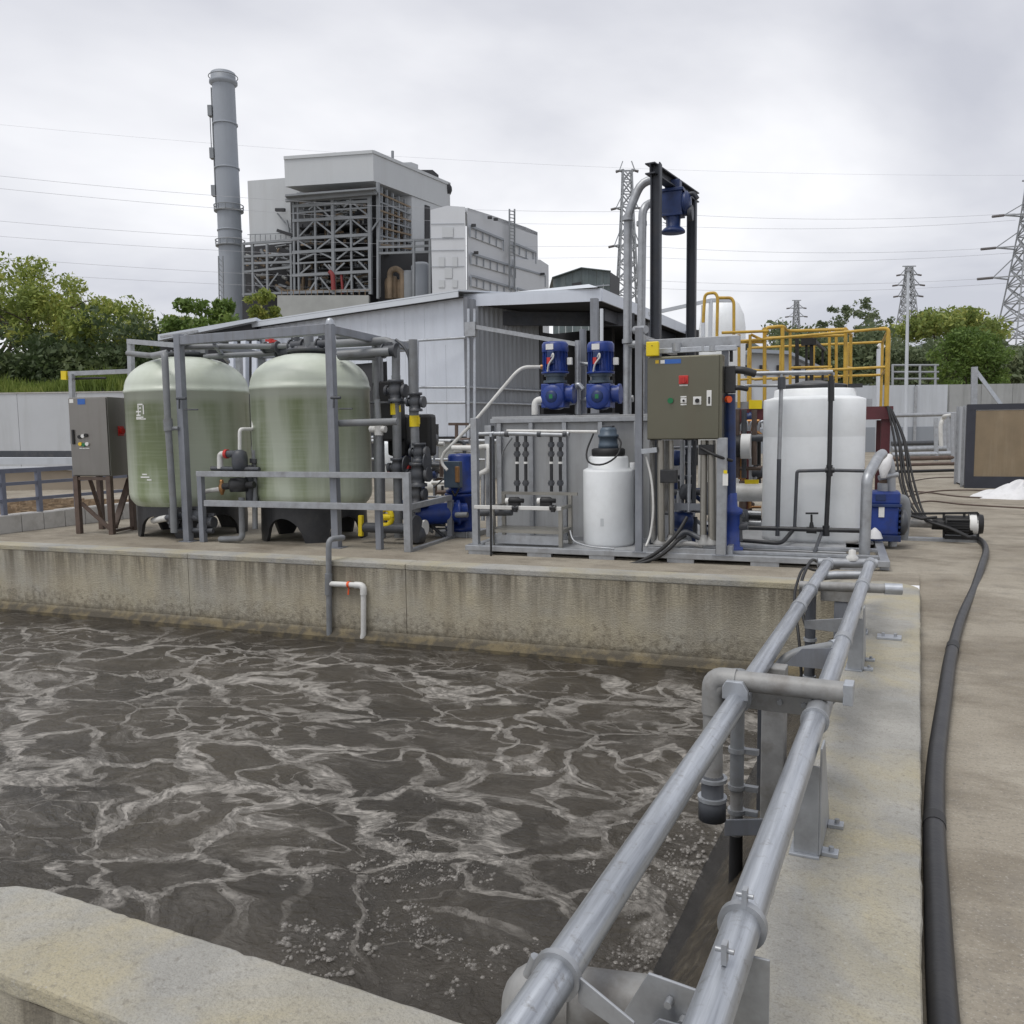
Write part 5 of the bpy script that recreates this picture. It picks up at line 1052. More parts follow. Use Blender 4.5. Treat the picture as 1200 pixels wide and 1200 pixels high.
one('box', yellowbr, t, lambda b: b.frame(PV(765, 409, 1.06), UX, VX, ZA, 0.075, 0.035, 0.085), 0.012)
one('screw', black, t, lambda b: b.cyl(PV(764, 405, 1.024), PV(764, 405, 1.018), 0.006, n=8))
# side sockets on the panel's right edge
t = thing('panel_conduits', 'black cable glands and conduits along the right side of the control panel', 'conduit', PV(857, 520, 1.3))
pipe('conduit', black, t, [P_(853, 405, 1.35), P_(857, 410, 1.35), P_(857, 424, 1.35)], 0.02, 0.04)
one('junction_box', blackpl, t, lambda b: b.frame(P_(856, 445, 1.35), UX, VX, ZA, 0.06, 0.05, 0.16), 0.01)
pipe('conduit', blackpl, t, [P_(855, 433, 1.35), P_(872, 434, 1.35), P_(885, 438, 1.4)], 0.045, 0.04)
pipe('conduit', blackpl, t, [P_(855, 456, 1.35), P_(866, 454, 1.35), P_(876, 456, 1.4)], 0.03, 0.04)
one('gland', orange, t, lambda b: b.cyl(P_(852, 468, 1.3), P_(855, 468, 1.27), 0.04, n=12))
one('riser', bluedk, t, lambda b: b.cyl(P_(855, 462, 1.5), P_(856, 640, 1.5), 0.07, n=14))
one('tag', labelwhite, t, lambda b: b.frame(P_(850, 562, 1.08), UX, VX, ZA, 0.03, 0.004, 0.07))
one('tag', yellowbr, t, lambda b: b.frame(P_(850, 553, 1.075), UX, VX, ZA, 0.02, 0.004, 0.02))
# conduit bundle under the panel
t = thing('conduit_bundle', 'upright bundle of grey conduits and cables below the control panel', 'conduit', PV(790, 640, 1.35))
for x, x2, w_, m_, v in ((764, 766, 0.034, oldpipe, 1.3), (774, 775, 0.044, stainless, 1.22), (786, 787, 0.036, stainless, 1.3), (781, 780, 0.028, oldpipe, 1.45), (825, 824, 0.04, stainless, 1.25), (834, 835, 0.05, stainless, 1.24), (800, 799, 0.03, galv, 1.7), (808, 807, 0.022, galv_new, 1.5), (814, 813, 0.026, pvc, 1.6)):
    yb = 636 if v < 1.4 else 600
    one('conduit', m_, t, lambda b: b.cyl(P_(x, 516, v), P_(x2, yb, v), w_, n=14))
for x in (774, 787, 825, 834): one('foot', oldpipe, t, lambda b: b.lathe(P_(x, 636, 1.24), [(0.04, 0.1), (0.05, 0.04), (0.09, 0.0), (0.09, -0.02)], 12))
one('clamp_block', blackpl, t, lambda b: b.frame(P_(784, 558, 1.2), UX, VX, ZA, 0.10, 0.05, 0.08), 0.008)
one('clamp_block', blackpl, t, lambda b: b.frame(P_(828, 527, 1.2), UX, VX, ZA, 0.09, 0.05, 0.06), 0.008)
one('bracket', galv_new, t, lambda b: b.bar(P_(752, 529, 1.15), P_(770, 527, 1.15), 0.05, 0.06))
pipe('cable', whitepipe, t, [P_(757, 535, 1.18), P_(764, 562, 1.18), P_(766, 600, 1.18), P_(762, 628, 1.18), P_(757, 640, 1.12)], 0.014, 0.2)
pipe('cable', black, t, [P_(822, 525, 1.15), P_(838, 534, 1.05), P_(858, 540, 1.2)], 0.018, 0.1)
pipe('hose', pvc, t, [P_(792, 632, 1.3), P_(802, 622, 1.35), P_(815, 628, 1.3), P_(826, 634, 1.25)], 0.035, 0.2)
pipe('hose', oldpipe, t, [P_(790, 640, 1.2), P_(806, 636, 1.2), P_(824, 640, 1.2)], 0.03, 0.2)
# tank hardware behind the bundle
t = thing('blue_pump', 'small blue pump glimpsed behind the conduit bundle under the panel', 'pump', PV(800, 634, 1.6))
one('casing', bluedk, t, lambda b: b.lathe(P_(799, 610, 1.6), [(0.001, -0.15), (0.10, -0.13), (0.12, 0), (0.10, 0.13), (0.001, 0.15)], 16, UX))
one('valve', pvc, t, lambda b: (b.lathe(P_(806, 577, 1.7), [(0.001, -0.1), (0.1, -0.08), (0.12, 0), (0.08, 0.1), (0.001, 0.1)], 14), b.cyl(P_(790, 577, 1.7), P_(822, 577, 1.7), 0.04, n=12)))
pipe('pipe', galv, t, [P_(797, 575, 1.7), P_(797, 610, 1.7)], 0.05); pipe('pipe', galv, t, [P_(811, 575, 1.7), P_(811, 605, 1.7)], 0.04)
t = thing('blue_cylinder', 'blue upright canister standing right of the panel post', 'canister', PV(857, 645, 1.5))
bq = PV(856, 645, 1.5)
one('body', blue, t, lambda b: b.lathe(Vector((bq.x, bq.y, DZ)), [(0.001, 0.01), (0.15, 0.01), (0.15, 0.06), (0.115, 0.07), (0.115, 0.46), (0.14, 0.47), (0.14, 0.52), (0.08, 0.56), (0.07, 0.72), (0.001, 0.74)], 20))
one('nozzle', pvc, t, lambda b: (b.cyl(P_(860, 618, 1.5), P_(876, 616, 1.5), 0.05, n=12), b.cyl(P_(866, 606, 1.5), P_(867, 634, 1.5), 0.035, n=12), b.bar(P_(862, 604, 1.5), P_(872, 603, 1.5), 0.05)))

# black cables from the panel to the wall
t = thing('black_cable', 'pair of black cables looping from the panel over the skid edge', 'cable', PV(760, 660, 1.0))
for k in (0, 1):
    pipe('cable', black, t, [P_(805-2*k, 606+22*k, 1.25), P_(795, 624+8*k, 1.12), P_(778+6*k, 642+2*k, 1.06), P_(760+10*k, 654, 1.03), P_(740+6*k, 662, 0.98), P_(715, 664+k, 0.85)], 0.022, 0.25)

# ---- dosing manifold and bench
VM = 1.55
t = thing('dosing_manifold', 'black and grey dosing pipe manifold in front of the steel tank', 'manifold', PV(620, 590, VM))
pipe('header', galv, t, [P_(556, 509, VM), P_(600, 508, VM), P_(664, 510, VM)], 0.03)
pipe('header', whitepipe, t, [P_(594, 505, VM), P_(700, 506, VM)], 0.02)
for x in (606, 616, 646, 656.5):
    rz = one('riser', blackpl, t, lambda b: b.cyl(P_(x, 511, VM), P_(x+0.3, 576, VM), 0.022, n=12))
    for y in (521, 532, 566): one('union', pvc, rz, lambda b: (b.cyl(P_(x, y-3, VM), P_(x, y+3, VM), 0.038, n=12), b.cyl(P_(x-3.6, y, VM), P_(x+3.6, y, VM), 0.018, n=8)))
    one('white_band', labelwhite, rz, lambda b: b.cyl(P_(x+.1, 541, VM), P_(x+.1, 543.5, VM), 0.028, n=12))
for x in (594, 632, 662): one('union', pvc, t, lambda b: b.cyl(P_(x-2, 508.5, VM), P_(x+2, 508.7, VM), 0.042, n=12))
for x in (578, 586, 666): one('coupling', galv, t, lambda b: b.cyl(P_(x-1, 508.5, VM), P_(x+1, 508.5, VM), 0.036, n=12))
t = thing('dosing_bench', 'low stainless bench with metering pumps beneath the dosing manifold', 'bench', PV(620, 640, 1.3))
vb0, vb1 = 1.30, 1.72
ub0, ub1 = UU(577, 600, vb0), UU(657, 600, vb0); zb1 = ZV(617, 595, vb0); zb0 = ZV(617, 623, vb0); zb3 = ZV(617, 578, vb1)
for u in (ub0, ub1):
    one('leg', stainless, t, lambda b: post(b, u, vb0, DZ, zb1-0.02, 0.05), 0.003); one('rear_leg', stainless, t, lambda b: post(b, u, vb1, DZ, zb3-0.021, 0.05), 0.003)
    one('side_rail', stainless, t, lambda b: b.box(u-0.025, u+0.025, vb0+0.03, vb1-0.03, zb1-0.02, zb1+0.02)); one('side_rail', stainless, t, lambda b: b.box(u-0.024, u+0.024, vb0+0.03, vb1-0.03, zb0-0.02, zb0+0.02))
one('front_rail', whitepipe, t, lambda b: b.bar(Q(ub0-0.24, vb0-0.04, zb1), Q(ub1+0.02, vb0-0.04, zb1), 0.04, 0.05), 0.006)
one('rear_rail', stainless, t, lambda b: b.box(ub0-0.03, ub1+0.10, vb1-0.02, vb1+0.02, zb3-0.02, zb3+0.02))
one('front_rail', stainless, t, lambda b: b.box(ub0+0.026, ub1-0.026, vb0-0.02, vb0+0.02, zb0-0.02, zb0+0.02))
one('front_panel', galv, t, lambda b: b.box(ub0+0.026, ub1-0.026, vb0-0.012, vb0, DZ+0.03, zb0-0.05))
one('shelf', stainless, t, lambda b: b.box(ub0-0.02, ub1+0.02, vb0+0.03, vb1-0.03, zb0+0.021, zb0+0.03))
for x in (603, 640):
    mp_ = one('metering_pump', black, t, lambda b: (b.lathe(PV(x-6, 586.5, 1.5), [(0.001, 0), (0.045, 0), (0.05, 0.02), (0.05, 0.13), (0.03, 0.15), (0.03, 0.2), (0.001, 0.2)], 14, UX), b.frame(PV(x, 591, 1.5), UX, VX, ZA, 0.07, 0.05, 0.025)))
    one('pump_head', labelwhite, mp_, lambda b: b.cyl(PV(x-10, 587, 1.49), PV(x-6.5, 587, 1.49), 0.04, n=12))
for x in (604, 648): one('check_valve', blackpl, t, lambda b: (b.cyl(PV(x, 592, vb0-.06), PV(x, 600, vb0-.06), 0.03, n=12), b.cyl(PV(x-3.5, 595, vb0-.06), PV(x+3.5, 595, vb0-.06), 0.034, n=12)))
pipe('cable', galv, t, [P_(668, 622, 1.4), P_(671, 634, 1.3), P_(690, 641, 1.2), P_(720, 643, 1.2)], 0.012, 0.2)
t = thing('pipe_stand', 'slim galvanised pipe stand and cable between the thin post and the bench', 'stand', PV(575, 640, 1.35))
pipe('upright', galv, t, [P_(575, 508, 1.5), P_(576, 652, 1.18)], 0.022)
pipe('cable', black, t, [P_(575, 512, 1.12), P_(575.5, 660, 1.04)], 0.014)
pipe('bend', whitepipe, t, [P_(530, 525, 2.2), P_(556, 525, 2.2), P_(573, 523, 2.0), P_(573, 550, 2.0), P_(562, 556, 2.0)], 0.04, 0.05)
pipe('low_pipe', pvc, t, [P_(557, 601, 1.6), P_(600, 600, 1.6)], 0.05)
pipe('upright', galv, t, [P_(566, 556, 2.0), P_(566, 610, 2.0)], 0.03)

# ---- small white dosing tank with agitator
p = W(713, 641.5, DZ); c = Vector((p.x, p.y, 0)); u_, v_ = UV(p); rT = fit_r(713, 60, v_+0.3); v_ += rT
c = Q(u_ + (UU(713, 560, v_)-u_), v_, 0)
Z = lambda y, dv=0: ZV(713, y, v_-rT*0.5)
t = thing('dosing_tank', 'small white plastic dosing tank with slate mixer motor', 'dosing tank', c+ZA*DZ)
one('vessel', white, t, lambda b: b.lathe(c, [(0.001, DZ), (rT*0.97, DZ), (rT, DZ+0.03), (rT, Z(551)-0.02), (rT*0.985, Z(551)), (rT*0.80, Z(549)+0.01), (rT*0.78, Z(537)), (rT*0.74, Z(535)), (0.001, Z(535))], 40))
one('lid', black, t, lambda b: b.lathe(c, [(rT*0.62, Z(535)), (rT*0.66, Z(533)), (rT*0.66, Z(527)), (rT*0.58, Z(525.5)), (0.001, Z(525))], 32))
one('fill_cap', white, t, lambda b: b.cyl(PV(741, 551, v_), PV(741, 542, v_), 0.035, n=14))
mt = one('motor', slate, t, lambda b: b.lathe(c, [(0.001, Z(526)), (0.13, Z(526)), (0.13, Z(521)), (0.12, Z(520)), (0.12, Z(513)), (0.135, Z(512.5)), (0.135, Z(509.5)), (0.11, Z(509)), (0.11, Z(504)), (0.09, Z(501)), (0.001, Z(500))], 24))
one('motor_cap', pvc, mt, lambda b: b.frame(c+ZA*Z(500), UX, VX, ZA, 0.07, 0.06, 0.015), 0.004)
pipe('hose', black, t, [c+ZA*Z(512)+UX*0.12, c+ZA*Z(518)+UX*0.2-VX*0.1, c+ZA*Z(534)+UX*0.21-VX*0.3, c+ZA*Z(545)+UX*0.02-VX*0.34, c+ZA*Z(543)-UX*0.2-VX*0.28, c+ZA*Z(530)-UX*0.28-VX*0.1, c+ZA*Z(508)-UX*0.20], 0.012, 0.15)
one('level_mark', mat('faded_print', (0.5, 0.52, 0.54), 0.5), t, lambda b: b.frame(c-VX*(rT+0.001)+ZA*(DZ+0.32), UX, VX, ZA, 0.02, 0.003, 0.05))

# ---- large white storage tank
p = W(953, 636, DZ); u_, v_ = UV(p); rW = fit_r(953, 123, v_+0.6); v_ += rW
c = Q(UU(953, 540, v_), v_, 0); Z = lambda y: ZV(953, y, v_-rW)
t = thing('storage_tank', 'large white cylindrical plastic storage tank with black lid', 'storage tank', c+ZA*DZ)
rr = [(0.001, DZ), (rW*0.985, DZ), (rW, DZ+0.04)]
z = Z(512); rr += [(rW, z-0.008), (rW*0.999, z-0.004), (rW*0.999, z+0.004), (rW, z+0.008)]
zsh = ZV(953, 468, v_-rW*0.3)
rr += [(rW, zsh-0.015), (rW*0.99, zsh), (0.55, zsh+0.035), (0.53, zsh+0.04), (0.52, zsh+0.13), (0.50, zsh+0.14), (0.001, zsh+0.145)]
def squircle(b, prof, n=72, e=3.6):
    vs_ = []
    for r_, h in prof:
        ee = e if r_ > 0.56 else 2.0
        for k in range(n):
            a = 2*math.pi*k/n; ca_, sa_ = abs(math.cos(a)), abs(math.sin(a)); q = r_/((ca_**ee+sa_**ee)**(1/ee)); vs_.append(c+UX*(q*math.cos(a))+VX*(q*math.sin(a))+ZA*h)
    b.add(vs_, [(i*n+k, i*n+(k+1) % n, (i+1)*n+(k+1) % n, (i+1)*n+k) for i in range(len(prof)-1) for k in range(n)], True)
rr = [(r_*0.97, h) if r_ > 0.56 else (r_, h) for r_, h in rr]
one('vessel', white, t, lambda b: squircle(b, rr))
ld = one('lid', blackpl, t, lambda b: b.lathe(c-UX*0.02, [(0.42, zsh+0.145), (0.44, zsh+0.15), (0.44, zsh+0.19), (0.40, zsh+0.205), (0.26, zsh+0.22), (0.12, zsh+0.255), (0.001, zsh+0.26)], 36))
one('lid_tab', blackpl, ld, lambda b: b.bar(c+UX*0.42+ZA*(zsh+0.17)-VX*0.1, c+UX*0.60+ZA*(zsh+0.17)-VX*0.1, 0.07, 0.05))
# pipes in front of it
vq = v_-rW-0.12
t = thing('tank_front_pipes', 'thin dark and white pipes in front of the large white tank', 'pipework', PV(960, 636, vq))
pipe('upright', galv, t, [P_(916, 436, vq), P_(913, 540, vq)], 0.026); pipe('upright', pvc, t, [P_(913, 538, vq), P_(911, 628, vq)], 0.028)
pipe('upright', blackpl, t, [P_(974, 440, vq), P_(972, 540, vq), P_(968, 625, vq)], 0.030)
pipe('header', galv, t, [P_(872, 438, vq), P_(976, 436, vq)], 0.030)
pipe('header', galv, t, [P_(874, 452, vq+.1), P_(916, 452, vq)], 0.02)
one('fitting', pvc, t, lambda b: (b.cyl(P_(916, 442, vq), P_(916, 456, vq), 0.05, n=12),)); one('fitting', blackpl, t, lambda b: b.cyl(P_(974, 446, vq), P_(974, 470, vq), 0.04, n=12))
pipe('loop', pvc, t, [P_(931, 622, vq), P_(934, 552, vq), P_(972, 551, vq), P_(1016, 552, vq)], 0.022, 0.03)
pipe('base_run', blackpl, t, [P_(862, 618, vq), P_(931, 620, vq), P_(1010, 622, vq)], 0.030)
pipe('base_run', blackpl, t, [P_(865, 633, vq-.3), P_(916, 637, vq-.35), P_(932, 618, vq+.1)], 0.026)
vv = one('gate_valve', black, t, lambda b: (b.cyl(P_(951, 622, vq), P_(951, 612, vq), 0.04, 0.02, n=12), b.cyl(P_(951, 612, vq), P_(951, 603, vq), 0.014, n=8), b.cyl(P_(945, 621, vq), P_(957, 621.5, vq), 0.042, n=12)))
one('hand_wheel', black, vv, lambda b: b.bar(P_(944, 601.5, vq), P_(959, 601.5, vq), 0.05, 0.02))
one('fitting', blackpl, t, lambda b: (b.cyl(P_(968, 616, vq), P_(968, 628, vq), 0.045, n=12),))
one('fitting', blackpl, t, lambda b: (b.cyl(P_(972, 545, vq), P_(972, 558, vq), 0.04, n=12), b.cyl(P_(967, 551, vq), P_(978, 551, vq), 0.035, n=12)))
pipe('deck_run', pvc, t, [P_(963, 624, vq), P_(950, 660, VS+.25), P_(944, 676, VS)], 0.022); pipe('deck_run', blackpl, t, [P_(870, 645, 1.7), P_(1000, 651, 1.7)], 0.022)

# ---- right end of the skid: riser, blue pump, black motor
vr = 1.75
t = thing('riser_pipe', 'grey riser pipe with slanted top at the right end of the skid', 'pipe', PV(1013, 648, vr))
pipe('pipe', galv, t, [P_(1013, 650, vr), P_(1016, 560, vr), P_(1030, 535, vr+.5), P_(1034, 532, vr+.7)], 0.062, 0.08, 16)
one('valve_boot', tarp, t, lambda b: b.tube([P_(1035, 560, vr+1.2), P_(1036, 546, vr+1.2), P_(1043, 534, vr+1.3)], [0.03, 0.085, 0.04], 12))
pipe('side_pipe', galv, t, [P_(1040, 536, vr+1.4), P_(1044, 545, vr+1.4), P_(1046, 640, vr+1.4)], 0.055)
pipe('side_pipe', galv, t, [P_(1030, 560, vr+1.3), P_(1052, 556, vr+1.4)], 0.035)
vp2 = 3.2
t = thing('blue_pump', 'blue upright pump at the right end of the skid', 'pump', PV(1037, 630, vp2))
cc = PV(1036, 600, vp2); cc = Vector((cc.x, cc.y, 0)); Z = lambda y: ZV(1036, y, vp2)
one('body', blue, t, lambda b: (b.frame(cc+ZA*((Z(592)+Z(626))/2), UX, VX, ZA, 0.17, 0.18, (Z(592)-Z(626))/2),), 0.03)
hd2 = one('head', blue, t, lambda b: (b.frame(cc+ZA*((Z(575)+Z(590))/2), UX, VX, ZA, 0.185, 0.20, (Z(575)-Z(590))/2),), 0.03)
one('rim', bluedk, hd2, lambda b: b.frame(cc+ZA*Z(591), UX, VX, ZA, 0.20, 0.21, 0.02), 0.006)
one('name_plate', labelwhite, t, lambda b: b.frame(PV(1033, 600, vp2-0.19), UX, VX, ZA, 0.035, 0.01, 0.07), 0.004)
one('name_plate', bluedk, t, lambda b: b.frame(PV(1032, 583, vp2-0.205), UX, VX, ZA, 0.06, 0.006, 0.04), 0.004)
for k in range(5): one('fin', bluedk, t, lambda b: b.box(UV(cc)[0]+0.171, UV(cc)[0]+0.195, UV(cc)[1]-0.15, UV(cc)[1]+0.15, Z(624)+k*0.075, Z(624)+k*0.075+0.03))
one('neck', galv, t, lambda b: b.cyl(cc+ZA*Z(575), cc+ZA*Z(566), 0.09, n=16)); one('collar', brownsteel, t, lambda b: b.cyl(cc+ZA*Z(567), cc+ZA*Z(552), 0.07, n=16))
one('foot', bluedk, t, lambda b: b.frame(cc+ZA*(DZ+0.04), UX, VX, ZA, 0.20, 0.22, 0.04), 0.006)
one('drip_cloth', tarp, t, lambda b: b.lathe(PV(1025, 628, vp2-.35), [(0.10, -0.03), (0.07, 0.05), (0.02, 0.10), (0.001, 0.11)], 9))
pipe('outlet', pvcl, t, [P_(1048, 588, vp2+.2), P_(1058, 585, vp2+.2), P_(1060, 600, vp2+.2), P_(1056, 632, vp2+.2)], 0.085, 0.08, 14)
one('outlet_flange', pvc, t, lambda b: b.lathe(P_(1055, 612, vp2-.05), [(0.001, 0), (0.17, 0.0), (0.17, 0.05), (0.10, 0.09)], 18, UX))
vm = 4.1
t = thing('black_pump', 'black motor pump on a low steel rail right of the skid', 'pump', PV(1125, 628, vm))
one('base_rail', galv, t, lambda b: b.bar(PV(1056, 631, vm), PV(1147, 634, vm), 0.16, 0.05), 0.004)
mt = one('motor', black, t, lambda b: b.lathe(P_(1106, 615, vm), [(0.001, 0), (0.12, 0), (0.135, 0.02), (0.135, 0.34), (0.13, 0.36)], 20, UX))
one('end_shield', labelwhite, mt, lambda b: b.lathe(P_(1135, 614, vm), [(0.14, 0), (0.145, 0.02), (0.145, 0.10), (0.14, 0.11)], 20, UX))
one('fan_cover', black, mt, lambda b: b.lathe(P_(1142, 614, vm), [(0.14, 0), (0.145, 0.02), (0.13, 0.10), (0.001, 0.11)], 20, UX))
for k in range(7): one('fin', black, mt, lambda b: b.box(UU(1108, 620, vm), UU(1134, 620, vm), vm-0.145, vm-0.12, PV(1120, 624, vm).z+k*0.035, PV(1120, 624, vm).z+k*0.035+0.012))
one('cage_bar', black, t, lambda b: b.bar(P_(1068, 602, vm-.05), P_(1146, 601, vm-.05), 0.03))
for x in (1106, 1130, 1146): one('cage_bar', black, t, lambda b: b.bar(P_(x, 601, vm-.05), P_(x, 630, vm-.05), 0.03))
one('foot', black, t, lambda b: b.bar(P_(1106, 629, vm), P_(1146, 630, vm), 0.2, 0.04))
pipe('suction_pipe', oldpipe, t, [P_(1058, 612, vm), P_(1080, 613, vm), P_(1108, 614, vm)], 0.065, 0.1, 14)
one('coupling', black, t, lambda b: b.cyl(P_(1092, 613.5, vm), P_(1106, 614, vm), 0.085, n=14))
one('handle_bar', black, t, lambda b: b.tube([P_(1066, 604, vm-.1), P_(1080, 608, vm-.12), P_(1098, 606, vm-.1)], 0.02, 8))
t = thing('cable_bundle', 'bundle of black cables sweeping down from the yellow platform to the pump', 'cable', PV(1060, 600, 4.4))
for k in range(5):
    x0 = 1040+k*1.2
    pipe('cable', black, t, spl([P_(x0, 476+k, 5.2), P_(1048+k*3+(k%2)*2, 515, 5.0), P_(1055+k*4, 565+3*(k%2), 4.7), P_(1067+k*(6 if k<3 else 4.5), 598+2*k, 4.4), P_(1088+k*5, 611+k*1.2, 4.0), P_(1112+k*3, 619+k, 3.85), P_(1134+k, 630, 3.8)], 6), 0.016+0.003*(k % 2), 0, 8)

# ================================================================== GANTRY WITH BLUE HOIST UNIT
ga = PV(769, 192, 2.0); gz = ga.z; ua_ = UV(ga)[0]
vb_ = 2.0
while ZV(811, 224, vb_) < gz and vb_ < 6: vb_ += 0.02
ub_ = UU(811, 224, vb_)
t = thing('hoist_gantry', 'tall dark steel gantry rising behind the control panel', 'gantry', Q(ua_, 2.0, DZ))
def ibeam(b, p, q, w, h, side):
    d = (q-p).normalized(); n2 = d.cross(side).normalized()
    b.bar(p, q, 0.012, h*0.98, up=n2)
    for s_ in (-1, 1): b.frame((p+q)/2+n2*(s_*h/2), d, side, n2, (q-p).length/2, w/2, 0.008)
one('column', darkbeam, t, lambda b: ibeam(b, Q(ua_, 2.0, DZ), Q(ua_, 2.0, gz), 0.13, 0.11, VX))
one('column', darkbeam, t, lambda b: ibeam(b, Q(ub_, vb_, DZ), Q(ub_, vb_, gz-0.14), 0.13, 0.11, VX))
one('top_beam', darkbeam, t, lambda b: ibeam(b, Q(ua_-0.06, 1.9, gz-0.07), Q(ub_+0.02, vb_+0.12, gz-0.07), 0.13, 0.12, (Q(ub_, vb_, 0)-Q(ua_, 2.0, 0)).normalized().cross(ZA)))
t = thing('blue_grinder', 'dark blue flanged pump unit hanging inside the tall gantry', 'pump', PV(790, 272, 2.7))
vh = 2.7; H = lambda x, y: PV(x, y, vh)
cc = H(789, 240)
Z = lambda y: ZV(789, y, vh); cc = Vector((cc.x, cc.y, 0))
one('body', bluedk, t, lambda b: b.frame(cc+ZA*((Z(226)+Z(252))/2), UX, VX, ZA, 0.135, 0.12, (Z(226)-Z(252))/2), 0.012)
one('upper_neck', bluedk, t, lambda b: b.frame(cc+ZA*((Z(212)+Z(225))/2)+UX*0.0, UX, VX, ZA, 0.10, 0.09, (Z(212)-Z(225))/2), 0.008)
one('collar', bluedk, t, lambda b: b.frame(cc+ZA*Z(224.5), UX, VX, ZA, 0.155, 0.135, 0.02), 0.004); one('collar', bluedk, t, lambda b: b.frame(cc+ZA*Z(253), UX, VX, ZA, 0.14, 0.125, 0.018), 0.004)
one('lower_neck', bluedk, t, lambda b: b.lathe(cc, [(0.10, Z(254)), (0.095, Z(266)), (0.13, Z(268)), (0.16, Z(271)), (0.16, Z(273)), (0.001, Z(273.5))], 18))
one('side_wheel', bluedk, t, lambda b: (b.lathe(cc+ZA*Z(240)+UX*0.13, [(0.001, 0), (0.14, 0.0), (0.16, 0.02), (0.16, 0.06), (0.10, 0.10), (0.001, 0.11)], 20, UX),))
one('side_flange', darkbeam, t, lambda b: (b.cyl(cc+ZA*Z(238)-UX*0.13, cc+ZA*Z(238)-UX*0.10, 0.09, n=16),)); one('side_flange', darkbeam, t, lambda b: b.cyl(cc+ZA*Z(252)+UX*0.20, cc+ZA*Z(252)+UX*0.26, 0.10, n=16))
pipe('link_pipe', darkbeam, t, [cc+ZA*Z(230)+UX*0.2, cc+ZA*Z(229)+UX*0.27, cc+ZA*Z(236)+UX*0.32], 0.03, 0.04)
one('gusset', darkbeam, t, lambda b: b.prism([H(776, 260), H(800, 272), H(784, 262)], VX*0.02))
one('hanger', darkbeam, t, lambda b: b.bar(cc+ZA*Z(212), cc+ZA*(gz-0.12), 0.05))
t = thing('tall_pipes', 'two tall grey pipes bending over to the hanging blue unit', 'pipework', PV(745, 480, 2.4))
pipe('pipe', galv, t, [P_(735, 486, 2.5), P_(736, 250, 2.5), P_(752, 212, 2.6), P_(780, 209, 2.7)], 0.058, 0.16, 16)
pipe('pipe', galv, t, [P_(750, 486, 2.4), P_(753, 245, 2.4), P_(762, 237, 2.55), P_(782, 238, 2.7)], 0.055, 0.18, 16)
for x, y in ((735.5, 256), (752, 262), (735, 400), (750, 389)): one('coupling', galv, t, lambda b: b.cyl(P_(x, y-2.5, 2.45), P_(x, y+2.5, 2.45), 0.07, n=16))
pipe('cross_pipe', galv, t, [P_(734, 404, 2.5), P_(768, 402, 2.4)], 0.05); pipe('cross_pipe', galv, t, [P_(744, 387, 2.4), P_(757, 386, 2.3)], 0.055)

# ================================================================== YELLOW PLATFORM
vy0, vy1 = 5.3, 7.4
uy1 = UU(1040, 430, vy0); uy0 = UU(862, 430, vy0); zd = ZV(1040, 476, vy0); zrt = ZV(1040, 385, vy0); zrm = ZV(1040, 430, vy0)
t = thing('yellow_platform', 'raised access platform with yellow tube railings behind the white tank', 'platform', Q((uy0+uy1)/2, vy0, GZ))
def rl(p, q, r=0.022): one('rail', yellow, t, lambda b: b.cyl(p, q, r, n=10))
def ps(p, q, r=0.03): one('rail_post', yellow, t, lambda b: b.cyl(p, q, r, n=10))
one('deck', steelgrey, t, lambda b: b.box(uy0, uy1+0.05, vy0+0.05, vy1, zd-0.06, zd-0.02))
one('edge_beam', maroon, t, lambda b: b.box(uy0-0.1, uy1+0.05, vy0, vy0+0.048, zd-0.20, zd-0.0))
one('edge_beam', maroon, t, lambda b: b.box(uy1+0.051, uy1+0.1, vy0, vy1, zd-0.20, zd))
one('kick_board', galv, t, lambda b: b.box(uy0, uy1-0.2, vy0+0.05, vy0+0.06, zd+0.0, zd+0.12))
for u, vv_ in ((uy1, vy0+0.1), (uy0+0.15, vy0+0.1), (uy1, vy1-0.1), (uy0, vy1-0.1), ((uy0+uy1)/2-.3, vy0+.1)): one('leg', maroon, t, lambda b: post(b, u, vv_, GZ, zd-0.2, 0.13), 0.004)
rl(Q(uy0-0.3, vy0, zrt-0.1), Q(uy1-0.12, vy0, zrt)); rl(Q(UU(945, 430, vy0), vy0, zrm-0.02), Q(uy1, vy0, zrm))
one('rail', yellow, t, lambda b: b.tube([Q(uy1-0.13, vy0, zrt), Q(uy1, vy0, zrt), Q(uy1, vy0, zrt-0.12)], 0.03, 10, 0.1))
ps(Q(uy1, vy0, zd), Q(uy1, vy0, zrt-0.11), 0.036)
for x in (866, 879): ps(PV(x, 478, vy0), PV(x, 392, vy0), 0.025)
for x in (896, 917): ps(PV(x, 478, vy0+.1), PV(x, 384, vy0+.1), 0.03)
for x in (926, 972, 980): ps(PV(x, 470, vy0+.6), PV(x, 388, vy0+.6), 0.024)
ps(PV(990, 470, vy0+.1), PV(991, 385, vy0+.1), 0.028); ps(PV(997, 480, vy0+1.2), PV(997, 393, vy0+1.2), 0.025)
one('rail', yellow, t, lambda b: b.tube([PV(897, 392, vy0+.1), PV(898, 384, vy0+.1), PV(918, 382, vy0+.1), PV(922, 388, vy0+.6), PV(990, 386, vy0+.6)], 0.027, 10, 0.12))
rl(PV(925, 431, vy0+.6), PV(975, 430, vy0+.6)); rl(PV(862, 432, vy0+1), PV(900, 435, vy0+.1)); rl(PV(897, 396, vy0+.1), PV(990, 393, vy0+.1)); rl(PV(880, 392, vy0), PV(897, 400, vy0+.1)); rl(PV(991, 385, vy0+.1), PV(998, 393, vy0+1.2)); rl(PV(990, 430, vy0+.1), PV(1000, 432, vy0+1.2))
rl(PV(864, 401, vy0), PV(896, 401, vy0+.1), 0.022)
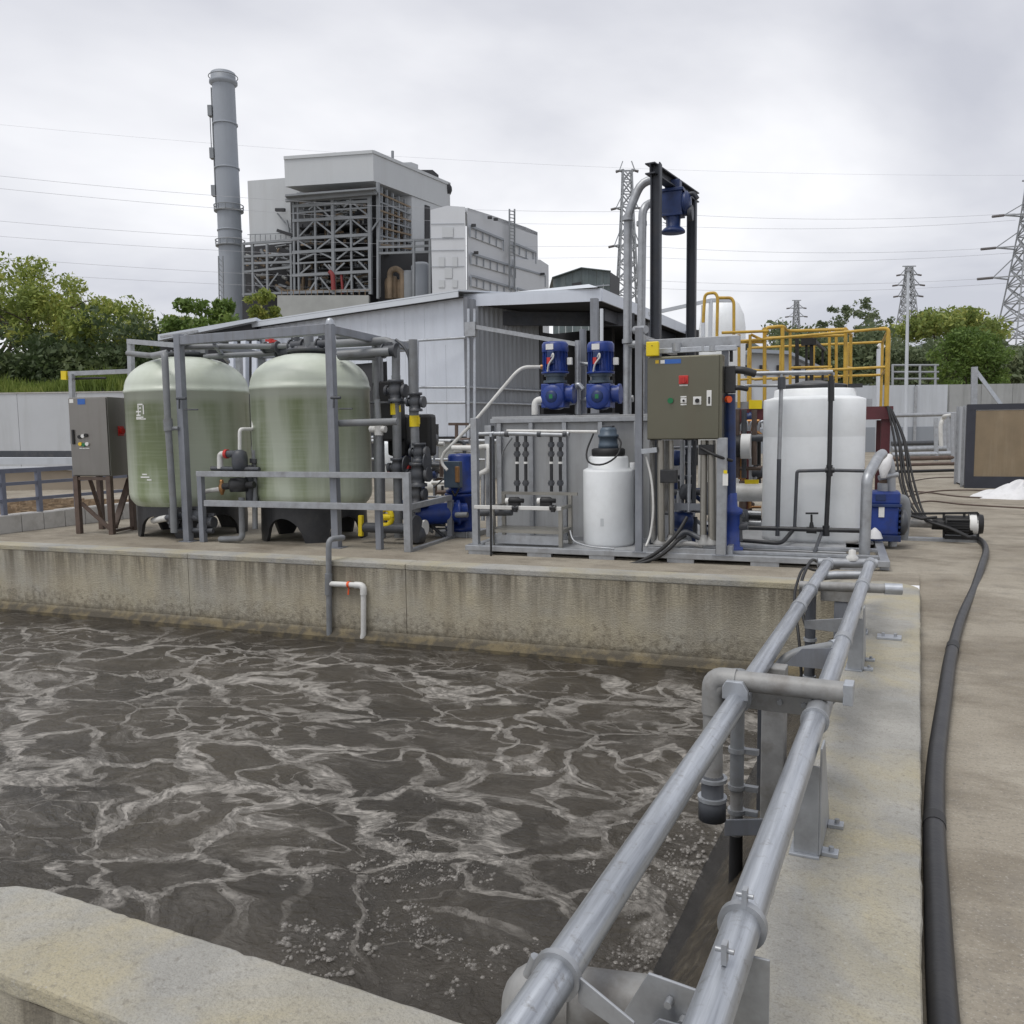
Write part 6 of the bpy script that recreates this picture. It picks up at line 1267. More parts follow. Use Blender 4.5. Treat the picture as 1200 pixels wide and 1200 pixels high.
one('kick_board', yellowbr, t, lambda b: b.bar(PV(878, 474, vy0-.02), PV(893, 474, vy0-.02), 0.02, 0.14))
for z in (zrt-0.02, (zrt+zd)/2): rl(Q(uy0, vy1-0.05, z), Q(uy1, vy1-0.05, z)); rl(Q(uy1, vy0+0.05, z), Q(uy1, vy1-0.05, z))
for k in range(5): ps(Q(uy0+(uy1-uy0)*k/4, vy1-0.05, zd-0.02), Q(uy0+(uy1-uy0)*k/4, vy1-0.05, zrt-0.02), 0.024)
for x in (868, 884, 905): one('ladder_rung', yellow, t, lambda b: b.cyl(PV(x, 445, vy0+.3), PV(x+14, 444, vy0+.3), 0.018, n=8))
t = thing('appliance_rig', 'black steel frame of an appliance standing on the yellow platform', 'frame', PV(950, 470, vy0+0.7))
for x, y0_ in ((934, 395), (951, 396), (945, 402), (964, 408)): one('post', black, t, lambda b: b.bar(PV(x, y0_, vy0+.9 if x != 964 else vy0+2), PV(x, 470, vy0+.9 if x != 964 else vy0+2), 0.06 if x in (934, 951) else 0.04))
one('beam', black, t, lambda b: b.bar(PV(934, 395, vy0+.9), PV(952, 396, vy0+.9), 0.05)); one('beam', black, t, lambda b: b.bar(PV(951, 397, vy0+.9), PV(966, 410, vy0+2), 0.05))
one('block', black, t, lambda b: b.frame(PV(948, 401, vy0+.9), UX, VX, ZA, 0.12, 0.1, 0.05))
t = thing('yellow_hoops', 'bent yellow handrail hoops above the platform left end', 'handrail', PV(840, 400, 5.0))
pipe('hoop', yellow, t, [P_(824, 378, 5), P_(826, 344, 5), P_(838, 343, 5), P_(841, 348, 5), P_(840, 400, 5)], 0.025, 0.12, 10)
pipe('hoop', yellow, t, [P_(842, 349, 5.2), P_(857, 349, 5.2), P_(860, 354, 5.2), P_(860, 392, 5.2)], 0.025, 0.12, 10)
rl_ = one('rail', yellow, t, lambda b: b.cyl(P_(846, 390, 5), P_(900, 388, 5.3), 0.024, n=10))
# white silo dome and its pale frame behind the gantry
t = thing('white_dome_tank', 'white domed tank with pale strut frame right of the gantry', 'tank', D(848, 440, 19))
dq = D(846, 420, 19); one('vessel', white, t, lambda b: b.lathe(Vector((dq.x, dq.y, GZ)), [(0.001, 0), (0.5, 0), (0.5, D(846, 385, 19).z-GZ), (0.46, D(846, 370, 19).z-GZ), (0.36, D(846, 358, 19).z-GZ), (0.2, D(846, 351, 19).z-GZ), (0.001, D(846, 349, 19).z-GZ)], 28))
for a_, b_ in (((833, 352), (760, 368)), ((833, 352), (832, 400)), ((833, 352), (858, 352)), ((824, 358), (824, 395))): one('strut', fencewhite, t, lambda b: b.bar(D(*a_, 17), D(*b_, 17), 0.07))

# ================================================================== PIPE CLUTTER BEHIND THE SKID
t = thing('rear_pipework', 'tangle of dark and pale process pipes between panel and white tank', 'pipework', PV(875, 630, 4.5))
vz = 4.4
pipe('main_pipe', whitepipe, t, [P_(848, 577, vz), P_(895, 577, vz)], 0.14, 0, 16)
pipe('pipe', brownsteel, t, [P_(850, 549, vz), P_(892, 549, vz)], 0.03); pipe('pipe', pvc, t, [P_(848, 515, vz), P_(895, 513, vz)], 0.06)
for x in (864, 872, 884): pipe('pipe', brownsteel if x != 872 else pvc, t, [P_(x, 480, vz), P_(x, 560 if x != 884 else 545, vz)], 0.04)
one('white_drum', labelwhite, t, lambda b: b.cyl(P_(869, 523, vz-.1), P_(880, 523, vz-.1), 0.19, n=20)); one('motor', black, t, lambda b: b.cyl(P_(853, 523, vz), P_(868, 523, vz), 0.17, n=18))
one('yellow_cap', yellowbr, t, lambda b: b.bar(P_(873, 566, vz), P_(889, 566, vz), 0.08, 0.10))
for y in (601, 612, 604): pipe('pipe', galv if y != 604 else black, t, [P_(862, y, vz-.3), P_(892, y+1, vz-.3)], 0.045)
one('valve', pvc, t, lambda b: (b.lathe(P_(868, 605, vz-.4), [(0.001, -0.12), (0.10, -0.1), (0.12, 0), (0.10, 0.1), (0.001, 0.12)], 14),))
for x in (858, 868, 878, 888): one('loop', galv_new if x % 20 else brass, t, lambda b: b.tube([P_(x, 505, vz+.2), P_(x+2, 495, vz+.2), P_(x+7, 493, vz+.2), P_(x+9, 505, vz+.2)], 0.02, 8, 0.08))
t = thing('yard_pipe_run', 'low grey pipe run and rails crossing the yard beyond the manifold', 'pipework', PV(500, 560, 8))
pipe('pipe', galv, t, [P_(436, 517, 8), P_(610, 517, 8.5)], 0.05); pipe('pipe', galv, t, [P_(436, 538, 7.5), P_(580, 539, 8)], 0.03)
pipe('pipe', whitepipe, t, [P_(496, 570, 6.5), P_(545, 570, 6.5)], 0.13, 0, 16); pipe('pipe', galv, t, [P_(436, 513, 9), P_(470, 512, 9)], 0.05)
for x in (455, 512, 560): one('stand', steelgrey, t, lambda b: b.bar(P_(x, 517, 8), P_(x, 575, 8), 0.06))
for x in (512, 535): one('stand', black if x == 512 else brownsteel, t, lambda b: b.bar(P_(x, 497, 8.5), P_(x, 517, 8.5), 0.06))
one('tee_handle', brownsteel, t, lambda b: b.bar(P_(526, 497, 8.5), P_(549, 497, 8.5), 0.06))
t = thing('white_barrel', 'white upright cylinder glimpsed behind the manifold risers', 'cylinder', PV(452, 560, 6.5))
one('vessel', white, t, lambda b: b.lathe(PV(452, 575, 6.5), [(0.001, 0), (0.2, 0), (0.2, 0.95), (0.16, 1.0), (0.001, 1.02)], 20)); one('strap', galv, t, lambda b: b.cyl(PV(452, 545, 6.5), PV(452, 543, 6.5), 0.21, n=20))
cl = random.Random(11)
def clutter(name, label, x0, x1, y0, y1, v0_, v1_, n_, mats, rmax):
    t = thing(name, label, 'pipework', PV((x0+x1)/2, y1, v1_))
    for k in range(n_):
        x = cl.uniform(x0, x1); y = cl.uniform(y0, y1); v = cl.uniform(v0_, v1_); m_ = cl.choice(mats); r_ = cl.uniform(0.015, rmax)
        kind = cl.random()
        if kind < 0.4: pipe('upright', m_, t, [P_(x, y, v), P_(x+cl.uniform(-.4, .4), min(y1, y+cl.uniform(15, 60)), v)], r_, 0, 8)
        elif kind < 0.75: pipe('run', m_, t, [P_(x, y, v), P_(min(x1, x+cl.uniform(8, 34)), y+cl.uniform(-.8, .8), v)], r_, 0, 8)
        elif kind < 0.9:
            q = P_(x, y, v); pipe('elbow', m_, t, [q, q+UX*cl.choice((-1, 1))*0.25, q+UX*0.25*cl.choice((-1, 1))-ZA*0.4], r_, 0.08, 8)
        else: one('valve', cl.choice((pvc, bluedk, blackpl)), t, lambda b: b.lathe(P_(x, y, v), [(0.001, -0.1), (0.09, -0.09), (0.07, -0.03), (0.10, 0), (0.07, 0.03), (0.09, 0.09), (0.001, 0.1)], 12, cl.choice((UX, ZA))))
clutter('rear_valve_rack', 'jumble of thin pipes and valves seen between manifold and blue pump', 498, 556, 512, 600, 4.2, 6.0, 34, (galv, pvc, whitepipe, brownsteel, steelgrey), 0.045)
clutter('side_valve_rack', 'dense brown and dark piping visible left of the large white tank', 852, 892, 482, 618, 4.9, 6.2, 44, (brownsteel, pvc, galv, black, brass), 0.05)
clutter('low_valve_rack', 'small pipes and fittings under the control panel behind the conduits', 768, 840, 522, 630, 1.75, 2.1, 30, (pvc, galv, bluedk, steelgrey, black), 0.035)
clutter('tank_foot_fittings', 'small dark fittings on the pad between rack and thin post', 404, 548, 590, 632, 2.4, 3.8, 30, (pvc, galv, black, pvcl), 0.05)
# grey pipe racks by the far right fence
t = thing('yard_rack', 'grey pipe rack lying along the yard left of the container', 'pipe rack', D(1090, 545, 36))
for y, d_, m_, r_ in ((487, 42, galv, 0.10), (520, 42, pvc, 0.12), (527, 38, galv, 0.12), (538, 34, brownsteel, 0.09), (545, 31, brownsteel, 0.06), (553, 28, black, 0.05), (533, 36, galv_new, 0.10)): pipe('pipe', m_, t, [D(1045, y, d_), D(1126 if y != 553 else 1120, y-2, d_)], r_)
for x, y0_, y1_, d_ in ((1107, 487, 530, 40), (1117, 484, 545, 34), (1122, 484, 556, 30), (1112, 488, 535, 37), (1097, 490, 540, 36)): one('post', galv, t, lambda b: b.bar(D(x, y0_, d_), D(x, y1_, d_), 0.16))
pipe('bent_pipe', whitepipe, t, [D(1103, 525, 38), D(1102, 498, 38), D(1106, 488, 38), D(1122, 486, 36)], 0.09, 0.3)
t = thing('ground_cables', 'thin brown cables trailing over the yard before the container', 'cable', W(1120, 580))
for ys_ in ((576, 578, 583, 586), (583, 577, 575, 577), (566, 561, 560, 563), (593, 588, 592, 597)):
    pts = [W(x, y)+ZA*0.015 for x, y in zip((1062, 1090, 1130, 1215), ys_)]; pipe('cable', brownsteel, t, spl(pts), 0.018, 0, 6)

# ================================================================== CLAD HALL WITH CANOPY
DC = 27.5
K0 = D(546, 345, DC); hz = K0.z; g0 = Vector((K0.x, K0.y, GZ))
def pl(x, y, z):                                              # point at pixel x on the horizontal level z
    d = ray(x, y); return CAM + d*((z-CAMH)/d.z)
E1 = pl(255, 388.5, hz); dL = Vector((E1.x-K0.x, E1.y-K0.y, 0)); lenL = dL.length; dL.normalize()
dR = Vector((-dL.y, dL.x, 0)); dR = dR if dR.dot(Vector((FW.x, FW.y, 0))) > 0 else -dR
t = thing('clad_hall', 'pale corrugated steel hall with open dark canopy behind the skid', 'hall', g0)
zbse = D(546, 512, DC).z
def corr(name, m, p0, d, nrm, wdt, z0, z1, ribs, amp):        # one ribbed cladding sheet
    vs = []; n = ribs*4
    for k in range(n+1):
        s_ = wdt*k/n; o_ = amp if k % 4 in (1, 2) else 0.0
        for z in (z0, z1): vs.append(Vector((p0.x, p0.y, 0))+d*s_+nrm*o_+ZA*z)
    b = MB(); b.add(vs, [(2*k, 2*k+2, 2*k+3, 2*k+1) for k in range(n)]); return b.build(name, m, t)
nL = Vector((dL.y, -dL.x, 0)); nL = nL if nL.dot(CAM-g0) > 0 else -nL
nR = Vector((dR.y, -dR.x, 0)); nR = nR if nR.dot(Vector((1, 0, 0))) > 0 else -nR
W1 = 0.95
def s_hall(x):
    lo_, hi_ = 0.0, lenL
    for _ in range(40):
        m_ = (lo_+hi_)/2; p = g0+dL*m_+ZA*2-CAM
        if 600+FPX*p.dot(RT)/p.dot(FW) > x: lo_ = m_
        else: hi_ = m_
    return lo_
opening = (s_hall(446), s_hall(316))
def prof(s_): return hz - 0.10                                # eave level
k = 0; s_ = 0.0; Ltot = lenL*0.86
while s_ < Ltot:
    z0 = zbse
    if opening[0] <= s_+W1/2 <= opening[1]: z0 = D(400, 424, 30).z
    corr('cladding_sheet', cladding, g0+dL*s_, dL, nL, W1-0.006, z0, prof(s_), 2, 0.02); s_ += W1
s_ = 0.0
while s_ < 3.2: corr('cladding_sheet', cladding_shaded, g0+dR*s_, dR, nR, W1-0.006, zbse, hz-0.12, 4, 0.03); s_ += W1
one('base_wall', plantconc, t, lambda b: (b.prism([g0-nL*0.15+nR*0.02, g0+dL*Ltot-nL*0.15, g0+dL*Ltot-nL*0.4, g0-nL*0.4], ZA*(zbse-GZ-0.06)),))
one('base_wall', plantconc, t, lambda b: (b.prism([g0-nR*0.12+dR*0.3, g0+dR*3.75-nR*0.12, g0+dR*3.75-nR*0.4, g0+dR*0.3-nR*0.4], ZA*(zbse-GZ-0.06)),))
one('drip_flashing', black, t, lambda b: b.bar(g0+ZA*(zbse-GZ-0.03)+nL*0.03, g0+dL*Ltot+ZA*(zbse-GZ-0.03)+nL*0.03, 0.06, 0.09)); one('drip_flashing', black, t, lambda b: b.bar(g0+ZA*(zbse-GZ-0.03)+nR*0.04, g0+dR*3.8+ZA*(zbse-GZ-0.03)+nR*0.04, 0.06, 0.09))
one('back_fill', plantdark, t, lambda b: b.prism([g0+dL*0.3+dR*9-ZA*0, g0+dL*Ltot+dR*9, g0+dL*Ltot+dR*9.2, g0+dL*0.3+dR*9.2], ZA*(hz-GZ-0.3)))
one('opening_shade', plantdark, t, lambda b: b.prism([g0+dL*opening[0]-nL*0.08, g0+dL*opening[1]-nL*0.08, g0+dL*opening[1]-nL*0.14, g0+dL*opening[0]-nL*0.14], ZA*(D(400, 424, 30).z-GZ+0.2)))  # near-black sheet stands in for the shade inside the opening
one('corner_trim', steelgrey, t, lambda b: b.bar(g0+ZA*(zbse-GZ)+nL*0.03+nR*0.03, g0+ZA*(hz-GZ-0.1)+nL*0.03+nR*0.03, 0.14))
# roof over the long left side: fascia and pitched sheet
one('eave_fascia', roofmat, t, lambda b: b.prism([K0+nL*0.35+ZA*0.05, K0+dL*(lenL+1.2)+nL*0.35+ZA*0.05, K0+dL*(lenL+1.2)+nL*0.35-ZA*0.12, K0+nL*0.35-ZA*0.12], nL*0.03))
one('roof_sheet', roofmat, t, lambda b: b.prism([K0+nL*0.38+ZA*0.06, K0+dL*(lenL+1.2)+nL*0.38+ZA*0.06, K0+dL*(lenL+1.2)-nL*7+ZA*0.66, K0-nL*7+ZA*0.66], ZA*0.05))
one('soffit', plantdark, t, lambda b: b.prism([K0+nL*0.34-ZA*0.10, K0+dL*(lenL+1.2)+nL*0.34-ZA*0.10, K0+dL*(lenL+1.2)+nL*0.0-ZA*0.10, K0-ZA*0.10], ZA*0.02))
# canopy
zc2 = hz+0.02
C1 = pl(543, 347, zc2); C2 = pl(705, 340, zc2); C3 = pl(838, 397, zc2); C4 = C3 + dL*6
dC = [C1, C2, C3, C3+dL*7.5, C1+dR*8]
one('canopy_roof', roofmat, t, lambda b: b.prism([p+ZA*0.002 for p in dC], ZA*0.06))
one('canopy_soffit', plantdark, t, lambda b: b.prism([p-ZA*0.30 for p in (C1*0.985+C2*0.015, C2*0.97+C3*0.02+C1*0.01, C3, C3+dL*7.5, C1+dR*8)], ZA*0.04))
one('canopy_fascia', cladding, t, lambda b: b.bar(C1-ZA*0.17, C2-ZA*0.17, 0.06, 0.34)); one('canopy_fascia', cladding, t, lambda b: b.bar(C2-ZA*0.17, C3-ZA*0.17, 0.06, 0.34))
pkt = pl(690, 333, hz+0.55)
one('roof_ridge', roofmat, t, lambda b: b.add([C1+ZA*0.07+dR*0.6, C2+ZA*0.07-dR*0.2, C3+ZA*0.07, C3+dL*5+ZA*0.5, pkt], [(0, 1, 4), (1, 2, 4), (2, 3, 4), (3, 0, 4)]))
one('girder', darkbeam, t, lambda b: b.bar(C1*0.96+C2*0.04+dR*1.2-ZA*0.62, C2*0.8+C3*0.2-ZA*0.55, 0.16, 0.45)); one('girder', darkbeam, t, lambda b: b.bar(C2*0.92+C3*0.08+dL*0.5-ZA*0.55, C3+dL*0.5-ZA*0.55, 0.14, 0.4))  # girders coloured dark to paint the gloom under the canopy
cp0 = PV(697, 500, UV(C2)[1]+1.0)
for x, dv_ in ((697, 27), (757, 33)):
    q = D(x, 450, dv_); one('column', steelgrey, t, lambda b: b.bar(Vector((q.x, q.y, GZ)), Vector((q.x, q.y, zc2-0.32)), 0.22))
one('downpipe', fencewhite, t, lambda b: b.bar(D(705, 362, 26.6), D(705, 480, 26.6), 0.09))
one('inner_wall', plantdark, t, lambda b: b.prism([g0+dR*3.4-nR*3.5, g0+dR*15-nR*3.5, g0+dR*15-nR*3.7, g0+dR*3.4-nR*3.7], ZA*(hz-GZ-0.25)))  # this wall and the next two: hall shade painted on as near-black
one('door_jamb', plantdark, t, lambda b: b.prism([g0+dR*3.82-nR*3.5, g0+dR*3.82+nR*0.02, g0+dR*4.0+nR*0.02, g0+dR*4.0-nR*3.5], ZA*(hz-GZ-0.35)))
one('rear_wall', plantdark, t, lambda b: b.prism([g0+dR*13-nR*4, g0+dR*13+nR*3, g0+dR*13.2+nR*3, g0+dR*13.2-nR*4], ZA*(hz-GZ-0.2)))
# cable conduits on the hall
for y in (399, 454, 472):
    one('wall_conduit', galv_new, t, lambda b: b.cyl(D(468, y+(2 if y == 399 else 0), 28.6)+nL*0.1, D(546, y-3 if y == 399 else y, DC)+nL*0.12+nR*0.1, 0.045, n=8))
    if y > 400: one('wall_conduit', galv_new, t, lambda b: b.cyl(D(546, y, DC)+nL*0.12+nR*0.12, g0+dR*3.8+nR*0.12+ZA*(D(546, y, DC).z-GZ), 0.045, n=8))
one('cable_tray', galv, t, lambda b: b.bar(D(552, 382, DC-.4), D(680, 404, DC-3), 0.10, 0.12))
for x in (549, 556): one('wall_conduit', galv_new, t, lambda b: b.cyl(D(x, 362, DC-.35), D(x, 520, DC-.35), 0.05, n=8))
one('wall_conduit', galv_new, t, lambda b: b.cyl(D(494, 400, 28)+nL*0.2, D(494, 505, 28)+nL*0.2, 0.06, n=8)); one('tray_bracket', galv, t, lambda b: b.frame(D(552, 386, DC-.45), UX, VX, ZA, 0.18, 0.1, 0.22))
# low lean-to roof at the left end
t2 = thing('lean_to', 'dark open lean-to with pale roof edge left of the hall', 'lean-to', g0+dL*(lenL+2))
q0 = pl(200, 385, hz-0.9) ; q1 = pl(300, 379, hz-0.35)
one('roof_edge', roofmat, t2, lambda b: b.prism([D(185, 392, 33), D(300, 372, 34), D(300, 376, 34), D(185, 399, 33)], Vector((FW.x, FW.y, 0))*3))
one('under_wall', plantdark, t2, lambda b: b.prism([D(188, 398, 33.4), D(300, 376, 34.4), D(300, 552, 34.4), D(188, 554, 33.4)], Vector((FW.x, FW.y, 0))*2))
for x in (273, 287, 300, 318): one('post', cladding, t2, lambda b: b.bar(D(x, 400, 32.5), D(x, 556, 32.5), 0.22))
one('rail_pipe', galv, t2, lambda b: b.bar(D(188, 395, 32.8), D(232, 388, 32.8), 0.08))

# ================================================================== FAR RIGHT: FENCE, POLES
DF = 52
t = thing('panel_fence', 'white sheet panel fence across the far right of the yard', 'fence', D(1080, 522, DF))
f0, f1 = D(840, 463, DF), D(1112, 449, DF); dF = Vector((f1.x-f0.x, f1.y-f0.y, 0)); lF = dF.length; dF.normalize(); nF = Vector((dF.y, -dF.x, 0)); ztf = D(1080, 451, DF).z
npan = 7; pw = lF/npan
for k in range(npan):
    a = Vector((f0.x, f0.y, 0))+dF*(pw*k+0.05); one('panel', fencewhite, t, lambda b: b.prism([a+ZA*GZ, a+dF*(pw-0.1)+ZA*GZ, a+dF*(pw-0.1)+ZA*GZ-nF*0.06, a+ZA*GZ-nF*0.06], ZA*(ztf-GZ)))
    one('post', galv, t, lambda b: b.bar(a-dF*0.05+ZA*GZ+nF*0.05, a-dF*0.05+ZA*(ztf-0.05)+nF*0.05, 0.16))
    one('kick_sheet', chimgrey, t, lambda b: b.prism([a+ZA*GZ+nF*0.03, a+dF*(pw-0.12)+ZA*GZ+nF*0.03, a+dF*(pw-0.12)+ZA*GZ+nF*0.01, a+ZA*GZ+nF*0.01], ZA*1.5))
t = thing('concrete_wall', 'grey streaked concrete boundary wall behind the container', 'wall', D(1160, 522, DF))
q = Vector((f1.x, f1.y, 0))
for k in range(6):
    a = q+dF*(0.1+k*1.9); one('wall_panel', mat('boundary_concrete', (0.33, 0.34, 0.34), 0.85, 0, 0.12, 0.8, dirt=(0.17, 0.175, 0.17), dirtamt=0.6, streak=1, dscale=0.5), t, lambda b: b.prism([a+ZA*GZ, a+dF*1.88+ZA*GZ, a+dF*1.88-nF*0.25+ZA*GZ, a-nF*0.25+ZA*GZ], ZA*(ztf-GZ)))
t = thing('lamp_post', 'slim pale pole standing in front of the white panel fence', 'pole', D(1061, 470, 48))
one('pole', fencewhite, t, lambda b: b.cyl(D(1060.5, 532, 48), D(1064.5, 318, 48), 0.12, 0.07, n=12)); one('top_cap', galv, t, lambda b: b.cyl(D(1064.5, 318, 48), D(1064.5, 316, 48), 0.14, n=12))
t = thing('flood_light', 'short pale post with small lamp head behind the yellow railing', 'lamp post', D(1031, 470, 46))
one('post', fencewhite, t, lambda b: b.cyl(D(1030, 533, 46), D(1031, 409, 46), 0.2, 0.16, n=10)); one('lamp_head', labelwhite, t, lambda b: b.bar(D(1030, 403, 46), D(1035, 408, 46), 0.25))
for y in (0, 1, 2):
    pass
t = thing('rail_line', 'grey metal railing beyond the white fence near the slim pole', 'railing', D(1075, 450, 58))
for y in (428, 436, 444): one('rail', pylonmat, t, lambda b: b.cyl(D(1045, y, 58), D(1100, y, 58), 0.07, n=8))
for x in (1046, 1062, 1078, 1096): one('post', pylonmat, t, lambda b: b.bar(D(x, 428, 58), D(x, 525, 58), 0.14))
t = thing('far_house', 'small pale building with grey roof seen through the yellow railing', 'building', D(900, 470, 70))
one('wall', plantwhite, t, lambda b: b.prism([D(862, 527, 70), D(945, 526, 70), D(945, 425, 70), D(925, 412, 70), D(880, 410, 70), D(862, 418, 70)], Vector((FW.x, FW.y, 0))*8))
one('roof', chimgrey, t, lambda b: b.prism([D(858, 420, 69), D(880, 409, 69), D(925, 411, 69), D(985, 440, 69), D(985, 443, 69), D(925, 415, 69), D(880, 413, 69), D(858, 424, 69)], Vector((FW.x, FW.y, 0))*10))
for x in (870, 890, 910, 930): one('window', plantdark, t, lambda b: b.prism([D(x, 440, 69.9), D(x+8, 440, 69.9), D(x+8, 428, 69.9), D(x, 428, 69.9)], Vector((FW.x, FW.y, 0))*-0.1))

# ================================================================== FAR LEFT: KERB, RAILING, WALL
t = thing('white_kerb', 'low pale block kerb at the left edge below the blue-grey railing', 'kerb', W(40, 625))
k0, k1 = W(-60, 634), W(165, 606); dk = (k1-k0); lk = dk.length; dk.normalize(); nk = Vector((dk.y, -dk.x, 0))
zk_ = 0.30
nb = 9
for k in range(nb):
    a = k0+dk*(lk/nb*k); one('block', kerbmat, t, lambda b: b.prism([a, a+dk*(lk/nb-0.012), a+dk*(lk/nb-0.012)-nk*0.3, a-nk*0.3], ZA*(zk_+random.uniform(-.01, .01))), 0.01)
t = thing('blue_railing', 'blue-grey steel railing on the kerb at the left edge', 'railing', W(40, 620))
def ry(x, y): return pl(x, y, zk_) 
rb = k0-nk*0.15; 
def rp(s_, z): return rb+dk*s_+ZA*(z-rb.z)
sA = None
hts = (D(5, 553, (rp(1.0, 0)-CAM).dot(FW)).z,)
def s_at(x):                                                   # distance along the kerb line whose picture column is x
    lo_, hi_ = -2.0, lk
    for _ in range(40):
        m_ = (lo_+hi_)/2; p = rp(m_, 0.5)-CAM; xx = 600+FPX*p.dot(RT)/p.dot(FW)
        if xx < x: lo_ = m_
        else: hi_ = m_
    return lo_
ztr = 1.02
for x in (4, 46, 90, 128): one('post', bluerail, t, lambda b: b.bar(rp(s_at(x), zk_-0.02), rp(s_at(x), ztr), 0.075))
for z in (ztr, 0.80, 0.52): one('rail', bluerail, t, lambda b: b.bar(rp(-1.5, z), rp(lk, z), 0.06, 0.075 if z == ztr else 0.055))
t = thing('white_wall', 'long pale boundary wall at the left below the grass and trees', 'wall', D(40, 540, 42))
w0, w1 = D(-260, 465, 44), D(300, 465, 44); dW = Vector((w1.x-w0.x, w1.y-w0.y, 0)); lw = dW.length; dW.normalize(); nW = Vector((dW.y, -dW.x, 0))
nb = 8
for k in range(nb):
    a = Vector((w0.x, w0.y, GZ))+dW*(lw/nb*k); one('wall_panel', mat('pale_wall', (0.50, 0.52, 0.545), 0.75, 0, 0.05, 0.5, dirt=(0.34, 0.35, 0.34), dirtamt=0.35, streak=1, dscale=0.4), t, lambda b: b.prism([a, a+dW*(lw/nb-0.02), a+dW*(lw/nb-0.02)-nW*0.3, a-nW*0.3], ZA*(w0.z-GZ)))
one('coping', kerbmat, t, lambda b: b.prism([Vector((w0.x, w0.y, w0.z))+nW*0.04, Vector((w1.x, w1.y, w0.z))+nW*0.04, Vector((w1.x, w1.y, w0.z))-nW*0.34, Vector((w0.x, w0.y, w0.z))-nW*0.34], ZA*0.06))
t = thing('tan_basin_wall', 'tan low basin wall with dark rim beyond the blue-grey railing', 'wall', D(40, 590, 24))
a0, a1 = D(-200, 553, 26), D(280, 553, 26)
one('wall', tanwall, t, lambda b: b.prism([Vector((a0.x, a0.y, -0.3)), Vector((a1.x, a1.y, -0.3)), Vector((a1.x, a1.y, -0.3))+Vector((FW.x, FW.y, 0))*0.5, Vector((a0.x, a0.y, -0.3))+Vector((FW.x, FW.y, 0))*0.5], ZA*(a0.z+0.3)))
one('rim', fencewhite, t, lambda b: b.bar(D(-200, 549, 26), D(280, 549, 26), 0.3, 0.09)); one('rim_pipe', pvc, t, lambda b: b.bar(D(-200, 532, 30), D(280, 532, 30), 0.25, 0.22))
one('rim_shelf', fencewhite, t, lambda b: b.bar(D(-200, 540, 29), D(280, 540, 29), 0.5, 0.22))
sheet('soil_strip', soil, [[(D(-200, 560, 10)*0+W(-200, 625))-ZA*0+Vector((0, 0, 0.006))+dk*0-nk*0.35, W(200, 602)+Vector((0, 0, 0.006))-nk*0.2, W(200, 584)+Vector((0, 0, 0.006)), W(-200, 590)+Vector((0, 0, 0.006))]])
b = MB()
for k in range(700):                                          # rubble on the soil strip
    p = W(random.uniform(-20, 180), random.uniform(588, 606)); r_ = random.uniform(0.02, 0.10)
    b.frame(p+ZA*r_*0.4, Vector((1, 0, 0.1)).normalized(), Vector((random.random(), 1, 0)).normalized(), ZA, r_*random.uniform(.6, 1.4), r_*random.uniform(.5, 1), r_*0.5)
o = b.build('rubble', mat('rubble', (0.27, 0.20, 0.13), 0.9, 0, 0.4, 4)); o['kind'] = 'stuff'; o['label'] = 'brown rubble and rods on the soil beyond the railing'; o['category'] = 'rubble'

# ================================================================== POWER STATION
def npx(p): q = p-CAM; d = q.dot(FW); return d
HOR = Vector((FW.x, FW.y, 0)).normalized()
def zcol(x, y, base):                                          # height at which the picture row y meets the upright through base
    d = ray(x, y); return CAMH + d.z*((Vector((base.x, base.y, 0))-Vector((CAM.x, CAM.y, 0))).dot(HOR)/d.dot(HOR))
DCH = 155.0
t = thing('chimney', 'tall round grey chimney stack with ring platforms left of the boiler house', 'chimney', D(272, 500, DCH))
pt, pb = D(262.5, 86, DCH), D(273, 360, DCH)
ax = Vector((D(273, 360, DCH).x, D(273, 360, DCH).y, 0))
zch = lambda y: zcol(268, y, ax)
rc = lambda wpx: wpx*DCH/FPX/2*0.95
chb = Vector((D(270.5, 300, DCH).x, D(270.5, 300, DCH).y, 0)); tilt = 0
one('shaft', chimgrey, t, lambda b: b.lathe(chb, [(rc(29), GZ), (rc(28.5), zch(300)), (rc(27.5), zch(200)), (rc(26.5), zch(95)), (rc(26.5), zch(88))], 36))
one('cap', chimgrey, t, lambda b: b.lathe(chb, [(rc(27), zch(98)), (rc(33), zch(96)), (rc(33), zch(93)), (rc(29), zch(92)), (rc(29), zch(84)), (rc(26), zch(83)), (rc(25), zch(86)), (0.01, zch(87))], 36))
for y in (145, 197, 270): one('band', chimgrey, t, lambda b: b.lathe(chb, [(rc(28.2), zch(y)), (rc(29.8), zch(y)), (rc(29.8), zch(y-1.6)), (rc(28.2), zch(y-1.6))], 36))
for y in (247, 288):
    one('ring_platform', plantsteel, t, lambda b: b.lathe(chb, [(rc(28), zch(y)), (rc(35), zch(y)), (rc(35), zch(y-1.6)), (rc(28), zch(y-1.6))], 36))
    one('ring_rail', plantsteel, t, lambda b: b.tube([chb+Vector((rc(35)*math.cos(k*math.pi/12), rc(35)*math.sin(k*math.pi/12), zch(y-7))) for k in range(25)], 0.09, 6))
    for k in range(12): one('rail_post', plantsteel, t, lambda b: b.bar(chb+Vector((rc(35)*math.cos(k*math.pi/6), rc(35)*math.sin(k*math.pi/6), zch(y-1.6))), chb+Vector((rc(35)*math.cos(k*math.pi/6), rc(35)*math.sin(k*math.pi/6), zch(y-7))), 0.12))
one('ring_rail', plantsteel, t, lambda b: b.tube([chb+Vector((rc(34)*math.cos(k*math.pi/12), rc(34)*math.sin(k*math.pi/12), zch(88))) for k in range(25)], 0.08, 6))
lr = -RT.normalized(); lr = Vector((lr.x, lr.y, 0)).normalized()
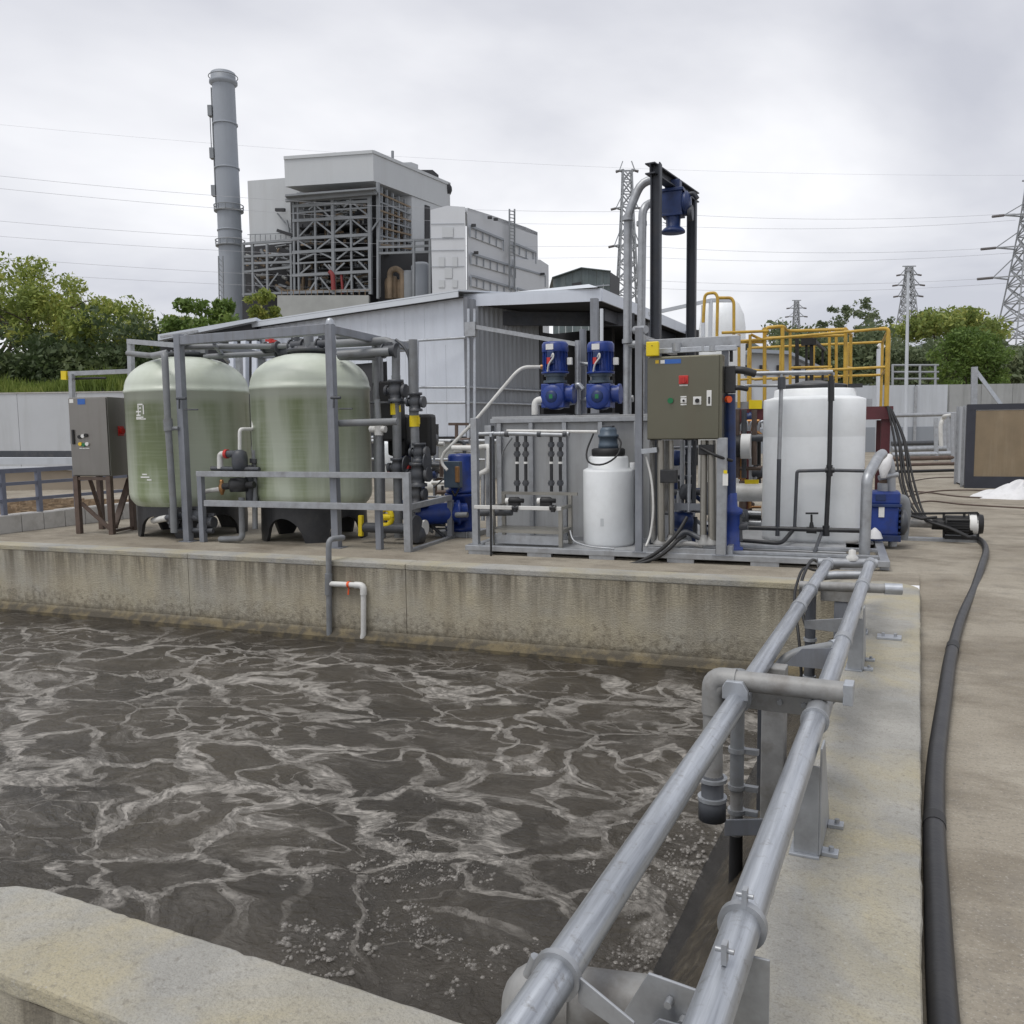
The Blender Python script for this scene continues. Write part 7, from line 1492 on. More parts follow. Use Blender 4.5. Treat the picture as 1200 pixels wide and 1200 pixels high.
one('ladder', plantsteel, t, lambda b: (b.bar(chb+lr*rc(31)+ZA*zch(245), chb+lr*rc(30)+ZA*zch(100), 0.18), b.bar(chb+lr*rc(36)+ZA*zch(180), chb+lr*rc(36)+ZA*zch(125), 0.12)))
for y in (128, 178, 222): one('rest_platform', plantsteel, t, lambda b: b.frame(chb+lr*rc(34)+ZA*zch(y), lr, HOR, ZA, rc(5), 0.6, 0.9))
t = thing('lattice_mast', 'thin lattice ladder mast standing beside the chimney foot', 'mast', D(258, 345, 150))
for x in (256, 261): one('leg', plantsteel, t, lambda b: b.bar(D(x, 300, 150), D(x+4, 518, 150), 0.16))
for y in range(302, 360, 6): one('brace', plantsteel, t, lambda b: b.bar(D(256, y, 150), D(261.5, y+6, 150), 0.11))

# boiler house
DB = 140.0
def onplane(xa, da, xb, db):                                   # picture column/row -> point on the upright plane through two columns
    A = D(xa, 300, da); B = D(xb, 300, db); n = ZA.cross(B-A).normalized()
    def f(x, y, off=0.0): d = ray(x, y); return CAM + d*((A-CAM+n*off).dot(n)/d.dot(n))
    return f
FF = onplane(335, 142.5, 437, 140.0); FR = onplane(437, 140.0, 527, 158.0)
bt = thing('boiler_house', 'large grey boiler house with open steel frame full of pipework', 'power station', D(430, 500, DB))
def flat(f, pts, thick, off=0.0):
    P = [f(x, y, off) for x, y in pts]; return P
back = HOR*26
# upper clad volume
top = [FF(333, 187), FF(437, 178.5), FR(527, 213)]
bk = top[2] + (top[0]-top[1])
zt_ = (top[0].z+top[1].z)/2
plan = [Vector((p.x, p.y, 0)) for p in (top[0], top[1], top[2], bk)]; bk = plan[3]
zlow = FF(437, 212).z
one('upper_volume', plantgrey, bt, lambda b: b.prism([p+ZA*zlow for p in plan], ZA*(zt_-zlow)))
one('parapet', plantgrey, bt, lambda b: [b.bar(plan[i]+ZA*(zt_+0.15), plan[i+1]+ZA*(zt_+0.15), 0.4, 0.5) for i in (0, 1)])
sidew = [FR(484, 300), FR(527, 300)]
pa, pb_, = Vector((sidew[0].x, sidew[0].y, 0)), Vector((sidew[1].x, sidew[1].y, 0))
inn = (plan[0]-plan[1]).normalized()
one('side_wall', plantgrey, bt, lambda b: b.prism([pa+inn*0.01, plan[2]+inn*0.01, plan[2]+inn*14, pa+inn*14], ZA*(zlow-0.02)))
one('dark_core', plantdark, bt, lambda b: b.prism([plan[0]+HOR*5-inn*(-0.5), plan[1]+HOR*5+inn*4.5, pa+inn*4.6, plan[3]], ZA*(zlow-0.03)))  # near-black box paints the shade deep behind the open frame
FA = onplane(288, 150, 348, 148)
aa = [FA(290, 212), FA(350, 207)]
one('annex', plantgrey, bt, lambda b: b.prism([Vector((aa[0].x, aa[0].y, 0)), Vector((aa[1].x, aa[1].y, 0)), Vector((aa[1].x, aa[1].y, 0))+HOR*14, Vector((aa[0].x, aa[0].y, 0))+HOR*14], ZA*aa[0].z))
one('roof_unit', plantgrey, bt, lambda b: b.prism([FR(468, 195, 3), FR(490, 205, 3), FR(490, 193, 3), FR(482, 190, 3), FR(468, 191, 3)], -RT*5))
for x0_, x1_ in ((499, 506), (507, 514)): one('roof_duct', plantdark, bt, lambda b: b.prism([FR(x0_, 213, 2), FR(x1_, 217, 2), FR(x1_, 205, 2), FR(x0_, 199, 2)], -RT*4))
one('roof_duct', plantdark, bt, lambda b: b.lathe(FR(521, 222, 1), [(0.01, -1.2), (1.2, -1), (1.4, 0), (1.2, 1), (0.01, 1.2)], 14, HOR)); one('vent_stack', plantsteel, bt, lambda b: b.cyl(FR(460, 190, 4), FR(460, 177, 4), 0.25, n=8))
one('corner_duct', plantdark, bt, lambda b: b.prism([FR(499, 300, -0.2), FR(504, 300, -0.2), FR(504, 242, -0.2), FR(499, 240, -0.2)], -RT*0.3))
# external frame, front
def bm(n_, f, a, c, w_=0.45, m_=plantsteel, off=-0.6): one(n_, m_, bt, lambda b: b.bar(f(*a, off), f(*c, off), w_*0.62))
cols = (348, 390, 433)
for x in (344, 349, 369, 390, 411, 433): bm('column', FF, (x, 226 if x > 345 else 234), (x+1.5, 345), 0.85 if x in cols else 0.5)
bm('column', FF, (443, 214), (444, 348), 0.8, off=-0.2)
lv = [(235, 231), (242, 236), (250, 243), (259, 254), (280, 275), (296, 291), (309, 304), (323, 318), (343, 340)]
for l_, r_ in lv: bm('beam', FF, (343, l_), (435, r_), 0.75 if l_ not in (250, 309) else 0.45)
for l_, r_ in ((228, 222), (233, 226)): bm('walkway', FF, (335, l_+2), (441, r_), 0.8, plantsteel, -1.6)
one('walkway', plantsteel, bt, lambda b: b.prism([FF(334, 228, -3), FF(440, 220, -3), FF(440, 221.5, -3), FF(334, 230, -3)], HOR*3))
for (x0_, y0_), (x1_, y1_) in (((351, 277), (369, 258)), ((369, 258), (389, 274)), ((392, 273), (411, 256)), ((411, 256), (431, 272)), ((351, 283), (365, 291)), ((389, 279), (372, 292)), ((392, 279), (408, 290)), ((431, 276), (414, 287)), ((351, 305), (371, 296)), ((373, 295), (390, 303)), ((395, 304), (410, 292)), ((412, 292), (427, 300)), ((352, 321), (364, 311)), ((390, 319), (380, 309)), ((393, 318), (404, 308)), ((430, 316), (420, 306)), ((360, 345), (373, 325)), ((375, 325), (389, 343)), ((402, 343), (413, 323)), ((415, 323), (431, 342)), ((362, 246), (369, 240)), ((369, 240), (378, 247)), ((403, 243), (411, 236)), ((411, 236), (420, 243)), ((379, 247), (388, 256)), ((420, 244), (431, 252)), ((385, 310), (391, 318)), ((434, 272), (444, 258))):
    bm('brace', FF, (x0_, y0_), (x1_, y1_), 0.4)
# side bay, right face
for x in (447, 453, 460, 467, 474, 481): bm('column', FR, (x, 217+(x-443)*0.55), (x, 298), 0.55, off=0.4)
for k in range(8): bm('beam', FR, (443, 226+k*10), (483, 244+k*8.0), 0.45, plantsteel if k % 2 else plantrust, 0.3)
for k in range(7): bm('pipe', FR, (445+k*2, 250+k*6), (480, 262+k*5), 0.5, plantrust, 1.5)
# lower left bay and lower right bay
FL = onplane(284, 144, 344, 143)
for x in (296, 313, 341, 285): bm('column', FL, (x, 286), (x+1, 348), 0.6)
for y0_, y1_ in ((286, 281), (301, 298), (309, 307), (319, 313), (345, 343)): bm('beam', FL, (284, y0_), (343, y1_), 0.6)
for a_, b_ in (((297, 322), (312, 340)), ((315, 335), (326, 320)), ((317, 312), (325, 302))): bm('brace', FL, a_, b_, 0.35)
one('lower_core', plantdark, bt, lambda b: b.prism([FL(284, 518, 2.5), FL(346, 518, 2.5), FL(346, 284, 2.5), FL(284, 290, 2.5)], HOR*3))
FG = onplane(443, 139, 506, 139)
for x in (485, 443, 504): bm('column', FG, (x, 281), (x, 350), 0.6)
for y_ in (283, 290, 297): bm('beam', FG, (443, y_), (506, y_-2), 0.55)
one('lower_core', plantdark, bt, lambda b: b.prism([FG(443, 517, 5), FG(508, 517, 5), FG(508, 296, 5), FG(443, 296, 5)], HOR*3))
for x, y0_, w_, m_ in ((461, 328, 0.8, plantrust), (470, 332, 0.7, plantrust), (480, 322, 1.6, plantsteel), (494, 312, 1.6, chimgrey), (456, 330, 0.7, plantrust)): one('vessel', m_, bt, lambda b: b.lathe(FG(x, 350, 2), [(w_, 0), (w_, FG(x, y0_, 2).z-FG(x, 350, 2).z), (w_*0.7, FG(x, y0_-4, 2).z-FG(x, 350, 2).z), (0.01, FG(x, y0_-5, 2).z-FG(x, 350, 2).z)], 14))
one('bent_duct', plantrust, bt, lambda b: b.tube([FG(457, 350, 1), FG(457, 318, 1), FG(464, 314, 1), FG(472, 320, 1), FG(472, 350, 1)], 0.5, 8, 1.2))
# clutter of ducts and vessels inside the frame
rnd = random.Random(3)
for k in range(230):
    x = rnd.uniform(350, 432); y = rnd.uniform(234, 340); m_ = rnd.choice((plantsteel, plantrust, plantdark, plantconc, plantsteel))
    if rnd.random() < 0.55: one('inner_pipe', m_, bt, lambda b: b.cyl(FF(x, y, rnd.uniform(1, 4)), FF(min(434, x+rnd.uniform(6, 26)), y+rnd.uniform(-4, 3), rnd.uniform(1, 4)), rnd.uniform(0.08, 0.28), n=6))
    else: one('inner_pipe', m_, bt, lambda b: b.cyl(FF(x, y, 2.5), FF(x+rnd.uniform(-1, 1), min(344, y+rnd.uniform(8, 24)), 2.5), rnd.uniform(0.08, 0.35), n=6))
for k in range(60):
    x = rnd.uniform(445, 480); y = rnd.uniform(238, 292); m_ = rnd.choice((plantsteel, plantrust, plantrust, plantdark))
    one('inner_pipe', m_, bt, lambda b: b.cyl(FR(x, y, rnd.uniform(0.5, 3)), FR(min(483, x+rnd.uniform(0, 14)), y+rnd.uniform(-2, 10), rnd.uniform(0.5, 3)), rnd.uniform(0.08, 0.3), n=6))
for k in range(60):
    x = rnd.uniform(286, 340); y = rnd.uniform(288, 342); m_ = rnd.choice((plantsteel, plantrust, plantdark, plantconc))
    one('inner_pipe', m_, bt, lambda b: b.cyl(FL(x, y, rnd.uniform(0.3, 2)), FL(min(342, x+rnd.uniform(0, 16)), y+rnd.uniform(-3, 8), rnd.uniform(0.3, 2)), rnd.uniform(0.08, 0.3), n=6))
for y0_, y1_ in ((262, 268), (284, 289), (299, 303), (312, 317)): one('grating', plantdark, bt, lambda b: b.prism([FF(350, y0_+4, 0), FF(432, y0_, 0), FF(432, y0_+1, 0), FF(350, y0_+5, 0)], HOR*4.5))
one('red_chute', mat('red_chute', (0.22, 0.035, 0.035), 0.6), bt, lambda b: b.tube([FF(386, 318, -1), FF(390, 322, -1), FF(391, 340, -1)], 0.38, 8, 0.6)); one('red_brace', mat('red_chute', (0.22, 0.035, 0.035), 0.6), bt, lambda b: b.bar(FF(400, 322, -0.5), FF(402, 344, -0.5), 0.3))
one('base_tank', plantconc, bt, lambda b: b.prism([FF(325, 346, -2.5), FF(432, 346, -2.5), FF(432, 518, -2.5), FF(325, 518, -2.5)], HOR*1.5))
for x in range(330, 435, 7): bm('rail_post', FF, (x, 340), (x, 346), 0.14, plantrust, -2.4)
bm('hand_rail', FF, (328, 340), (434, 340), 0.14, plantrust, -2.4)
# annex stair and rails
for k in range(4): bm('stair', FA, (325+k*4, 250+k*5), (330+k*4, 256+k*5), 0.35, plantsteel, -0.8)
bm('stair', FA, (323, 246), (334, 246), 0.8, plantdark, -1); bm('stair', FA, (325, 270), (343, 276), 0.8, plantdark, -1); bm('stair', FA, (336, 258), (339, 272), 0.4, plantsteel, -1)
for x in range(293, 345, 6): bm('rail_post', FA, (x, 275), (x, 283), 0.15, plantsteel, -0.9)
bm('hand_rail', FA, (290, 275), (346, 273), 0.15, plantsteel, -0.9)

# stepped white turbine hall
SF = onplane(505, 131, 545, 128.5); SR = onplane(545, 128.5, 640, 152)
t = thing('turbine_hall', 'stepped white industrial building right of the boiler house', 'building', D(545, 500, 129))
s0, s1, s2 = SF(504.5, 244), SF(544, 243), SR(630, 275)
fl = lambda p: Vector((p.x, p.y, 0))
wd_ = fl(s0)-fl(s1)
roofp = [(504.5, 246), (524, 241.5), (545, 242.5)]
one('end_wall', plantwhite, t, lambda b: b.prism([fl(s0), fl(s1), SF(545, 242.5), SF(524, 241), SF(504.5, 246)], HOR*0.5))
one('side_wall', plantwhite, t, lambda b: b.prism([fl(s1)+HOR*0.51, fl(s2), SR(630, 272), SR(616, 266), SR(575, 252), SR(548, 243.5)], wd_*0.03))
one('roof', plantwhite, t, lambda b: b.prism([SR(548, 243.5), SR(575, 252), SR(616, 266), SR(630, 272), SR(630, 276), SR(548, 248)], wd_*0.99))
q1_, q2_ = SR(618, 306), SR(640, 312)
one('lower_step', plantwhite, t, lambda b: b.prism([fl(SR(600, 300))-wd_*0.08, fl(SR(640, 300))-wd_*0.08, SR(640, 311)-wd_*0.08, SR(630, 304.5)-wd_*0.08, SR(600, 304)-wd_*0.08], wd_*0.6))
for pts in (((551, 265), (590, 281)), ((602, 285), (628, 296)), ((552, 297), (604, 313)), ((604, 313), (639, 323)), ((552, 323), (604, 338)), ((606, 338), (625, 344))):
    one('louver_band', chimgrey, t, lambda b: b.bar(SR(*pts[0], -0.5), SR(*pts[1], -0.5), 0.25, 0.30)); 
    one('louver_panel', plantwhite, t, lambda b: b.prism([SR(pts[0][0], pts[0][1]+1.5, -0.2), SR(pts[1][0], pts[1][1]+1.5, -0.2), SR(pts[1][0], pts[1][1]+11, -0.2), SR(pts[0][0], pts[0][1]+12, -0.2)], wd_*0.004))
    for x, y in (pts[0], pts[1]): one('louver_post', chimgrey, t, lambda b: b.bar(SR(x, y, -0.5), SR(x, y+13, -0.5), 0.16))
    xx = pts[0][0]+7
    while xx < pts[1][0]-2:
        yy = pts[0][1]+(xx-pts[0][0])*(pts[1][1]-pts[0][1])/(pts[1][0]-pts[0][0]); one('panel_joint', chimgrey, t, lambda b: b.bar(SR(xx, yy+2, -0.35), SR(xx, yy+11, -0.35), 0.14)); xx += 8
for x in (597, 603): 
    one('riser', plantsteel, t, lambda b: b.bar(SR(x, 245, -0.9), SR(x, 340, -0.9), 0.22))
for y in range(247, 300, 4): one('ladder_rung', plantsteel, t, lambda b: b.bar(SR(597, y, -0.9), SR(603, y+1, -0.9), 0.12))
for x0_, x1_, y0_, y1_ in ((518, 531, 266, 278), (514, 521, 301, 313), (530, 536, 301, 313), (521, 530, 314, 326), (514, 521, 328, 337), (530, 536, 328, 337)): one('wall_panel', mat('plant_pale', (0.47, 0.49, 0.51), 0.6, 0, 0.04, 0.2), t, lambda b: b.prism([SF(x0_, y0_, -0.1), SF(x1_, y0_, -0.1), SF(x1_, y1_, -0.1), SF(x0_, y1_, -0.1)], HOR*0.05))
for y in (262, 279, 293, 312): one('panel_joint', chimgrey, t, lambda b: b.bar(SF(505, y+0.5, -0.08), SF(544, y, -0.08), 0.06))
for x, y in ((555, 264), (558, 296), (574, 255), (636, 321), (581, 257)): one('wall_lamp', plantdark, t, lambda b: b.frame(SR(x, y, -1.0), HOR, RT, ZA, 0.2, 0.35, 0.18))

# dark sheeted shed
t = thing('dark_shed', 'dark green-grey sheeted shed with shallow gable above the canopy roof', 'shed', D(690, 420, 75))
SH = onplane(648, 76, 715, 72)
pts = [(648, 325), (681, 314), (715, 318), (715, 520), (648, 520)]
xs_ = [648, 655, 663, 671, 681, 690, 699, 707, 715]
for a_, c_ in zip(xs_[:-1], xs_[1:]):
    ya = 325-(a_-648)/33*11 if a_ <= 681 else 314+(a_-681)/34*4; yc_ = 325-(c_-648)/33*11 if c_ <= 681 else 314+(c_-681)/34*4
    one('sheet', shedmat, t, lambda b: b.prism([SH(a_+0.15, 525), SH(c_-0.15, 525), SH(c_-0.15, yc_), SH(a_+0.15, ya)], HOR*0.1))
one('roof', shedmat, t, lambda b: b.prism([SH(647, 324.5, -0.3), SH(681, 313, -0.3), SH(716, 317, -0.3), SH(716, 318, -0.3), SH(681, 314, -0.3), SH(647, 325.5, -0.3)], HOR*11))
one('side_wall', plantdark, t, lambda b: b.prism([SH(715, 525, 0.2), SH(715, 318.5, 0.2), D(726, 326, 82), D(726, 523, 82)], HOR*0.1))
one('open_bay', plantdark, t, lambda b: b.prism([SH(670, 332, -0.12), SH(681, 330, -0.12), SH(681, 340, -0.12), SH(670, 341, -0.12)], HOR*0.05))
for (a_, b_) in (((650, 340), (714, 334)), ((650, 347), (714, 345))): one('girt', chimgrey, t, lambda b: b.bar(SH(*a_, -0.15), SH(*b_, -0.15), 0.10))

# ================================================================== PYLONS AND LINES
def pylon(label, xc, ytop, ybase, wtop, wbase, dep, arms, lvls, thick):
    base = D(xc, ybase, dep); t = thing('pylon', label, 'pylon', base, 'lattice power pylons')
    k = dep/FPX; zt, zb = zcol(xc, ytop, base), base.z
    c = Vector((base.x, base.y, 0)); ax_ = Vector((RT.x, RT.y, 0)).normalized(); ay_ = HOR
    def hw(z): s_ = (zt-z)/(zt-zb); return (wtop+(wbase-wtop)*s_**1.25)*k/2
    cor = [(-1, -1), (1, -1), (1, 1), (-1, 1)]
    def P(i, z): h = hw(z); return c+ax_*(cor[i][0]*h)+ay_*(cor[i][1]*h)+ZA*z
    zs_ = [zt-(zt-zb)*((j/lvls)**1.15) for j in range(lvls+1)]
    for i in range(4): one('leg', pylonmat, t, lambda b: b.tube([P(i, z) for z in zs_], thick, 4))
    for j in range(lvls):
        b = MB()
        for i in range(4):
            i2 = (i+1) % 4; b.bar(P(i, zs_[j]), P(i2, zs_[j+1]), thick*1.1); b.bar(P(i2, zs_[j]), P(i, zs_[j+1]), thick*1.1); b.bar(P(i, zs_[j+1]), P(i2, zs_[j+1]), thick)
        b.build('lattice_stage', pylonmat, t)['kind'] = 'stuff'
    tips = []
    for (y, l) in arms:
        z = zcol(xc, y, base); h = hw(z)
        for s_ in (-1, 1):
            tip = c+ax_*(s_*l*k)+ZA*z; tips.append(tip)
            one('cross_arm', pylonmat, t, lambda b: (b.bar(c+ax_*(s_*h)-ay_*h+ZA*z, tip, thick*1.2), b.bar(c+ax_*(s_*h)+ay_*h+ZA*z, tip, thick*1.2), b.bar(c+ax_*(s_*h)+ZA*(z+h*1.6+0.4), tip, thick)))
            one('insulator', mat('insulator', (0.12, 0.11, 0.11), 0.4), t, lambda b: b.cyl(tip, tip+ax_*(s_*l*k*0.45)-ZA*0.2, thick*1.3, n=6))
    one('peak', pylonmat, t, lambda b: b.bar(c+ax_*(-wtop*k*1.3)+ZA*zt, c+ax_*(wtop*k*1.3)+ZA*zt, thick*1.4))
    return tips
tA = pylon('lattice pylon standing behind the two tall grey pipes', 735, 200, 400, 10, 30, 150, [(200, 9), (244, 13), (288, 15)], 12, 0.16)
tB = pylon('lattice pylon directly above the slim pale pole', 1063, 312, 395, 6, 22, 260, [(322, 10), (334, 13), (347, 12)], 9, 0.20)
tC = pylon('small far pylon left of the wispy tree', 932.5, 352, 410, 4, 10, 420, [(361, 8), (371, 9)], 7, 0.26)
tD = pylon('big lattice pylon cut by the right edge of the picture', 1200, 212, 415, 8, 50, 150, [(252, 30), (290, 38), (325, 40)], 11, 0.17)
def line(label, p, q, sag, r=0.024):
    b = MB(); pts = [p*(1-s_)+q*s_-ZA*(4*sag*s_*(1-s_)) for s_ in [k/24 for k in range(25)]]; b.tube(pts, r, 5)
    tag(b.build('power_line', wiremat), label, 'power line', 'overhead power lines')
for i, (ya, yb, da) in enumerate(((247, 250, 150), (262, 258, 160), (287, 289, 150), (300, 296, 160), (327, 324, 165), (336, 331, 170))):
    nm = ('topmost', 'second', 'third', 'fourth', 'fifth', 'lowest')[i]
    line(nm+' wire crossing the sky right of the gantry towards the big pylon', D(735, ya, da), D(1190, yb, 150), 1.2)
    line(nm+' wire running over the station roofs from the left pylon', D(735, ya+1, da), D(-120, (213, 228, 268, 287, 312, 330)[i]-20, 120 if i > 1 else 110), 1.6, 0.022)
for i, (ya, yb, yc_) in enumerate(((140, 185, 205),)):
    line(('highest', 'uppermost faint', 'middle faint')[i]+' thin wire sagging across the whole sky', D(-60, ya, 160), D(1260, yc_, 180), 3, 0.016)

# ================================================================== TREES
def cards(name, m, parent, centers, n_each, spread, size, flat_=0.6, **props):
    """leaf-sized faces scattered round many centres"""
    Cc = np.repeat(np.array([tuple(c) for c in centers]), n_each, axis=0); n = len(Cc)
    off = rng.normal(0, 1, (n, 3)); off /= np.maximum(1e-6, np.linalg.norm(off, axis=1))[:, None]; off *= (rng.random((n, 1))**0.45)*spread; off[:, 2] *= flat_
    P = Cc+off
    a = rng.normal(0, 1, (n, 3)); a /= np.linalg.norm(a, axis=1)[:, None]
    b2 = rng.normal(0, 1, (n, 3)); b2 -= a*np.sum(a*b2, axis=1)[:, None]; b2 /= np.linalg.norm(b2, axis=1)[:, None]
    s_ = size*(0.45+1.2*rng.random((n, 1))**2)
    V = np.empty((n, 4, 3)); V[:, 0] = P-a*s_; V[:, 1] = P-b2*s_*0.45; V[:, 2] = P+a*s_; V[:, 3] = P+b2*s_*0.45
    org = np.array(tuple(parent.location)) if parent is not None else np.zeros(3)
    V = (V-org).reshape(-1, 3)
    me = bpy.data.meshes.new(name); me.vertices.add(len(V)); me.vertices.foreach_set('co', V.ravel())
    me.loops.add(4*n); me.loops.foreach_set('vertex_index', np.arange(4*n)); me.polygons.add(n)
    me.polygons.foreach_set('loop_start', np.arange(n)*4); me.polygons.foreach_set('loop_total', np.full(n, 4))
    me.update(calc_edges=True); me.materials.append(m)
    o = bpy.data.objects.new(name, me); C.objects.link(o)
    if parent is not None: o.parent = parent
    for k, x in props.items(): o[k] = x
    return o
def tree(name, label, base, h, rx, crown_lo, m, nleaf, size, seed, spreadf=0.16, umbrella=False, gaps=0.3, group=None, nb=46, trunk_r=None):
    r_ = random.Random(seed); t = thing(name, label, 'tree', base, group)
    b = MB(); tr0 = trunk_r or h*0.022; tips = []
    fork = h*crown_lo*r_.uniform(0.7, 0.95)
    top = base+Vector((r_.uniform(-.3, .3), r_.uniform(-.3, .3), fork))
    b.tube([base-ZA*0.3, base*0.5+top*0.5+Vector((r_.uniform(-.2, .2), 0, 0)), top], [tr0*1.3, tr0, tr0*0.85], 8)
    nl = 7
    for k in range(nl):
        an = 2*math.pi*k/nl+r_.uniform(-.3, .3); rr_ = rx*r_.uniform(0.35, 0.75)
        e = base+Vector((math.cos(an)*rr_, math.sin(an)*rr_, h*(r_.uniform(0.62, 0.78) if not umbrella else r_.uniform(crown_lo+0.06, crown_lo+0.20))))
        mid = top*0.5+e*0.5+Vector((math.cos(an)*rr_*0.12, math.sin(an)*rr_*0.12, -h*0.03 if not umbrella else h*0.02))
        b.tube([top, mid, e], [tr0*0.55, tr0*0.38, tr0*0.16], 6)
        for q in range(5):
            s_ = r_.uniform(0.35, 1.0); st = top*(1-s_)**2+mid*2*s_*(1-s_)+e*s_*s_
            a2 = an+r_.uniform(-1.2, 1.2); l_ = rx*r_.uniform(0.25, 0.5)
            z_ = h*(r_.uniform(0.03, 0.14) if not umbrella else r_.uniform(0.02, 0.09))
            e2 = st+Vector((math.cos(a2)*l_, math.sin(a2)*l_, z_)); b.tube([st, (st+e2)/2+ZA*0.1, e2], [tr0*0.2, tr0*0.13, tr0*0.05], 5)
    b.build('trunk', bark, t)
    for k in range(nb):                                       # clump centres on a shell, upper side favoured
        while True:
            x, y, z = r_.uniform(-1, 1), r_.uniform(-1, 1), r_.uniform(-0.9, 1)
            d = math.sqrt(x*x+y*y+z*z)
            if 0.35 < d < 1.0: break
        zc_ = h*(1+crown_lo)/2; hz_ = h*(1-crown_lo)/2
        if umbrella: z = abs(z)*0.9*(1-0.5*(x*x+y*y))+0.0; zc_ = h*crown_lo+hz_*0.5; hz_ *= 1.4
        k_ = r_.uniform(0.75, 1.12); tips.append(base+Vector((x*rx*k_, y*rx*k_, zc_+z*hz_*0.92)))
    wk = np.array([r_.uniform(0.25, 1.6) for _ in tips]); rep_ = [p for p, k in zip(tips, wk) for _ in range(max(1, int(k*4)))]
    cards('crown', m, t, rep_, max(1, nleaf//len(rep_)), rx*spreadf*2.0, size, 0.7)
    return t
GL = 'trees along the left wall'
def ground_at(x, dep): p = D(x, 500, dep); return Vector((p.x, p.y, GZ))
def th(ytop, x, dep): return (zcol(x, ytop, ground_at(x, dep))-GZ)*1.05
DT = 56
specs = [('spreading olive tree with golden top at the left edge', -22, 296, 60, 6.0, 0.50, leaf_olive, 8000, 0.15, 1, True, 0.10), ('tall loose tree with yellowing crown above the wall', 48, 288, 58, 4.6, 0.52, leaf_gold, 7500, 0.15, 2, True, 0.11), ('airy olive tree with pale twigs right of the golden one', 102, 334, 56, 4.4, 0.50, leaf_gold, 6000, 0.14, 3, True, 0.10), ('light green airy tree behind the cabinet', 152, 338, 58, 4.4, 0.50, leaf_gold, 6500, 0.14, 4, True, 0.10), ('thin crowned tree reaching towards the lean-to roof', 200, 350, 60, 4.0, 0.48, leaf_olive, 5500, 0.15, 5, True, 0.10), ('dense bright green rounded tree below the chimney', 246, 354, 46, 1.9, 0.50, leaf_green, 8500, 0.16, 6, False, 0.16)]
for lb, x, yt, dp, rx, lo_, m_, nl_, sz, sd_, um, sf in specs: tree('broadleaf_tree', lb, ground_at(x, dp), th(yt, x, dp), rx, lo_, m_, nl_, sz, sd_, sf, um, group=GL, nb=46)
tree('broadleaf_tree', 'small yellow-green treetop in front of the station base', ground_at(316, 90), th(345, 316, 90), 1.9, 0.75, leaf_gold, 2500, 0.2, 12, nb=20, group=GL)
# dark understorey behind the wall (nobody could count it)
ctr = []
for k in range(420):
    x = random.uniform(-60, 330); y = 458-abs(random.gauss(0, 26)) if x < 230 else 455-abs(random.gauss(0, 18))
    p = D(x, y, random.uniform(50, 54)); ctr.append(p)
o = cards('undergrowth', leaf_dark, None, ctr, 90, 1.2, 0.20); o['kind'] = 'stuff'; o['label'] = 'dark undergrowth below the trees behind the pale wall'; o['category'] = 'undergrowth'
b = MB(); gr = random.Random(5)
for k in range(9000):                                         # grass fringe on the bank behind the wall
    s_ = gr.uniform(0, lw); q = Vector((w0.x, w0.y, 0))+dW*s_-nW*gr.uniform(0.4, 2.6); h_ = gr.uniform(0.25, 1.0)*(0.8+0.4*math.sin(s_*0.9)); z0 = w0.z-0.1+0.25*(-(q-Vector((w0.x, w0.y, 0))).dot(nW))
    a = Vector((gr.gauss(0, 1), gr.gauss(0, 1), 0)).normalized()*0.035; ln = Vector((gr.gauss(0, .25), gr.gauss(0, .25), 1))*h_
    b.add([q+ZA*z0-a, q+ZA*z0+a, q+ZA*z0+ln], [(0, 1, 2)])
o = b.build('grass', grassmat); o['kind'] = 'stuff'; o['label'] = 'long green grass on the bank behind the pale wall'; o['category'] = 'grass'
bank = [Vector((w0.x, w0.y, w0.z-0.15))-nW*0.35, Vector((w1.x, w1.y, w0.z-0.15))-nW*0.35, Vector((w1.x, w1.y, w0.z+1.2))-nW*8, Vector((w0.x, w0.y, w0.z+1.2))-nW*8]
sheet('bank', mat('bank_soil', (0.06, 0.07, 0.03), 0.9, 0, 0.3, 1.5), [bank])
GR = 'trees behind the right fence'
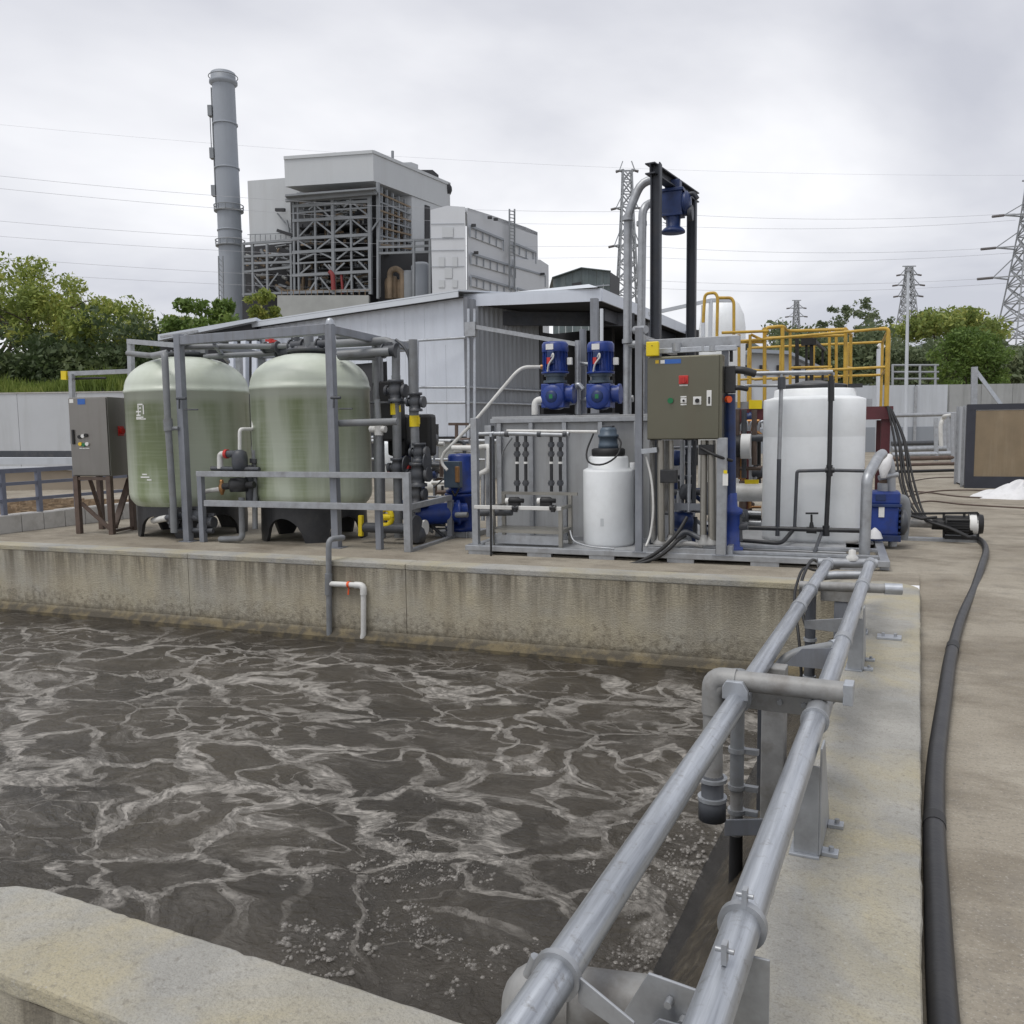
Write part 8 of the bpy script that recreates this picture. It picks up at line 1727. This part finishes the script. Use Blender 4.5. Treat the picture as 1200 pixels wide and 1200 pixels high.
tree('umbrella_tree', 'broad umbrella shaped tree behind the slim pole on the right', ground_at(1102, 120), th(362, 1100, 120), 7.0, 0.70, leaf_olive, 9000, 0.3, 21, 0.13, True, group=GR, nb=70, trunk_r=0.3)
tree('umbrella_tree', 'smaller umbrella crown just right of the broad one', ground_at(1152, 130), th(371, 1152, 130), 3.6, 0.70, leaf_olive, 3500, 0.3, 22, 0.15, True, group=GR, nb=36, trunk_r=0.2)
tree('round_tree', 'dense round green tree above the concrete boundary wall', ground_at(1136, 62), th(386, 1136, 62), 2.4, 0.30, leaf_green, 17000, 0.13, 23, 0.17, group=GR, nb=90)
tree('wispy_tree', 'wispy thin tree on the skyline above the yellow railing', ground_at(1000, 140), th(352, 1000, 140), 5.0, 0.55, leaf_far, 2600, 0.26, 24, 0.09, group=GR, nb=34)
tree('wispy_tree', 'slender wispy tree left on the skyline by the far pylon', ground_at(980, 140), th(362, 980, 140), 3.2, 0.60, leaf_far, 1400, 0.26, 25, 0.10, group=GR, nb=22)
ctr = []
for k in range(700):
    x = random.uniform(910, 1230); top_ = 393+7*math.sin(x*0.06)+5*math.sin(x*0.17+1)+(14 if x > 1040 else 0); y = random.uniform(top_, 450); ctr.append(D(x, y, random.uniform(100, 112)))
o = cards('woodland', leaf_far, None, ctr, 55, 1.9, 0.34); o['kind'] = 'stuff'; o['label'] = 'hazy far woodland behind the right fence'; o['category'] = 'woodland'
b = MB(); pts = []
for k in range(41):
    x = 880+k*12; pts.append(D(x, 400+6*math.sin(k*0.5)+4*math.sin(k*1.3), 480))
n = len(pts); b.add([Vector((p.x, p.y, -2)) for p in pts]+pts+[p+HOR*200-ZA*8 for p in pts], [(k, k+1, n+k+1, n+k) for k in range(n-1)]+[(n+k, n+k+1, 2*n+k+1, 2*n+k) for k in range(n-1)], True)
o = b.build('hills', mat('hill_green', (0.10, 0.12, 0.11), 0.9, 0, 0.3, 0.05)); o['kind'] = 'structure'

# ------------------------------------------------------------------ tidy
for o in bpy.data.objects:
    if '_o' in o: del o['_o']
